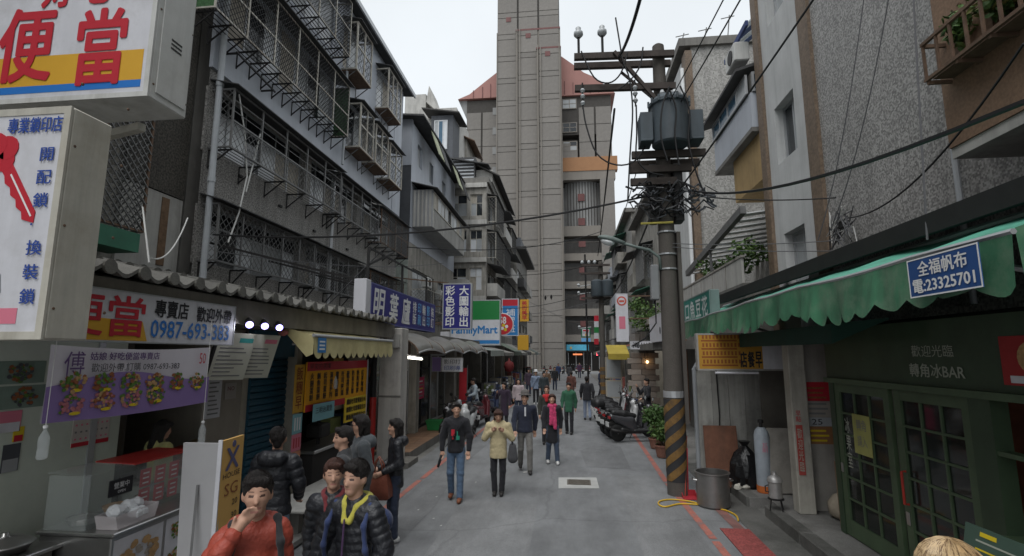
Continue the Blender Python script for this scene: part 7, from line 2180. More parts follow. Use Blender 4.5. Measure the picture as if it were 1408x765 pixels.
# two arms carrying the transformer
for z, x0, x1, dy in ((6.58, -0.66, 0.78, -0.24), (6.56, -0.66, 0.78, 0.24), (6.28, -0.72, 0.5, -0.22), (6.02, -0.7, 0.2, -0.22)):
	MB().bar((PX + x0, PY + dy, z), (PX + x1, PY + dy, z), 0.1, 0.14).build('support_arm', timber, pole)
xf = MB().lathe([(0.33, 6.67), (0.36, 6.7), (0.36, 7.48), (0.39, 7.5), (0.39, 7.56), (0.3, 7.66), (0.08, 7.7)], 28, (PX + 0.08, PY - 0.42, 0)).build('transformer', xf_paint, pole, autosmooth=35)
for s in (-1, 1):
	for k in range(6):
		MB().bbox(PX + 0.08 + s * 0.36, PX + 0.08 + s * 0.6, PY - 0.62 + k * 0.08, PY - 0.60 + k * 0.08, 6.75, 7.32, r=0.008).build('cooling_fin', xf_paint, xf)
	MB().bbox(PX + 0.08 + s * 0.37, PX + 0.08 + s * 0.6, PY - 0.63, PY - 0.17, 6.72, 6.76, r=0.008).build('fin_header', xf_paint, xf)
for k in range(14):
	a = k * 2 * math.pi / 14
	MB().bbox(PX + 0.08 + 0.4 * math.cos(a) - 0.02, PX + 0.08 + 0.4 * math.cos(a) + 0.02, PY - 0.42 + 0.4 * math.sin(a) - 0.02, PY - 0.42 + 0.4 * math.sin(a) + 0.02, 7.49, 7.62, r=0.006).build('lid_clamp', xf_paint, xf)
for dx in (-0.12, 0.12):
	MB().lathe([(0.04, 7.68), (0.06, 7.72), (0.035, 7.76), (0.055, 7.8), (0.03, 7.86)], 10, (PX + 0.08 + dx, PY - 0.42, 0)).build('bushing', porcelain, xf)
# lead-in wires from arms to transformer
wires = [([(0.35, 8.9), (0.6, 8.3), (0.9, 8.15), (1.15, 8.35), (1.3, 8.8)], -0.3), ([(1.62, 8.9), (1.55, 8.5), (1.35, 8.2), (1.1, 8.0)], -0.3), ([(1.08, 9.6), (1.15, 9.0), (1.2, 8.6), (1.32, 8.2), (1.36, 7.5), (1.28, 6.6), (1.2, 5.6)], -0.32), ([(0.36, 7.62), (0.42, 7.2), (0.62, 6.6), (1.0, 6.35), (1.4, 6.45), (1.7, 7.0), (1.9, 7.6)], -0.36), ([(1.43, 7.6), (1.42, 7.0), (1.4, 6.5), (1.6, 6.2), (1.9, 6.1)], -0.36), ([(2.0, 7.7), (1.85, 7.3), (1.8, 6.7), (1.9, 6.2)], -0.85), ([(2.2, 7.7), (2.35, 7.2), (2.3, 6.6), (2.4, 6.0), (2.55, 5.5)], -0.85), ([(2.0, 7.6), (2.1, 7.2), (2.05, 6.7), (2.1, 6.1)], -0.88)]
for w_, dy in wires:
	pts = [Vector((x, PY + dy, z)) for x, z in w_]
	d_ = []
	for i in range(len(pts) - 1):
		q0, q1, q2, q3 = pts[max(0, i - 1)], pts[i], pts[i + 1], pts[min(len(pts) - 1, i + 2)]
		for k in range(4):
			s = k / 4
			d_.append(0.5 * ((2 * q1) + (q2 - q0) * s + (2 * q0 - 5 * q1 + 4 * q2 - q3) * s * s + (3 * q1 - q0 - 3 * q2 + q3) * s ** 3))
	MB().tube(d_ + [pts[-1]], 0.017, 5).build('lead_wire', cable_black, pole)
# tangle of splices below the arms
for k in range(44):
	a = R.uniform(0, 6.28)
	z = R.uniform(5.35, 5.95)
	r0 = R.uniform(0.2, 0.34)
	x_ = R.uniform(-0.75, 0.45)
	pts = [Vector((PX + x_ + 0.12 * i + R.uniform(-0.06, 0.06), PY - 0.25 + R.uniform(-0.12, 0.1), z + R.uniform(-0.12, 0.12))) for i in range(5)]
	MB().tube(pts, R.choice((0.012, 0.016, 0.022)), 5).build('spliced_cable', R.choice((cable_black, cable_black, cable_grey, bluegrey_dark)), pole)
for dx in (-0.24, 0.24):
	MB().bbox(PX + dx - 0.09, PX + dx + 0.09, PY - 0.2, PY + 0.1, 5.2, 6.4, r=0.02).build('cable_riser', black_metal, pole)
MB().bbox(PX - 0.36, PX - 0.2, PY - 0.14, PY + 0.06, 3.65, 4.35, r=0.02).build('switch_box', M('grey_switch_box', (0.19, 0.195, 0.2), var=0.15), pole)
MB().tube([(PX - 0.28, PY - 0.04, 3.65), (PX - 0.28, PY - 0.04, 3.2), (PX - 0.5, PY - 0.04, 2.9), (PX - 0.75, PY + 0.1, 2.75)], 0.015, 5).build('lamp_wire', cable_black, pole)
MB().tube([(PX - 0.52, PY - 0.15, 5.18), (PX + 0.1, PY - 0.2, 5.18)], 0.022, 6).build('yellow_sleeve', M('yellow_sleeve', (0.5, 0.42, 0.1)), pole)
MB().box(PX + 0.17, PX + 0.24, PY - 0.15, PY + 0.05, 1.3, 5.0).build('conduit', concrete_pole, pole)
# street lamp on a curved arm
la = thing('street_lamp', 'grey cobra-head street lamp on a curved arm from the pole', 'street lamp', (PX, PY, 4.3))
p0 = Vector((PX - 0.16, PY - 0.1, 4.25))
ph = at(822, 331, Y=PY - 0.1)
MB().tube([p0, p0 + Vector((-0.02, 0, 0.25)), p0 + Vector((-0.2, 0, 0.4)), Vector((1.35, PY - 0.1, 4.72)), Vector((1.05, PY - 0.1, 4.82))], 0.03, 8).build('arm', M('lamp_green_grey', (0.12, 0.15, 0.14), rough=0.5), la, smooth=True)
hd = MB()
ax = Vector((ph.x - 1.1, 0, 0.12)).normalized()
rings = []
for t_, w_, h_ in ((0.0, 0.035, 0.035), (0.12, 0.06, 0.06), (0.25, 0.11, 0.085), (0.42, 0.12, 0.08), (0.52, 0.08, 0.05), (0.56, 0.02, 0.02)):
	c_ = Vector((1.15, PY - 0.1, 4.8)) + ax * t_
	rings.append([c_ + Vector((0, math.cos(k * 0.5236) * w_, math.sin(k * 0.5236) * h_ * (1 if math.sin(k * 0.5236) > 0 else 0.5))) for k in range(12)])
hd.loft(rings).build('lamp_head', bpy.data.materials['lamp_green_grey'], la, smooth=True)
gl_ = MB()
rings = []
for z_, s_ in ((-0.035, 1.0), (-0.08, 0.85), (-0.115, 0.5)):
	c_ = Vector((1.15, PY - 0.1, 4.8)) + ax * 0.36 + Vector((0, 0, z_))
	rings.append([c_ + ax * (0.15 * s_ * math.cos(k * 0.5236)) + Vector((0, 0.1 * s_ * math.sin(k * 0.5236), 0)) for k in range(12)])
gl_.loft(rings).build('lamp_lens', glass_mat('lamp_lens', (0.75, 0.77, 0.78), 0.1, 0.85), la, smooth=True)

# second pole farther along
P2 = thing('utility_pole', 'slim distant utility pole with small transformer beside the scooters', 'utility pole', (1.95, 31, 0))
MB().lathe([(0.18, 0), (0.14, 8.1), (0.06, 8.15)], 14, (1.95, 31, 0)).build('shaft', concrete_pole, P2, autosmooth=30)
for k in range(4):
	MB().lathe([(0.186, 0.3 + k * 0.44), (0.184, 0.52 + k * 0.44)], 14, (1.95, 31, 0)).build('yellow_stripe', yb, P2)
MB().lathe([(0.34, 6.0), (0.36, 6.05), (0.36, 6.9), (0.2, 7.0)], 16, (1.7, 30.7, 0)).build('transformer', xf_paint, P2, autosmooth=35)
MB().lathe([(0.34, 6.0), (0.36, 6.05), (0.36, 6.9), (0.2, 7.0)], 16, (2.3, 30.7, 0)).build('transformer', xf_paint, P2, autosmooth=35)
for z in (7.9, 7.4, 5.9):
	MB().bar((0.75, 30.8, z), (2.5, 30.8, z), 0.1, 0.12).build('crossarm', timber, P2)
for x in (0.85, 1.25, 1.6):
	MB().lathe([(0.05, 7.97), (0.1, 8.05), (0.1, 8.12), (0.05, 8.2)], 10, (x, 30.8, 0)).build('insulator', porcelain, P2, smooth=True)
P3 = thing('utility_pole', 'thin dark cable mast rising before the tower, carrying small lamps', 'utility pole', (0.95, 33, 0))
MB().tube([(1.15, 33, 0), (1.1, 33, 9.0)], 0.06, 8).build('shaft', black_metal, P3)
for z in (6.4, 6.9, 4.2):
	MB().tube([(0.6, 33, z), (1.4, 33, z + 0.1)], 0.03, 5).lathe([(0.03, 0), (0.1, 0.1), (0.05, 0.2)], 8, (0.65, 33, z)).build('lamp_cluster', porcelain, P3)

# ------------------------------------------------------------------ signs and stalls farther along this side
fT = Fr((2.95, 0, 0), (-1, 0, 0))
pa, pb_ = at(937, 430, X=3.0), at(970, 430, X=3.0)
t = lightbox('shop_sign', 'teal shop sign with white characters behind the striped pole', fT, -13.6, -11.1, 3.35, 3.95, 0.2, M('teal_face', (0.01, 0.21, 0.17), rough=0.4), M('teal_frame', (0.2, 0.26, 0.25)), 0.03)
text('口魚豆花', fT, -13.4, -11.3, 3.43, 3.85, white_ink, t, c=0.003, bold=0.02, spread=1.2)
t = lightbox('shop_sign', 'white sign with green edge and dark logo right behind the pole', Fr((2.9, 0, 0), (-1, 0, 0)), -19.0, -15.0, 3.0, 3.9, 0.2, white_plate, white_plate, 0.03)
t['label'] = 'white sign with green edge and dark logo beyond the teal sign'
patch(t, 'green_edge', Fr((2.9, 0, 0), (-1, 0, 0)), -15.6, -15.05, 3.04, 3.86, green_face, c=0.001)
MB().lathe([(0.12, 0.002), (0.12, 0.005)], 12, (2.9, 16.9, 3.35), (-1, 0, 0)).build('logo', black_ink, t)
SYs = 20.8
f = Fr((0, SYs, 0), (0, -1, 0))
p0, p1 = at(846, 404, Y=SYs), at(865, 470, Y=SYs)
t = lightbox('shop_sign', 'tall white sign with round red emblem hanging over the scooters', f, p0.x, p1.x, p1.z, p0.z, 0.15, white_plate, white_plate, 0.02, bracket=[((p1.x, SYs + 0.07, p0.z - 0.1), (4.9, SYs + 0.07, p0.z - 0.1)), ((p1.x, SYs + 0.07, p0.z - 1.0), (4.9, SYs + 0.07, p0.z - 1.0))])
cc = Vector(((p0.x + p1.x) / 2, SYs, p0.z - 0.3))
MB().lathe([(0.19, 0.002), (0.19, 0.006)], 24, cc, (0, -1, 0)).build('emblem', M('emblem_red', (0.5, 0.09, 0.06)), t)
MB().lathe([(0.13, 0.007), (0.13, 0.010)], 24, cc, (0, -1, 0)).build('emblem_inner', white_plate, t)
MB().box(-0.1 + cc.x, 0.1 + cc.x, cc.z - 0.05, cc.z + 0.03, 0.011, 0.013, f).build('emblem_bar', bpy.data.materials['emblem_red'], t)
patch(t, 'pink_print', f, p0.x + 0.12, p1.x - 0.12, p1.z + 0.5, p1.z + 1.0, pink_ink, c=0.001)
rs = thing('restaurant_front', 'small restaurant front with stone tile wall and warm lamp inside', 'shopfront', (3.6, 21, 0.02))
xw = 3.0
fR2 = Fr((xw, 0, 0), (-1, 0, 0))
MB().box(4.7, 4.8, 16, 25.9, 0, 3.2).build('rear_wall', M('warm_inner_wall', (0.20, 0.09, 0.045), var=0.2), rs)
MB().box(3.0, 4.7, 16, 25.9, 2.75, 3.0).build('lintel', cement_dark, rs)
# stone courses, block by block
blk = MB().bbox(-0.29, 0.29, -0.115, 0.115, 0, 0.08, Fr((0, 0, 0), (0, -1, 0)), r=0.012).mesh('stone_block')
bms = []
for i, c_ in enumerate(((0.27, 0.22, 0.18), (0.33, 0.28, 0.24), (0.22, 0.18, 0.15))):
	q = blk.copy()
	q.materials.append(M('stone_block_%d' % i, c_, var=0.15, scale=5))
	bms.append(q)
MB().box(2.75, 3.7, 23.1, 23.4, 0, 2.75).build('stone_wall', cement_dark, rs)
for j in range(11):
	for i in range(2):
		inst('stone_block', R.choice(bms), rs, (2.95 + i * 0.6 - (0.15 if j % 2 else 0), 23.1, 0.14 + j * 0.24))
t = lightbox('shop_sign', 'long white sign with black characters over the restaurant', Fr((0, 22.6, 0), (0, -1, 0)), 2.6, 4.4, 2.8, 3.15, 0.12, white_plate, white_plate, 0.02)
text('海川流壽司', Fr((0, 22.6, 0), (0, -1, 0)), 2.7, 4.3, 2.86, 3.09, black_ink, t, bold=0.02)
lp = at(890, 498, Y=22.9)
lm = thing('hanging_lamp', 'small glowing bulb hanging inside the restaurant', 'lamp', lp)
MB().lathe([(0.02, -0.05), (0.055, 0.0), (0.02, 0.06)], 10, lp).build('bulb', M('warm_bulb', (1, 0.7, 0.4), emit=(1, 0.6, 0.25), emit_s=7), lm, smooth=True)
MB().tube([lp + Vector((0, 0, 0.06)), Vector((lp.x, lp.y, 2.75))], 0.008, 4).build('cord', cable_black, lm)
nk = thing('notice_cabinet', 'cream notice cabinet with glass doors past the scooters', 'cabinet', (2.45, 25, 0.02))
f = Fr((0, 25.0, 0), (0, -1, 0))
p0, p1 = at(832, 489, Y=25), at(856, 530, Y=25)
for z0, z1 in ((1.45, 2.45), (0.55, 1.38)):
	MB().bbox(p0.x, p1.x, z0, z1, -0.2, 0, f, r=0.01).build('case', cream_wall, nk)
	MB().box(p0.x + 0.06, p1.x - 0.06, z0 + 0.06, z1 - 0.06, 0.001, 0.006, f).build('pane', g_grey, nk)
MB().box(p0.x + 0.05, p0.x + 0.1, 0.02, 2.5, -0.26, -0.21, f).box(p1.x - 0.1, p1.x - 0.05, 0.02, 2.5, -0.26, -0.21, f).build('leg', grey_iron, nk)
yc = thing('awning', 'small mustard-yellow canopy over the notice cabinet', 'awning', (2.3, 24.6, 2.6))
MB().loft([[Vector((x, 23.9, 2.58)), Vector((x, 25.3, 3.0)), Vector((x, 25.3, 3.03)), Vector((x, 23.9, 2.61))] for x in (1.75, 2.7)]).build('canopy', M('mustard_sheet', (0.33, 0.25, 0.04)), yc)
MB().box(1.75, 2.7, 23.89, 23.9, 2.35, 2.6).build('valance', bpy.data.materials['mustard_sheet'], yc)
for k in range(2):
	x = (1.8, 2.65)[k]
	MB().tube([(x, 25.2, 0.02), (x, 25.2, 3.0)], 0.02, 6).build('post', grey_iron, yc)
for i in range(5):
	ya = 27.5 + i * 7.2
	t = thing('shopfront', 'dim shop with plain canopy, %s past the notice cabinet' % nth[i], 'shopfront', (4.5, ya + 3, 0.02))
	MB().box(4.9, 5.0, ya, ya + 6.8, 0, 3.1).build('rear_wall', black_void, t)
	MB().box(3.6, 4.9, ya - 0.12, ya + 0.12, 0, 3.1).build('party_wall', (cream_wall, cement_wall)[i % 2], t)
	cm = M('right_canopy_%d' % i, ((0.10, 0.14, 0.12), (0.2, 0.08, 0.06), (0.22, 0.22, 0.2), (0.08, 0.1, 0.16), (0.2, 0.19, 0.15))[i], var=0.15, streak=0.2)
	MB().loft([[Vector((4.9, y, 3.4)), Vector((2.9, y, 2.75)), Vector((2.9, y, 2.79)), Vector((4.9, y, 3.45))] for y in (ya, ya + 6.6)]).build('canopy', cm, t)
	MB().box(2.89, 2.9, ya, ya + 6.6, 2.5, 2.78).build('valance', cm, t)
	for k in range(6):
		y = ya + 0.5 + k
		MB().bbox(3.5, 4.1, y, y + 0.8, 0.02, 0.02 + R.uniform(0.5, 1.2), r=0.02).build('ware_stand', R.choice(shelf_cols + [cement_light, black_metal]), t)
# greenery spilling over an upper ledge
gv = MB()
for i in range(8):
	leaves(gv, (3.6 + R.uniform(-0.4, 0.3), 24.4 + R.uniform(-1.2, 1.2), 4.5 + R.uniform(-0.4, 0.5)), 0.55, 100, 0.17, 2, 0.8)
t = thing('ledge_plant', 'leafy green plant spilling over a ledge beyond the lamp', 'plant', (3.9, 24.4, 4.0))
gv.build('foliage', [leaf_a, leaf_b], t)
MB().bbox(3.5, 4.85, 23.2, 25.6, 3.9, 4.15, r=0.02).build('trough', cement_wall, t)
potted((2.32, 13.85, 0.02), 0.2, 0.3, 0.42, 0.55, 700, 0.11, 'terracotta pot with light green leafy shrub closest to the striped pole', squash=0.8)
potted((2.35, 15.1, 0.02), 0.19, 0.27, 0.5, 0.85, 900, 0.12, 'terracotta pot with taller dark shrub beside the scooters', squash=0.9, mats=[leaf_a, leaf_a])
potted((2.75, 15.4, 0.02), 0.17, 0.25, 0.45, 0.8, 600, 0.12, 'brown pot with bushy shrub against the shop wall', mats=[leaf_a, leaf_b])

# ------------------------------------------------------------------ people: one continuous surface per body, garments over it
def cone_d(P, a, b, ra, rb, quilt=None, flat=1.0):
	"""Distance to a tapered capsule; flat < 1 squeezes it front to back; quilt = (width, amount) swells it in rings."""
	a, b = np.array(a, float), np.array(b, float)
	if flat != 1.0:
		P = P.copy()
		cy = (a[1] + b[1]) / 2
		P[..., 1] = cy + (P[..., 1] - cy) / flat
	d = b - a
	L2 = max(1e-9, d @ d)
	t = np.clip(((P - a) @ d) / L2, 0, 1)
	r = ra + (rb - ra) * t
	if quilt:
		r = r + quilt[1] * (np.abs(np.sin(np.pi * t * math.sqrt(L2) / quilt[0])) ** 0.6 - 0.5)
	dist = np.linalg.norm(P - a - t[..., None] * d, axis=-1) - r
	return dist * (flat ** 0.5 if flat < 1 else 1)


def ell_d(P, c, r):
	q = (P - np.array(c)) / np.array(r)
	k = np.linalg.norm(q, axis=-1)
	return (k - 1) * min(r) * np.where(k > 0, 1, 1)


def field(prims, h, cuts=(), wrinkle=0.0, pad=0.05, k=0.03, seed=0.0):
	"""Smooth union of primitives on a grid; returns field, origin."""
	lo, hi = np.full(3, 1e9), np.full(3, -1e9)
	bbs = []
	for p in prims:
		if p[0] == 'c':
			a, b, ra, rb = np.array(p[1]), np.array(p[2]), p[3], p[4]
			l, u = np.minimum(a - ra, b - rb), np.maximum(a + ra, b + rb)
		else:
			l, u = np.array(p[1]) - np.array(p[2]), np.array(p[1]) + np.array(p[2])
		bbs.append((l - pad, u + pad))
		lo, hi = np.minimum(lo, l - pad), np.maximum(hi, u + pad)
	n = np.ceil((hi - lo) / h).astype(int) + 1
	F = np.full(n, 0.2)
	ax = [lo[i] + h * np.arange(n[i]) for i in range(3)]
	for p, (l, u) in zip(prims, bbs):
		i0 = np.maximum(0, np.floor((l - lo) / h).astype(int))
		i1 = np.minimum(n, np.ceil((u - lo) / h).astype(int) + 1)
		s = tuple(slice(i0[j], i1[j]) for j in range(3))
		G = np.stack(np.meshgrid(*[ax[j][s[j]] for j in range(3)], indexing='ij'), -1)
		if p[0] == 'c':
			d = cone_d(G, p[1], p[2], p[3], p[4], p[5] if len(p) > 5 else None, p[6] if len(p) > 6 else 1.0)
		else:
			d = ell_d(G, p[1], p[2])
		if p[0] == 'x':          # carve
			F[s] = np.maximum(F[s], -d)
			continue
		f = F[s]
		hh = np.clip(0.5 + 0.5 * (f - d) / k, 0, 1)
		F[s] = f + (d - f) * hh - k * hh * (1 - hh)
	if wrinkle or cuts:
		X, Y, Z = np.meshgrid(*ax, indexing='ij')
		if wrinkle:
			F = F - wrinkle * (np.sin(X * 31 + 9 * np.sin(Z * 11 + seed) + seed) * np.sin(Z * 27 + 7 * np.sin(Y * 17 + X * 9) + 2 * seed) + 0.5 * np.sin(Z * 61 + 14 * np.sin(X * 13) + Y * 30))
		for c in cuts:           # keep where nx*x+ny*y+nz*z <= d
			F = np.maximum(F, c[0] * X + c[1] * Y + c[2] * Z - c[3])
	return F, lo


def surface(F, lo, h):
	"""Surface nets."""
	I = F < 0
	n = np.array(F.shape)
	c = np.zeros(n - 1, int)
	for dx in (0, 1):
		for dy in (0, 1):
			for dz in (0, 1):
				c += I[dx:n[0] - 1 + dx, dy:n[1] - 1 + dy, dz:n[2] - 1 + dz]
	act = (c > 0) & (c < 8)
	idx = np.full(act.shape, -1)
	cells = np.argwhere(act)
	idx[act] = np.arange(len(cells))
	V = np.zeros((len(cells), 3))
	W = np.zeros(len(cells))
	cor = [(x, y, z) for x in (0, 1) for y in (0, 1) for z in (0, 1)]
	val = {q: F[cells[:, 0] + q[0], cells[:, 1] + q[1], cells[:, 2] + q[2]] for q in cor}
	for q in cor:
		for a in range(3):
			if q[a]: continue
			r = list(q)
			r[a] = 1
			v0, v1 = val[q], val[tuple(r)]
			m = (v0 < 0) != (v1 < 0)
			t = v0[m] / (v0[m] - v1[m])
			p = np.tile(np.array(q, float), (m.sum(), 1))
			p[:, a] += t
			V[m] += p
			W[m] += 1
	V = (V / np.maximum(W, 1)[:, None] + cells) * h + lo
	faces = []
	for a in range(3):
		b, d = (a + 1) % 3, (a + 2) % 3
		s0 = [slice(None)] * 3
		s1 = [slice(None)] * 3
		s0[a], s1[a] = slice(0, -1), slice(1, None)
		A, B = I[tuple(s0)], I[tuple(s1)]
		for flip, m in ((False, A & ~B), (True, ~A & B)):
			e = np.argwhere(m)
			e = e[(e[:, b] > 0) & (e[:, d] > 0) & (e[:, b] < n[b] - 1) & (e[:, d] < n[d] - 1)]
			if not len(e): continue
			def g(ob, od):
				q = e.copy()
				q[:, b] -= ob
				q[:, d] -= od
				return idx[q[:, 0], q[:, 1], q[:, 2]]
			quad = np.stack([g(1, 1), g(0, 1), g(0, 0), g(1, 0)], 1)
			faces.append(quad[:, ::-1] if flip else quad)
	return V, np.concatenate(faces)


def blob(name, prims, mats, parent, h, cuts=(), wrinkle=0.0, k=0.03, paint=None, seed=0.0, **kw):
	F, lo = field(prims, h, cuts, wrinkle, k=k, seed=seed)
	V, Q = surface(F, lo, h)
	me = bpy.data.meshes.new(name)
	me.from_pydata(V.tolist(), [], Q.tolist())
	me.polygons.foreach_set('use_smooth', [True] * len(me.polygons))
	for m in (mats if isinstance(mats, (list, tuple)) else [mats]):
		me.materials.append(m)
	if paint is not None:
		ctr = V[Q].mean(1)
		me.polygons.foreach_set('material_index', paint(ctr).astype(np.int32))
	return link_mesh(name, me, parent, **kw)


skin_m = M('skin', (0.46, 0.27, 0.19), rough=0.55, var=0.05, scale=6)
brow_m = M('eyebrow', (0.16, 0.095, 0.07), rough=0.6, var=0)
lip_m = M('lips', (0.38, 0.175, 0.14), rough=0.5, var=0)
eye_m = M('dark_eye', (0.09, 0.055, 0.045), rough=0.25, var=0)
hair_m = M('black_hair', (0.016, 0.013, 0.012), rough=0.42, var=0.2, scale=30, bump=1.0, bump_scale=160, bump_map=(1, 1, 0.12))
brown_hair = M('brown_hair', (0.065, 0.03, 0.022), rough=0.42, var=0.25, scale=30, bump=1.0, bump_scale=160, bump_map=(1, 1, 0.12))


def fab(name, c, **kw):
	a = dict(rough=0.85, var=0.14, scale=7, bump=0.25, bump_scale=220, sheen=0.15)
	a.update(kw)
	return M(name, c, **a)


black_puff = fab('black_nylon', (0.016, 0.017, 0.021), rough=0.42, var=0.1, bump=0.5, bump_scale=35, sheen=0, spec=0.45)
black_cloth = fab('black_cloth', (0.016, 0.016, 0.02))
navy_cloth = fab('navy_cloth', (0.018, 0.022, 0.04))
denim = fab('blue_denim', (0.075, 0.12, 0.19), var=0.3, scale=4)
dark_denim = fab('dark_denim', (0.022, 0.03, 0.055), var=0.25, scale=4)
grey_trouser = fab('grey_trousers', (0.14, 0.135, 0.125))
beige_puff = fab('beige_jacket_cloth', (0.44, 0.37, 0.22), rough=0.7)
shoe_dark = M('dark_shoe', (0.025, 0.023, 0.022), rough=0.5)
shoe_white = M('white_shoe', (0.55, 0.55, 0.54), rough=0.5)
shoe_brown = M('brown_boot', (0.17, 0.06, 0.03), rough=0.5)


def rotz(v, a, c=(0, 0)):
	x, y = v[0] - c[0], v[1] - c[1]
	return np.array((c[0] + x * math.cos(a) - y * math.sin(a), c[1] + x * math.sin(a) + y * math.cos(a), v[2]))


def person(label, loc, face, height=1.7, top=black_cloth, legs=dark_denim, shoes=shoe_dark, hair=hair_m, hair_style='short', arms=None, stride=0.0, lean=0.0,
           puff=None, hem=0.80, fat=1.0, h=0.012, head_turn=0.0, head_down=0.0, hood=0.0, collar=None, knee=0.0, group='people in the street', long_coat=False, hat=None, fingers=False, cuff=None, body_only=False, cat='person', top_name='jacket', stance=1.0, slim=1.0):
	"""Figure modelled facing -Y at face=0, turned by `face` about z. arms: list of two (upper_dir, fore_dir) for the arm on -x then +x side."""
	t = thing('person', label, cat, loc, face, group=group, local=True)
	S = height / 1.74
	v = lambda x, y, z: np.array((x * S, y * S, z * S))
	hipz, kz, az = 0.90, 0.48, 0.075
	hips = [v(-0.085, 0, hipz), v(0.085, 0, hipz)]
	feet, knees = [], []
	for i, s in enumerate((-1, 1)):
		st = stride * s
		fy = -st
		lift = 0.06 * abs(stride) / 0.3 if st < 0 else 0.0
		feet.append(v(s * 0.095 * stance, fy, az + lift))
		ky = fy * 0.45 - 0.02 - knee * (1 if st > 0 else 0.3) - (0.05 if st < 0 else 0.0)
		knees.append(v(s * 0.095, ky, kz + 0.01))
	L = lean
	up = lambda x, y, z: v(x, y - L * (z - hipz), z)
	chest, belly, neck0, neck1 = up(0, 0, 1.28), up(0, 0, 1.02), up(0, 0.01, 1.40), up(0, -0.01, 1.50)
	hc = up(0, -0.02 - 0.05 * head_down, 1.605 - 0.025 * head_down)
	sh = [up(-0.175 * fat, 0.0, 1.385), up(0.175 * fat, 0.0, 1.385)]
	sw = math.sin(loc[0] * 13.7 + loc[1] * 5.3) * (0.16 + abs(stride))
	lean = lean + 0.03 * math.sin(loc[1] * 9.1)
	head_turn = head_turn + 0.3 * math.sin(loc[1] * 4.7)
	arms = arms or [((-0.2, 0.05 + sw, -1), (0.04, -0.25 + sw, -1)), ((0.2, 0.05 - sw, -1), (-0.04, -0.25 - sw, -1))]
	el, wr, ha = [], [], []
	for i in (0, 1):
		u_, f_ = (np.array(q, float) for q in arms[i])
		e = sh[i] + u_ / np.linalg.norm(u_) * 0.27 * S
		w = e + f_ / np.linalg.norm(f_) * 0.235 * S
		el.append(e); wr.append(w); ha.append(f_ / np.linalg.norm(f_))
	# head frame
	ct, sn = math.cos(head_turn), math.sin(head_turn)
	tilt = 0.55 * head_down

	def hd(x, y, z):
		y2, z2 = y * math.cos(tilt) + z * math.sin(-tilt) * 1.0, z * math.cos(tilt) + y * math.sin(tilt)
		return hc + np.array((x * ct - y2 * sn, x * sn + y2 * ct, z2)) * S

	body = [('c', neck0, neck1 + (hc - neck1) * 0.3, 0.058 * S, 0.052 * S), ('e', hd(0, 0.008, 0.02), (0.076 * S, 0.093 * S, 0.108 * S)), ('c', hd(0, -0.03, -0.03), hd(0, -0.045, -0.075), 0.062 * S, 0.04 * S),
			('c', hd(0, -0.084, 0.005), hd(0, -0.094, -0.025), 0.009 * S, 0.0125 * S), ('e', hd(-0.077, 0.012, -0.005), (0.012 * S, 0.02 * S, 0.03 * S)), ('e', hd(0.077, 0.012, -0.005), (0.012 * S, 0.02 * S, 0.03 * S)),
			('c', chest, belly, 0.105 * S, 0.10 * S, None, 0.75), ('c', belly, v(0, 0, 0.93), 0.10 * S, 0.11 * S, None, 0.8)]
	for i in (0, 1):
		body += [('c', sh[i], el[i], 0.042 * S, 0.036 * S), ('c', el[i], wr[i], 0.036 * S, 0.026 * S), ('c', chest, sh[i], 0.07 * S, 0.04 * S),
                 ('c', hips[i], knees[i], 0.07 * S, 0.05 * S), ('c', knees[i], feet[i], 0.048 * S, 0.032 * S)]
		f = ha[i]
		side = np.cross(f, (0, 1, 0) if abs(f[1]) < 0.8 else (1, 0, 0))
		side /= np.linalg.norm(side)
		nrm = np.cross(f, side)
		body.append(('c', wr[i] + f * 0.02 * S, wr[i] + f * 0.085 * S, 0.028 * S, 0.033 * S))
		if fingers:
			for j, (o, l) in enumerate(((-0.028, 0.07), (-0.010, 0.08), (0.009, 0.077), (0.027, 0.06))):
				b0 = wr[i] + (f * 0.10 + side * o) * S
				b1 = b0 + (f * l * 0.55 + nrm * 0.012) * S
				body += [('c', b0, b1, 0.0105 * S, 0.0095 * S), ('c', b1, b1 + (f * l * 0.4 + nrm * 0.025) * S, 0.0095 * S, 0.008 * S)]
			b0 = wr[i] + (f * 0.04 - side * 0.03 * (1 if i else -1)) * S
			body.append(('c', b0, b0 + (f * 0.05 - side * 0.025 * (1 if i else -1) + nrm * 0.02) * S, 0.012 * S, 0.009 * S))
		else:
			body.append(('c', wr[i] + f * 0.08 * S, wr[i] + f * 0.15 * S, 0.028 * S, 0.018 * S))
	fx, fy = np.array((ct, sn, 0)), hd(0, -1, 0) - hd(0, 0, 0)
	fy = fy / np.linalg.norm(fy)
	fz = np.cross(fx, -fy)
	fz = fz if fz[2] > 0 else -fz

	def paint(c):
		q = (c - hc) / S
		x, y, z = q @ fx, q @ fy, q @ fz
		m = np.zeros(len(c))
		fr = y > 0.055
		m[fr & (np.abs(x) < 0.026) & (np.abs(z + 0.058) < 0.006)] = 1
		m[fr & (np.abs(np.abs(x) - 0.032) < 0.014) & (np.abs(z - 0.012) < 0.006)] = 2
		m[fr & (np.abs(np.abs(x) - 0.033) < 0.017) & (np.abs(z - 0.037) < 0.0032)] = 3
		return m

	blob('body', body, [skin_m, lip_m, eye_m, brow_m], t, min(h, 0.0075) if fingers else h, k=0.016, paint=paint)
	# trousers
	pr = [('c', v(0, 0, 0.97), v(0, 0, 0.90), 0.125 * S * fat, 0.135 * S * fat, None, 0.82)]
	for i in (0, 1):
		pr += [('c', hips[i], knees[i], 0.088 * S, 0.068 * S), ('c', knees[i], feet[i] + np.array((0, 0, 0.02)), 0.066 * S, 0.06 * S)]
	if not body_only:
		blob('trousers', pr, legs, t, h, wrinkle=0.003, k=0.025, seed=loc[0] * 3, cuts=[(0, 0, 1, 1.02 * S)])
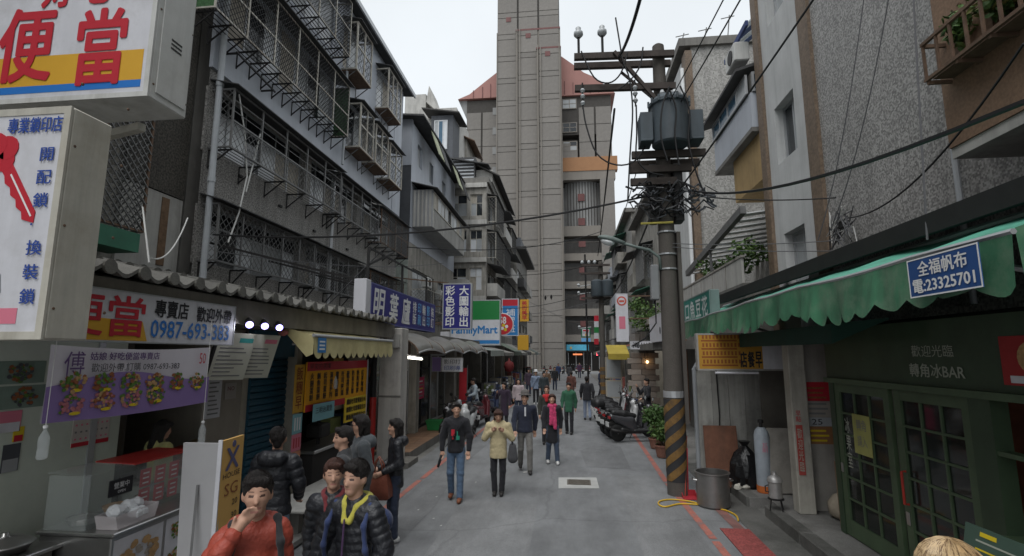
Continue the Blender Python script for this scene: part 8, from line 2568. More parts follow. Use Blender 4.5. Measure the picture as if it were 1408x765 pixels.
	# shoes
	for i in (0, 1):
		a = feet[i]
		pr = [('c', a + np.array((0, 0.045, -0.025)) * S, a + np.array((0, -0.13, -0.035)) * S, 0.045 * S, 0.038 * S), ('c', a, a + np.array((0, 0, 0.03)) * S, 0.045 * S, 0.05 * S)]
		if not body_only:
			blob('shoe', pr, shoes, t, h, k=0.03, cuts=[(0, 0, -1, -(a[2] - az * S))])
	# upper garment
	q = puff
	g = 0.018 if not puff else 0.03
	tp = [('c', chest + np.array((0, 0, 0.0)), belly, (0.145 * fat + g * 0.5) * S, (0.14 * fat + g * 0.5) * S, q, 0.72), ('c', up(-0.11 * fat, 0, 1.36), up(0.11 * fat, 0, 1.36), (0.065 + g) * S, (0.065 + g) * S, None, 0.95),
          ('c', belly, v(0, 0, hem + 0.05), (0.14 * fat + g * 0.5) * S, (0.15 * fat + g * (1.0 if not long_coat else 1.8)) * S, q, 0.78), ('c', neck0 + np.array((0, 0, -0.03)), neck0 + np.array((0, 0, 0.04)) * S, 0.085 * S, 0.075 * S)]
	g *= slim
	for i in (0, 1):
		tp += [('c', sh[i], el[i], (0.056 + g) * S, (0.046 + g) * S, q), ('c', el[i], wr[i], (0.046 + g) * S, (0.034 + g * 0.7) * S, q)]
	if hood > 0:
		tp += [('c', up(-0.08, 0.10, 1.42), up(0.08, 0.10, 1.42), 0.06 * S * hood, 0.06 * S * hood), ('c', up(-0.10, 0.03, 1.44), up(0, 0.12, 1.40), 0.045 * S, 0.06 * S), ('c', up(0.10, 0.03, 1.44), up(0, 0.12, 1.40), 0.045 * S, 0.06 * S)]
	tp.append(('x', neck1 + np.array((0, -0.035, 0.045)) * S, (0.062 * S, 0.085 * S, 0.085 * S)))
	blob(top_name, tp, top, t, h, wrinkle=0.0018 if puff else 0.0028, k=0.02 if puff else 0.035, seed=loc[1] * 5, cuts=[(0, 0, -1, -hem * S)] + ([] if not cuff else []))
	if collar:
		ring = [neck0 + np.array((0.084 * math.sin(a), 0.012 - 0.092 * math.cos(a), 0.06 - 0.05 * max(0, math.cos(a)))) * S for a in [0.62 + 5.04 * i / 12 for i in range(13)]]
		ring = [ring[0] + np.array((-0.025, -0.05, -0.09)) * S] + ring + [ring[-1] + np.array((0.025, -0.05, -0.09)) * S]
		blob('collar', [('c', ring[i], ring[i + 1], 0.021 * S, 0.021 * S) for i in range(len(ring) - 1)], collar, t, h)
	# hair
	if hair is not None:
		hr = [('e', hd(0, 0.022, 0.042), (0.088 * S, 0.1 * S, 0.098 * S))]
		if hair_style == 'short':
			hr += [('c', hd(0, 0.06, 0.02), hd(0, 0.065, -0.05), 0.06 * S, 0.045 * S), ('c', hd(-0.03, -0.06, 0.095), hd(0.04, -0.065, 0.09), 0.026 * S, 0.024 * S)]
		else:
			ln = {'bob': -0.09, 'long': -0.22, 'mid': -0.14}[hair_style]
			for sx in (-1, 1):
				hr += [('c', hd(sx * 0.066, 0.02, 0.05), hd(sx * 0.072, 0.02, ln), 0.034 * S, 0.026 * S)]
			hr += [('c', hd(0, 0.06, 0.03), hd(0, 0.075, ln), 0.07 * S, 0.055 * S), ('c', hd(-0.05, -0.055, 0.09), hd(0.05, -0.055, 0.09), 0.03 * S, 0.03 * S)]
		fc = hd(0, -0.105, -0.045)
		hr.append(('x', fc, (0.066 * S, 0.085 * S, 0.105 * S)))
		blob('hair', hr, hair, t, h, wrinkle=0.0035, k=0.02, seed=loc[0] * 7)
	if hat:
		c0 = hd(0, 0, 0.075)
		MB().lathe([(0.135, 0.0), (0.14, 0.012), (0.098, 0.02), (0.1, 0.05), (0.09, 0.10), (0.04, 0.125), (0.01, 0.115)], 24, Vector(c0), (0, 0, 1)).build('hat', hat, t, smooth=True)
	t['_h'] = 0
	del t['_h']
	return t, dict(sh=sh, el=el, wr=wr, hc=hc, chest=chest, S=S, neck=neck0, ha=ha)


def strands(t, J, mat=None, n=420):
	"""Loose locks over the cap of hair, so its outline is uneven."""
	hc, S, m = J['hc'], J['S'], MB()
	for i in range(n):
		a0, tw, l = R.uniform(0, 6.283), R.uniform(-0.9, 0.9), R.uniform(0.7, 1.0)
		th0 = R.uniform(0.0, 0.9)
		pts = []
		for k in range(5):
			th, a = th0 + k * 0.2 * l, a0 + tw * k / 4
			r_ = 1.0 + 0.035 * k / 4 + R.uniform(0, 0.03)
			pts.append(Vector(hc) + Vector((0.088 * r_ * math.sin(th) * math.cos(a), 0.022 + 0.1 * r_ * math.sin(th) * math.sin(a), 0.042 + 0.098 * r_ * math.cos(th))) * S)
		pts = [q for q in pts if not (q.y - hc[1] < -0.055 and q.z - hc[2] < 0.07)]
		if len(pts) > 2:
			m.tube(pts, [0.0022, 0.0026, 0.0024, 0.002, 0.001][:len(pts)], 3)
	m.build('hair_strands', mat or hair_m, t, kind='stuff')


def ground(px_, py_, z=0.0):
	p = at(px_, py_, Z=z)
	return (p.x, p.y, z)


# ---- the nearest group by the lunch stall
NEAR = 0.0095
red_puff = fab('red_nylon', (0.30, 0.055, 0.035), rough=0.5, var=0.1, bump=0.5, bump_scale=35, sheen=0)
p = at(350, 640, Y=3.25)
t, J = person('person in a red puffer jacket raising a hand to the mouth', (p.x, 3.3, 0), math.radians(38), 1.84, red_puff, dark_denim, puff=(0.11, 0.014), hair_style='short', fat=0.8, hem=0.86, slim=0.6, h=NEAR, fingers=True, hood=0.9,
       arms=[((-0.42, -0.62, -0.5), (0.6, 0.12, 0.85)), ((0.12, 0.0, -1), (0.05, -0.5, -1))], top_name='puffer_jacket', head_turn=-0.2)
strands(t, J)
st_m = fab('black_strap', (0.02, 0.02, 0.022))
bp = [('c', (-0.12, 0.2, 1.05), (0.12, 0.2, 1.05), 0.12, 0.12), ('c', (-0.11, 0.2, 1.35), (0.11, 0.2, 1.35), 0.11, 0.11)]
for sx in (-1, 1):
	bp += [('c', (sx * 0.13, 0.1, 1.44), (sx * 0.13, -0.02, 1.54), 0.025, 0.022), ('c', (sx * 0.13, -0.02, 1.54), (sx * 0.14, -0.13, 1.42), 0.022, 0.022), ('c', (sx * 0.14, -0.13, 1.42), (sx * 0.17, -0.14, 1.1), 0.02, 0.018)]
bpo = thing('backpack', 'black backpack worn over the red puffer jacket', 'backpack', (p.x, 3.3, 0), math.radians(38), local=True)
blob('pack', bp, st_m, bpo, 0.012, k=0.03)

p = at(492, 626, Y=3.95)
t, J = person('person in a black quilted jacket with yellow collar carrying a red can', (p.x, 3.95, 0), math.radians(-12), 1.80, black_puff, dark_denim, puff=(0.055, 0.010), hair_style='short', fat=0.86, slim=0.7, hem=0.80, h=NEAR, fingers=True, hood=0.7, collar=fab('yellow_collar', (0.42, 0.38, 0.06)),
       arms=[((-0.45, -0.1, -1), (-0.05, -0.35, -1)), ((0.4, 0.05, -1), (-0.45, -0.5, -1))], top_name='puffer_jacket', stride=0.08)
strands(t, J)
MB().tube([(0, -0.135, 1.4), (0, -0.146, 1.2), (0, -0.15, 0.85)], 0.007, 5).build('zip', fab('purple_zip', (0.07, 0.03, 0.09)), t)
hw = J['wr'][0] + J['ha'][0] * 0.11
can = thing('drink_can', 'red drink can with white label held low by the yellow-collared person', 'can', (p.x, 3.95, 0), math.radians(-12), local=True)
MB().lathe([(0.028, -0.07), (0.033, -0.06), (0.033, 0.05), (0.026, 0.062), (0.024, 0.06)], 16, Vector(hw) + Vector((0, -0.035, -0.02))).build('can_body', M('can_red', (0.4, 0.03, 0.03), rough=0.3), can, smooth=True)
MB().box(-0.018, 0.018, -0.025, 0.02, 0.033, 0.036, Fr(Vector(hw) + Vector((0, -0.035, -0.02)), (0, -1, 0))).build('can_label', white_plate, can)
pk = [('c', (-0.1, 0.2, 1.0), (0.1, 0.2, 1.0), 0.11, 0.11), ('c', (-0.1, 0.19, 1.3), (0.1, 0.19, 1.3), 0.1, 0.1)]
for sx in (-1, 1):
	pk += [('c', (sx * 0.15, 0.1, 1.4), (sx * 0.15, -0.03, 1.48), 0.018, 0.018), ('c', (sx * 0.15, -0.03, 1.48), (sx * 0.155, -0.12, 1.36), 0.018, 0.018), ('c', (sx * 0.155, -0.12, 1.36), (sx * 0.18, -0.125, 1.2), 0.018, 0.018), ('c', (sx * 0.18, -0.125, 1.2), (sx * 0.2, -0.06, 1.02), 0.018, 0.016)]
bpo = thing('backpack', 'navy backpack worn over the black quilted jacket', 'backpack', (p.x, 3.95, 0), math.radians(-12), local=True)
blob('pack', pk, fab('navy_pack', (0.025, 0.04, 0.11)), bpo, 0.012, k=0.03)
p = at(462, 634, Y=4.35)
t, J = person('person in a dark jacket half hidden behind the yellow-collared companion', (p.x - 0.03, 4.4, 0), math.radians(8), 1.71, black_puff, dark_denim, puff=(0.07, 0.011), slim=0.6, fat=0.85, hair=brown_hair, h=NEAR, fingers=True, collar=fab('maroon_collar', (0.14, 0.02, 0.025)), top_name='puffer_jacket')
strands(t, J, brown_hair)
p = at(383, 588, Y=5.7)
t, J = person('person seen from behind in a black hooded puffer jacket and light jeans', (p.x, 5.7, 0), math.radians(185), 1.78, black_puff, fab('light_denim', (0.22, 0.31, 0.42), var=0.25, scale=4), puff=(0.10, 0.014), slim=0.8, h=0.011, hood=1.35, fat=1.05, hem=0.82, fingers=True, top_name='puffer_jacket', arms=[((-0.3, -0.1, -1), (0.3, -0.7, -0.7)), ((0.3, -0.1, -1), (-0.3, -0.7, -0.7))])
strands(t, J)
p = at(472, 585, Y=5.75)
person('person in a dark coat looking toward the breakfast shop, seen in profile', (p.x, 5.8, 0), math.radians(-70), 1.79, fab('charcoal_coat', (0.045, 0.047, 0.05)), dark_denim, h=0.012, hem=0.7, fingers=True)
p = at(497, 575, Y=6.5)
t, J = person('person in glasses with grey hooded coat standing behind the profile figure', (p.x, 6.5, 0), math.radians(-55), 1.84, fab('grey_hooded_coat', (0.06, 0.068, 0.075)), black_cloth, h=0.012, hood=1.3, hem=0.65, long_coat=True, hair_style='bob', fingers=True)
hc = J['hc']
gl = MB()
for sx in (-1, 1):
	gl.lathe([(0.026, 0), (0.026, 0.004), (0.021, 0.004), (0.021, 0)], 12, Vector(hc) + Vector((sx * 0.033, -0.1, 0.012)), (0, -1, 0)).bar(Vector(hc) + Vector((sx * 0.058, -0.1, 0.015)), Vector(hc) + Vector((sx * 0.08, 0.0, 0.015)), 0.005)
gl.build('glasses', black_metal, t)
g = ground(540, 745)
t, J = person('woman in black hooded jacket and dark jeans with white sneakers', g, math.radians(-62), 1.68, black_puff, dark_denim, shoe_white, h=0.012, hood=1.2, hem=0.76, hair_style='long', fingers=True, arms=[((-0.1, 0.05, -1), (0.0, -0.9, -0.5)), ((0.15, 0.1, -1), (-0.1, -0.9, -0.4))], top_name='jacket', stance=0.8)
t['label'] = 'long-haired person in black hooded jacket, dark jeans and white sneakers'
bag = thing('handbag', 'brown leather tote bag hanging at the arm of the white-sneakered person', 'bag', (g[0] - 0.16, g[1] - 0.22, 0.62), math.radians(-5), local=True)
lea = M('brown_leather', (0.17, 0.055, 0.035), rough=0.38, var=0.2, scale=6, bump=0.3, bump_scale=40)
MB().loft([[Vector((sx * w, sy * d_, z)) for sx, sy in ((-1, -1), (-0.4, -1.25), (0.4, -1.2), (1, -1), (1, 1), (0.3, 1.2), (-0.4, 1.2), (-1, 1))] for w, d_, z in ((0.15, 0.05, 0.0), (0.19, 0.07, 0.03), (0.185, 0.075, 0.14), (0.155, 0.055, 0.27), (0.125, 0.03, 0.35))]).build('bag_body', lea, bag, autosmooth=50)
for y in (-0.035, 0.035):
	MB().tube([(-0.08, y, 0.3), (-0.06, y, 0.46), (0, y * 0.5, 0.56), (0.06, y, 0.46), (0.08, y, 0.3)], 0.011, 6).build('strap', lea, bag, smooth=True)
# stall keeper
p = at(205, 566, Y=5.9)
person('stall keeper in a pale yellow tee behind the glass food case', (-5.15, 6.15, 0.16), math.radians(160), 1.62, fab('pale_yellow_tee', (0.42, 0.40, 0.16)), dark_denim, h=0.014, hair_style='long', group='people in the street', top_name='tee_shirt', head_down=0.4)

# ---- walkers in the lane
MID = 0.014
g = ground(626, 688)
t, J = person('person in black hoodie with red and green print, cuffed jeans and brown boots', g, math.radians(4), 1.72, black_cloth, denim, shoe_brown, h=0.0125, stride=0.12, hood=1.1, hem=0.84, fingers=True, top_name='hoodie', arms=[((-0.3, 0.05, -1), (0.0, -0.2, -1)), ((0.3, 0.05, -1), (-0.05, -0.2, -1))])
fz = Fr((0, -0.135 * J['S'], 0), (0, -1, 0))
MB().box(-0.07, -0.01, 1.14, 1.25, 0.0, 0.02, fz).box(-0.05, -0.03, 1.08, 1.14, 0.0, 0.02, fz).build('red_print', red_ink, t)
MB().box(0.02, 0.08, 1.07, 1.14, 0.0, 0.02, fz).box(0.03, 0.05, 1.14, 1.22, 0.0, 0.02, fz).build('green_print', M('teal_print', (0.02, 0.2, 0.13)), t)
MB().bar((0.14, -0.13, 1.38), (-0.17, -0.15, 0.95), 0.03, 0.012).build('shoulder_strap', black_puff, t)
um = thing('folded_umbrella', 'short black folded umbrella held by the hoodie walker', 'umbrella', (g[0], g[1], 0), math.radians(4), local=True)
w0 = Vector(J['wr'][0]) + Vector(J['ha'][0]) * 0.09
MB().tube([w0 + Vector((0.03, 0.02, 0.08)), w0, w0 + Vector((-0.05, -0.1, -0.2))], [0.018, 0.03, 0.022], 8).build('umbrella_body', black_puff, um, smooth=True)
g = ground(685, 681)
t, J = person('person in a beige jacket looking down at both hands, black trousers', g, math.radians(3), 1.58, beige_puff, black_cloth, shoe_dark, hair=brown_hair, hair_style='bob', h=0.0125, hood=1.1, hem=0.74, fat=1.12, head_down=0.75, fingers=True, top_name='jacket', stance=0.75, arms=[((-0.35, 0.0, -1), (0.8, -0.55, 0.75)), ((0.35, 0.0, -1), (-0.8, -0.55, 0.7))])
sb_ = thing('shoulder_bag', 'dark grey shoulder bag at the side of the beige jacket', 'bag', (g[0] + 0.27, g[1] + 0.02, 0.55), local=True)
blob('bag_body', [('c', (0, 0, 0.12), (0, 0, 0.32), 0.1, 0.07, None, 0.8)], fab('grey_bag', (0.06, 0.06, 0.065)), sb_, 0.014)
MB().tube([(0, -0.04, 0.36), (-0.05, -0.06, 0.6), (-0.12, -0.02, 0.82), (-0.05, 0.08, 0.6), (0, 0.04, 0.36)], 0.011, 5).build('strap', black_cloth, sb_)
g = ground(722, 649)
t, J = person('person in a grey felt hat, dark sweater and grey trousers striding', g, math.radians(8), 1.74, navy_cloth, grey_trouser, shoe_dark, h=0.014, hair=hair_m, stride=0.22, hem=0.86, fat=1.12, knee=0.06, fingers=True, top_name='sweater', hat=fab('grey_felt', (0.11, 0.10, 0.095)))
MB().box(-0.018, 0.018, 1.22, 1.42, 0.12, 0.135, Fr((0, 0, 0), (0, -1, 0))).build('shirt_placket', white_plate, t)
g = ground(760, 638)
t, J = person('person in a black coat with bright pink scarf and jeans', g, math.radians(5), 1.64, black_cloth, fab('slate_denim', (0.05, 0.07, 0.11)), shoe_white, h=0.014, hair_style='long', hair=brown_hair, hem=0.52, long_coat=True, stride=0.06, fingers=True, top_name='coat', stance=1.25)
pink = fab('pink_scarf_cloth', (0.48, 0.045, 0.13), var=0.35, scale=14)
blob('scarf', [('c', (-0.07, -0.04, 1.36), (0.07, -0.04, 1.36), 0.05, 0.05), ('c', (-0.02, -0.13, 1.34), (-0.04, -0.17, 0.95), 0.05, 0.045, None, 0.7), ('c', (0.05, -0.13, 1.3), (0.06, -0.17, 0.86), 0.04, 0.045, None, 0.7)], pink, t, 0.014, wrinkle=0.006)
g = ground(806, 602)
g = at(783, 597, Z=0); person('person in a green hooded jacket and black leggings', (g.x, g.y, 0), math.radians(-10), 1.66, fab('green_jacket', (0.025, 0.10, 0.055)), black_cloth, h=0.015, hood=1.3, hem=0.74, stride=0.08, group='people in the street')
g = at(808, 578, Z=0); person('person walking away in black jacket and pale jeans near the scooters', (g.x, g.y, 0), math.radians(182), 1.72, black_cloth, fab('pale_denim', (0.2, 0.24, 0.32), var=0.2), h=0.016, stride=0.1, hem=0.78, fat=1.1)
g = at(758, 612, Z=0); t, J = person('person with a red scarf and dark coat just behind the pink scarf', (g.x - 0.12, g.y + 0.1, 0), math.radians(0), 1.68, fab('dark_olive_coat', (0.035, 0.036, 0.03)), black_cloth, h=0.016, hem=0.6, hair=brown_hair)
blob('scarf', [('c', (-0.07, -0.05, 1.37), (0.07, -0.05, 1.37), 0.06, 0.06), ('c', (0, -0.09, 1.36), (0, -0.11, 1.25), 0.07, 0.05)], fab('red_scarf', (0.45, 0.02, 0.025)), t, 0.016)
g = at(737, 556, Z=0); t, J = person('person in light blue jacket and white cap with crossbody strap', (g.x, g.y, 0), 0.1, 1.74, fab('light_blue_jacket', (0.20, 0.25, 0.34)), black_cloth, shoe_white, h=0.016, hem=0.78, hat=fab('white_cap', (0.6, 0.6, 0.6)))
MB().bar((0.13, -0.13, 1.4), (-0.16, -0.15, 0.95), 0.035, 0.012).build('crossbody_strap', black_cloth, t)
g = at(694, 590, Z=0); person('person in a plum coat with hand raised beside the parked scooters', (g.x - 0.02, g.y, 0), math.radians(-15), 1.62, fab('plum_coat', (0.03, 0.018, 0.035)), black_cloth, h=0.016, hem=0.5, long_coat=True, hair_style='mid', arms=[((-0.3, -0.2, -0.7), (0.35, -0.7, 0.8)), ((0.25, 0, -1), (0, -0.3, -1))])
g = at(713, 577, Z=0); person('person in a pale pink jacket behind the felt hat', (g.x, g.y, 0), math.radians(10), 1.62, fab('pale_pink_jacket', (0.40, 0.33, 0.34)), dark_denim, h=0.017, hair_style='mid')
g = at(660, 585, Z=0); person('person in a pale shirt sitting on a scooter by the blue crates', (g.x - 0.25, g.y + 0.4, 0.0), math.radians(-60), 1.7, fab('pale_shirt', (0.36, 0.42, 0.46)), dark_denim, h=0.017, arms=[((-0.2, -0.5, -0.8), (0.1, -0.8, 0.2)), ((0.25, -0.3, -1), (0, -0.8, -0.2))], lean=0.12)
g = at(822, 508, Z=0)
far = [(748, 557, 0.2, 'dark_teal', (0.03, 0.04, 0.045), 'person in dark jacket right beside the light blue jacket'), (727, 545, 0.0, 'mauve', (0.06, 0.04, 0.06), 'person in mauve coat behind the light blue jacket'), (763, 537, 0.15, 'black2', (0.015, 0.015, 0.018), 'person in black jacket with white sash in the middle distance'), (752, 545, 0.0, 'tan2', (0.13, 0.08, 0.05), 'person in brown coat amid the distant walkers'), (786, 554, 3.1, 'rust', (0.10, 0.04, 0.03), 'person in rust-brown coat walking away down the lane'), (797, 520, 0.0, 'purple2', (0.07, 0.03, 0.07), 'small distant person in purple near the street end'), (783, 527, 3.0, 'grey2', (0.05, 0.05, 0.055), 'small distant person in grey walking to the tower'), (768, 524, 0.1, 'blue2', (0.03, 0.05, 0.12), 'small distant person in blue before the tower'), (826, 545, 1.2, 'ink2', (0.02, 0.03, 0.06), 'distant person in dark blue beside the striped distant pole')]
for px_, py_, fa, nm, c_, lb in far:
	g = at(px_, py_, Z=0)
	person(lb, (g.x, g.y, 0), fa, 1.68, fab('coat_' + nm, c_), (black_cloth, dark_denim)[px_ % 2], h=0.024, hem=0.7, stride=0.08, hair_style=('short', 'bob')[px_ % 2])
g = at(912, 600, Z=0)
person('person in dark clothes lifting a cup at the restaurant doorway', (2.75, 19.2, 0.02), math.radians(-75), 1.72, black_cloth, black_cloth, h=0.017, arms=[((-0.2, -0.5, -0.6), (0.2, -0.5, 0.9)), ((0.2, -0.2, -1), (0, -0.8, -0.3))])
# fair-haired passer-by right by the camera: only the crown shows
p = at(1302, 739, Y=2.4)
t, J = person('blonde person in the near corner, only the crown of the head showing', (p.x, 2.4, 0), math.radians(20), p.z - 0.02, black_cloth, dark_denim, h=0.01, hair=None)
hc = J['hc']
bl_m = M('blonde_hair', (0.50, 0.36, 0.20), rough=0.4, var=0.25, scale=18)
hb = blob('hair', [('e', hc + np.array((0, 0.015, 0.035)), (0.118, 0.125, 0.125)), ('c', hc + np.array((0, 0.08, 0.0)), hc + np.array((0, 0.09, -0.18)), 0.07, 0.06), ('x', hc + np.array((0, -0.12, -0.06)), (0.075, 0.1, 0.11))], bl_m, t, 0.008, k=0.02)
stn = MB()
dark_str = M('dark_blonde_strand', (0.14, 0.085, 0.045), rough=0.45, var=0.2)
for i in range(950):
	a0 = R.uniform(0, 6.283)
	pts = []
	tw = R.uniform(-0.5, 0.5)
	for k in range(6):
		th = 0.12 + k * 0.27
		a = a0 + tw * k / 5
		r_ = 1.012 + 0.02 * math.sin(k + i)
		pts.append(Vector(hc) + Vector((0.118 * r_ * math.sin(th) * math.cos(a), 0.015 + 0.125 * r_ * math.sin(th) * math.sin(a), 0.035 + 0.125 * r_ * math.cos(th))))
	if pts[-1].y - hc[1] < -0.06: pts = pts[:4]
	stn.tube(pts, [0.0007, 0.001, 0.0011, 0.0011, 0.001, 0.0005][:len(pts)], 3, mi=0 if R.random() < 0.72 else 1)
stn.build('hair_strands', [bl_m, dark_str], t, kind='stuff')

# ------------------------------------------------------------------ scooters
tyre_m = M('tyre_rubber', (0.018, 0.018, 0.018), rough=0.85, var=0.15)
rim_m = M('alloy_rim', (0.30, 0.30, 0.31), rough=0.35, metal=0.7, var=0.1)
seat_m = M('seat_vinyl', (0.02, 0.02, 0.021), rough=0.45, var=0.1)
tail_m = M('tail_light_red', (0.35, 0.015, 0.015), rough=0.2, var=0)
plate_m = M('number_plate', (0.55, 0.56, 0.55), rough=0.4, var=0.05)
SC = {}


def scooter(label, loc, rz, col, h=0.02, box=False, steer=0.2, group='parked scooters'):
	t = thing('scooter', label, 'scooter', loc, rz, group=group, local=True)
	paint = M('scooter_paint', col, rough=0.25, var=0.06, coat=0.6)

	def part(name, prims, mat, **kw):
		key = (name, h)
		if key in SC:
			me = SC[key].copy()
			me.materials.clear()
			me.materials.append(mat)
			return link_mesh(name, me, t)
		o = blob(name, prims, mat, t, h, **kw)
		SC[key] = o.data
		return o

	part('rear_shell', [('c', (-0.78, 0, 0.72), (-0.2, 0, 0.60), 0.09, 0.15), ('c', (-0.6, 0, 0.62), (-0.15, 0, 0.42), 0.10, 0.13), ('c', (-0.15, 0, 0.5), (-0.08, 0, 0.34), 0.12, 0.11)], paint, k=0.06)
	part('front_shield', [('c', (0.34, -0.1, 0.34), (0.44, -0.09, 0.82), 0.09, 0.08), ('c', (0.34, 0.1, 0.34), (0.44, 0.09, 0.82), 0.09, 0.08), ('c', (0.46, 0, 0.8), (0.4, 0, 0.98), 0.11, 0.10), ('c', (0.5, 0, 0.55), (0.5, 0, 0.8), 0.07, 0.09)], paint, k=0.06)
	part('floorboard', [('c', (-0.1, -0.1, 0.31), (0.34, -0.1, 0.31), 0.055, 0.055), ('c', (-0.1, 0.1, 0.31), (0.34, 0.1, 0.31), 0.055, 0.055), ('c', (-0.45, 0, 0.33), (0.1, 0, 0.3), 0.1, 0.08)], seat_m, k=0.05)
	part('seat', [('c', (-0.72, 0, 0.83), (-0.4, 0, 0.80), 0.085, 0.11), ('c', (-0.4, 0, 0.78), (-0.08, 0, 0.74), 0.11, 0.075)], seat_m, k=0.04)
	part('front_fender', [('c', (0.52, 0, 0.44), (0.66, 0, 0.50), 0.065, 0.06), ('c', (0.66, 0, 0.5), (0.82, 0, 0.42), 0.06, 0.05)], paint, k=0.04)
	for x in (-0.6, 0.64):
		key = ('wheel', 0)
		if key not in SC:
			SC[key] = MB().lathe([(0.14, -0.05), (0.20, -0.058), (0.245, -0.035), (0.253, 0), (0.245, 0.035), (0.20, 0.058), (0.14, 0.05)], 26, (0, 0, 0), (0, 1, 0)).mesh('tyre', smooth=True)
			SC[key].materials.append(tyre_m)
			r_ = MB().lathe([(0.03, -0.06), (0.03, 0.06)], 10, (0, 0, 0), (0, 1, 0))
			r_.lathe([(0.15, -0.045), (0.16, -0.045), (0.16, 0.045), (0.15, 0.045)], 24, (0, 0, 0), (0, 1, 0))
			for k in range(5):
				a = k * 1.2566
				r_.bar((0.02 * math.cos(a), 0, 0.02 * math.sin(a)), (0.155 * math.cos(a), 0, 0.155 * math.sin(a)), 0.035, 0.05, up=(0, 1, 0))
			SC['rim'] = r_.mesh('rim')
			SC['rim'].materials.append(rim_m)
		w = inst('tyre', SC[key], t, (x, 0, 0.253))
		OFF[w.name] = Vector((0, 0, 0))
		inst('rim', SC['rim'], w, (0, 0, 0))
	MB().tube([(-0.35, -0.13, 0.27), (-0.6, -0.15, 0.3), (-0.85, -0.15, 0.36)], [0.03, 0.055, 0.05], 10).build('exhaust', black_metal, t, smooth=True)
	MB().tube([(0.38, -0.33, 1.0), (0.4, -0.15, 1.03), (0.42, 0, 1.0), (0.4, 0.15, 1.03), (0.38, 0.33, 1.0)], 0.018, 7).tube([(0.64, 0.07, 0.25), (0.5, 0.06, 0.75)], 0.025, 7).tube([(0.64, -0.07, 0.25), (0.5, -0.06, 0.75)], 0.025, 7).build('handlebar', black_metal, t)
	for s in (-1, 1):
		MB().tube([(0.4, s * 0.2, 1.02), (0.42, s * 0.26, 1.2)], 0.008, 5).lathe([(0.02, -0.02), (0.055, -0.012), (0.06, 0), (0.05, 0.004)], 12, (0.42, s * 0.28, 1.24), (-1, 0, 0.1)).build('mirror', black_metal, t)
		MB().lathe([(0.05, 0.0042), (0.05, 0.005)], 12, (0.42, s * 0.28, 1.24), (-1, 0, 0.1)).build('mirror_glass', g_grey, t)
	MB().lathe([(0.02, 0.03), (0.06, 0.015), (0.07, 0)], 12, (0.515, 0, 0.9), (1, 0, 0.1)).build('headlight', white_plate, t)
	MB().bbox(-0.875, -0.84, -0.09, 0.09, 0.66, 0.74, r=0.01).build('tail_light', tail_m, t)
	MB().bbox(-0.93, -0.915, -0.14, 0.14, 0.44, 0.58, Fr((0, 0, 0), (0, 0, 1), (0, 1, 0)), r=0.004).build('number_plate', plate_m, t)
	MB().bar((-0.75, 0, 0.6), (-0.92, 0, 0.5), 0.12, 0.015).build('rear_fender', black_metal, t)
	MB().tube([(-0.86, -0.12, 0.84), (-0.93, 0, 0.86), (-0.86, 0.12, 0.84)], 0.014, 6).build('grab_rail', grey_iron, t)
	MB().tube([(-0.1, 0.1, 0.28), (-0.15, 0.25, 0.01)], 0.012, 5).build('side_stand', grey_iron, t)
	if box:
		blob('top_box', [('c', (-0.95, -0.08, 1.0), (-0.95, 0.08, 1.0), 0.16, 0.16), ('c', (-0.85, -0.1, 0.98), (-0.85, 0.1, 0.98), 0.14, 0.14)], seat_m, t, h, k=0.05, cuts=[(0, 0, -1, -0.88)])
	return t


scl = [('dark grey scooter with silver trim, closest of the row beside the potted shrubs', 1.98, 16.2, (0.05, 0.05, 0.055)), ('black scooter second in the row by the shrubs', 1.84, 16.85, (0.015, 0.015, 0.018)), ('white-tailed scooter with a black top box, third in the row', 1.72, 17.6, (0.45, 0.45, 0.45)), ('slate scooter fourth in the row past the shrubs', 1.78, 18.35, (0.07, 0.08, 0.1)), ('black scooter fifth in the row near the restaurant', 1.72, 19.2, (0.018, 0.018, 0.02)), ('maroon scooter sixth in the row near the restaurant', 1.8, 20.0, (0.1, 0.015, 0.02)), ('silver scooter seventh in the row, just before the mustard canopy', 1.72, 20.9, (0.35, 0.35, 0.36)), ('black scooter last in the row, under the mustard canopy', 1.75, 21.8, (0.02, 0.02, 0.022))]
for i, (lb, x, y, c_) in enumerate(scl):
	scooter(lb, (x, y, 0.02), math.radians(14 + (i % 3) * 5), c_, 0.018 if i < 3 else 0.024, box=(i == 2))
lsc = [('black scooter standing close behind the hoodie walker', 632, 600, 250, (0.02, 0.02, 0.022)), ('silver scooter beside the red banner', 650, 602, 265, (0.42, 0.43, 0.43)), ('dark red scooter with pale plate behind the beige jacket', 668, 585, 80, (0.10, 0.02, 0.025)), ('grey scooter parked by the lantern shop', 690, 566, 75, (0.12, 0.12, 0.13)), ('black scooter farthest on the shop side', 705, 557, 80, (0.02, 0.02, 0.02)), ('pale grey scooter squeezed between the silver one and the shop step', 642, 592, 262, (0.3, 0.31, 0.32)), ('black scooter by the blue crates with handlebars turned', 662, 577, 84, (0.02, 0.02, 0.024)), ('navy scooter amid the parked row behind the plum coat', 681, 572, 78, (0.03, 0.04, 0.08))]
for lb, px_, py_, a, c_ in lsc:
	g = at(px_, py_, Z=0)
	scooter(lb, (g.x - 0.15, g.y, 0), math.radians(a), c_, 0.022)
ordn = ['first', 'second', 'third', 'fourth', 'fifth', 'sixth', 'seventh', 'eighth']
for i in range(8):
	scooter('%s scooter from the pink-banner side in the distant row before the tower' % ordn[i] if False else '%s of the distant scooters lined up before the tower, counted from the shop row' % ordn[i], (-3.4 + i * 0.85, 69.2, 0), math.radians(88 + R.uniform(-6, 6)), R.choice(((0.02, 0.02, 0.02), (0.3, 0.3, 0.3), (0.12, 0.02, 0.02), (0.05, 0.06, 0.08))), 0.035, group='scooters before the tower')
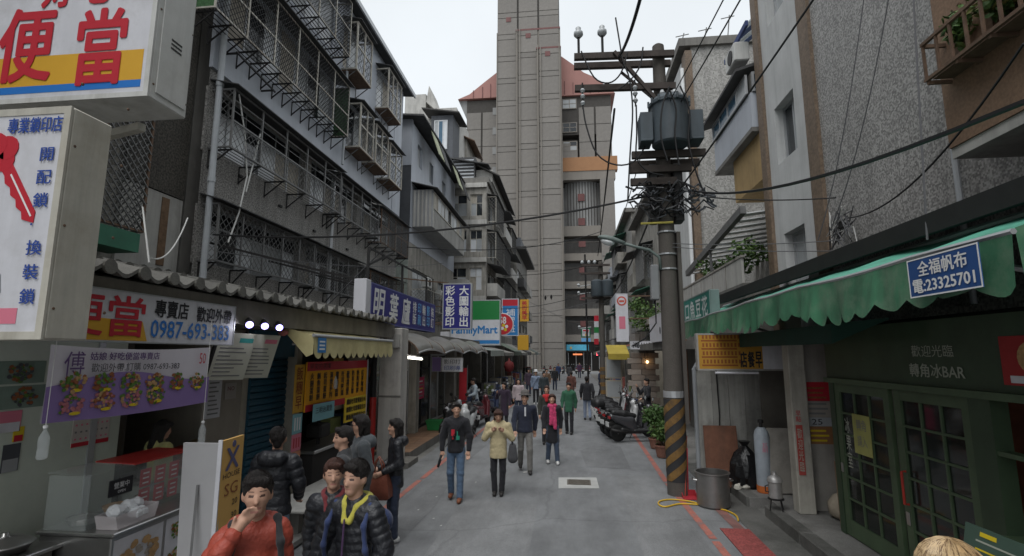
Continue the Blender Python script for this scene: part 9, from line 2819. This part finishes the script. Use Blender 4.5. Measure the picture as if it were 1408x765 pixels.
# blue crates and barrel
for k, (x, y, lb) in enumerate(((-3.95, 20.2, 'blue plastic crate stacked by the print shop corner'), (2.55, 22.6, 'blue plastic drum beside the notice cabinet'))):
	t = thing('blue_bin', lb, 'bin', (x, y, 0.02), local=True)
	MB().lathe([(0.22, 0), (0.27, 0.1), (0.28, 0.6), (0.3, 0.62), (0.3, 0.68), (0.1, 0.7)], 18).build('bin_body', M('blue_plastic_%d' % k, (0.02, 0.05, 0.25), rough=0.4), t, autosmooth=40)

# ------------------------------------------------------------------ overhead cables
def cable(lb, p0, p1, sag, r=0.012, mat=None, group='overhead cables'):
	MB().tube(sag_line(p0, p1, sag), r, 5).build('overhead_cable', mat or cable_black, label=lb, cat='cable', group=group)


Y_ = PY
A = lambda px_, py_, Y: tuple(at(px_, py_, Y=Y))
cable('thick black cable crossing the street from the caged facade to the pole', (-7.9, 10.4, 5.25), (PX - 0.3, PY - 0.2, 5.75), 0.35, 0.022)
cable('black cable rising from the transformer splices past the mosaic wall', A(950, 262, 10.2), A(1408, 140, 3.2), 0.25, 0.02)
cable('taut black cable climbing to the upper edge of the white wall', A(905, 300, 10.2), A(1125, -10, 6.5), 0.05, 0.016)
cable('thin wire running up from the transformer lid toward the camera side', A(930, 150, 10.0), A(1035, -30, 6.0), 0.02, 0.012)
cable('second thin wire running up from the transformer lid', A(915, 150, 10.0), A(1010, -30, 6.0), 0.02, 0.010)
cable('heavy twisted feeder leaving the crossarm toward the sky', A(850, 80, 10.2), A(885, -20, 7.0), 0.15, 0.03)
cable('slack wire looping across the mosaic wall to the splice box', A(1165, 300, 9.2), A(1408, 60, 4.4), 0.35, 0.012)
cable('wire stretched from the pole to the brown pilaster', A(960, 270, 10.2), A(1150, 272, 9.0), 0.06, 0.012)
cable('thin line from the pole across the lean-to to the pilaster', A(925, 335, 10.2), A(1160, 330, 9.0), 0.05, 0.008, cable_grey)
cable('lower thin line from the pole across the lean-to', A(925, 340, 10.2), A(1155, 345, 9.0), 0.04, 0.008, cable_grey)
cable('thin grey line slung low from the caged facade to the print sign', (-7.9, 10.6, 4.9), A(610, 362, 22), 0.25, 0.012, cable_grey)
cable('black line from the print sign bracket across to the distant pole', A(560, 340, 18), A(828, 318, 31), 0.5, 0.02)
cable('distant line from the store sign to the far pole', A(690, 425, 28), A(828, 395, 31), 0.3, 0.016)
cable('distant upper line from the weathered block to the far pole', A(690, 378, 38), A(828, 360, 31), 0.3, 0.02)
cable('lowest distant line from the orange sign to the far pole', A(722, 432, 34), A(828, 410, 31), 0.2, 0.016, cable_grey)
cable('dark feeder dropping from the crossarm to the cable mast', A(845, 150, 10.2), A(822, 352, 33), 0.1, 0.025)
cable('thin line between both utility poles, upper', (PX, PY, 8.2), (1.95, 31, 7.9), 0.7, 0.014)
cable('thin line between both utility poles, lower', (PX - 0.2, PY, 5.6), (1.9, 31, 5.6), 0.6, 0.02)
cable('pale line across the tower front to the street-end sign', A(690, 395, 50), A(815, 455, 60), 0.2, 0.018, cable_grey)
cable('dark wire hanging down the mosaic wall', A(1255, -20, 5.6), A(1275, 330, 5.3), 0.0, 0.010, cable_grey)
cable('sagging wire pair over the mosaic wall, outer', A(1190, -20, 7.2), A(1125, 330, 8.4), 0.3, 0.008, cable_grey)
cable('sagging wire pair over the mosaic wall, inner', A(1225, -20, 6.6), A(1140, 320, 8.2), 0.3, 0.008, cable_grey)
cable('white cord hooked on the drain pipe above the tiles', A(196, 285, 7.5), A(205, 362, 6.2), 0.0, 0.014, cable_white)
cable('slack white cord tied over the roof tiles', A(208, 355, 6.2), A(258, 300, 8.5), 0.25, 0.012, cable_white)
cable('black strut wire across the tiles to the navy sign', A(400, 470, 9.5), A(525, 345, 12.5), 0.0, 0.016)
sp_ = thing('splice_box', 'tangle of splices and a small black box on the mosaic wall', 'junction box', (4.9, 8.6, 4.2))
c0 = at(1160, 308, X=4.85)
MB().bbox(c0.x - 0.06, c0.x + 0.06, c0.y - 0.08, c0.y + 0.08, c0.z - 0.08, c0.z + 0.05, r=0.01).build('box', black_metal, sp_)
for k in range(14):
	pts = [c0 + Vector((-0.05 + R.uniform(-0.04, 0.04), R.uniform(-0.5, 0.5), R.uniform(-0.45, 0.35))) for i in range(4)]
	MB().tube(pts, 0.010, 5).build('spliced_wire', R.choice((cable_black, cable_grey, cable_white)), sp_)
for k, (px_, py_) in enumerate(((750, 411), (758, 410))):
	p = at(px_, py_, Y=50)
	t = thing('perched_bird', ('dark bird perched on a distant wire, shop-row side of the pair', 'dark bird perched on a distant wire, pole side of the pair')[k], 'bird', p, local=True)
	blob('bird_body', [('c', (0, 0, 0.0), (0, 0, 0.12), 0.09, 0.11), ('e', (0, -0.04, 0.26), (0.07, 0.08, 0.07)), ('c', (0, 0.1, 0.0), (0, 0.25, -0.12), 0.05, 0.03), ('c', (0, -0.1, 0.26), (0, -0.16, 0.25), 0.02, 0.008)], cable_black, t, 0.02)

settle_texts()
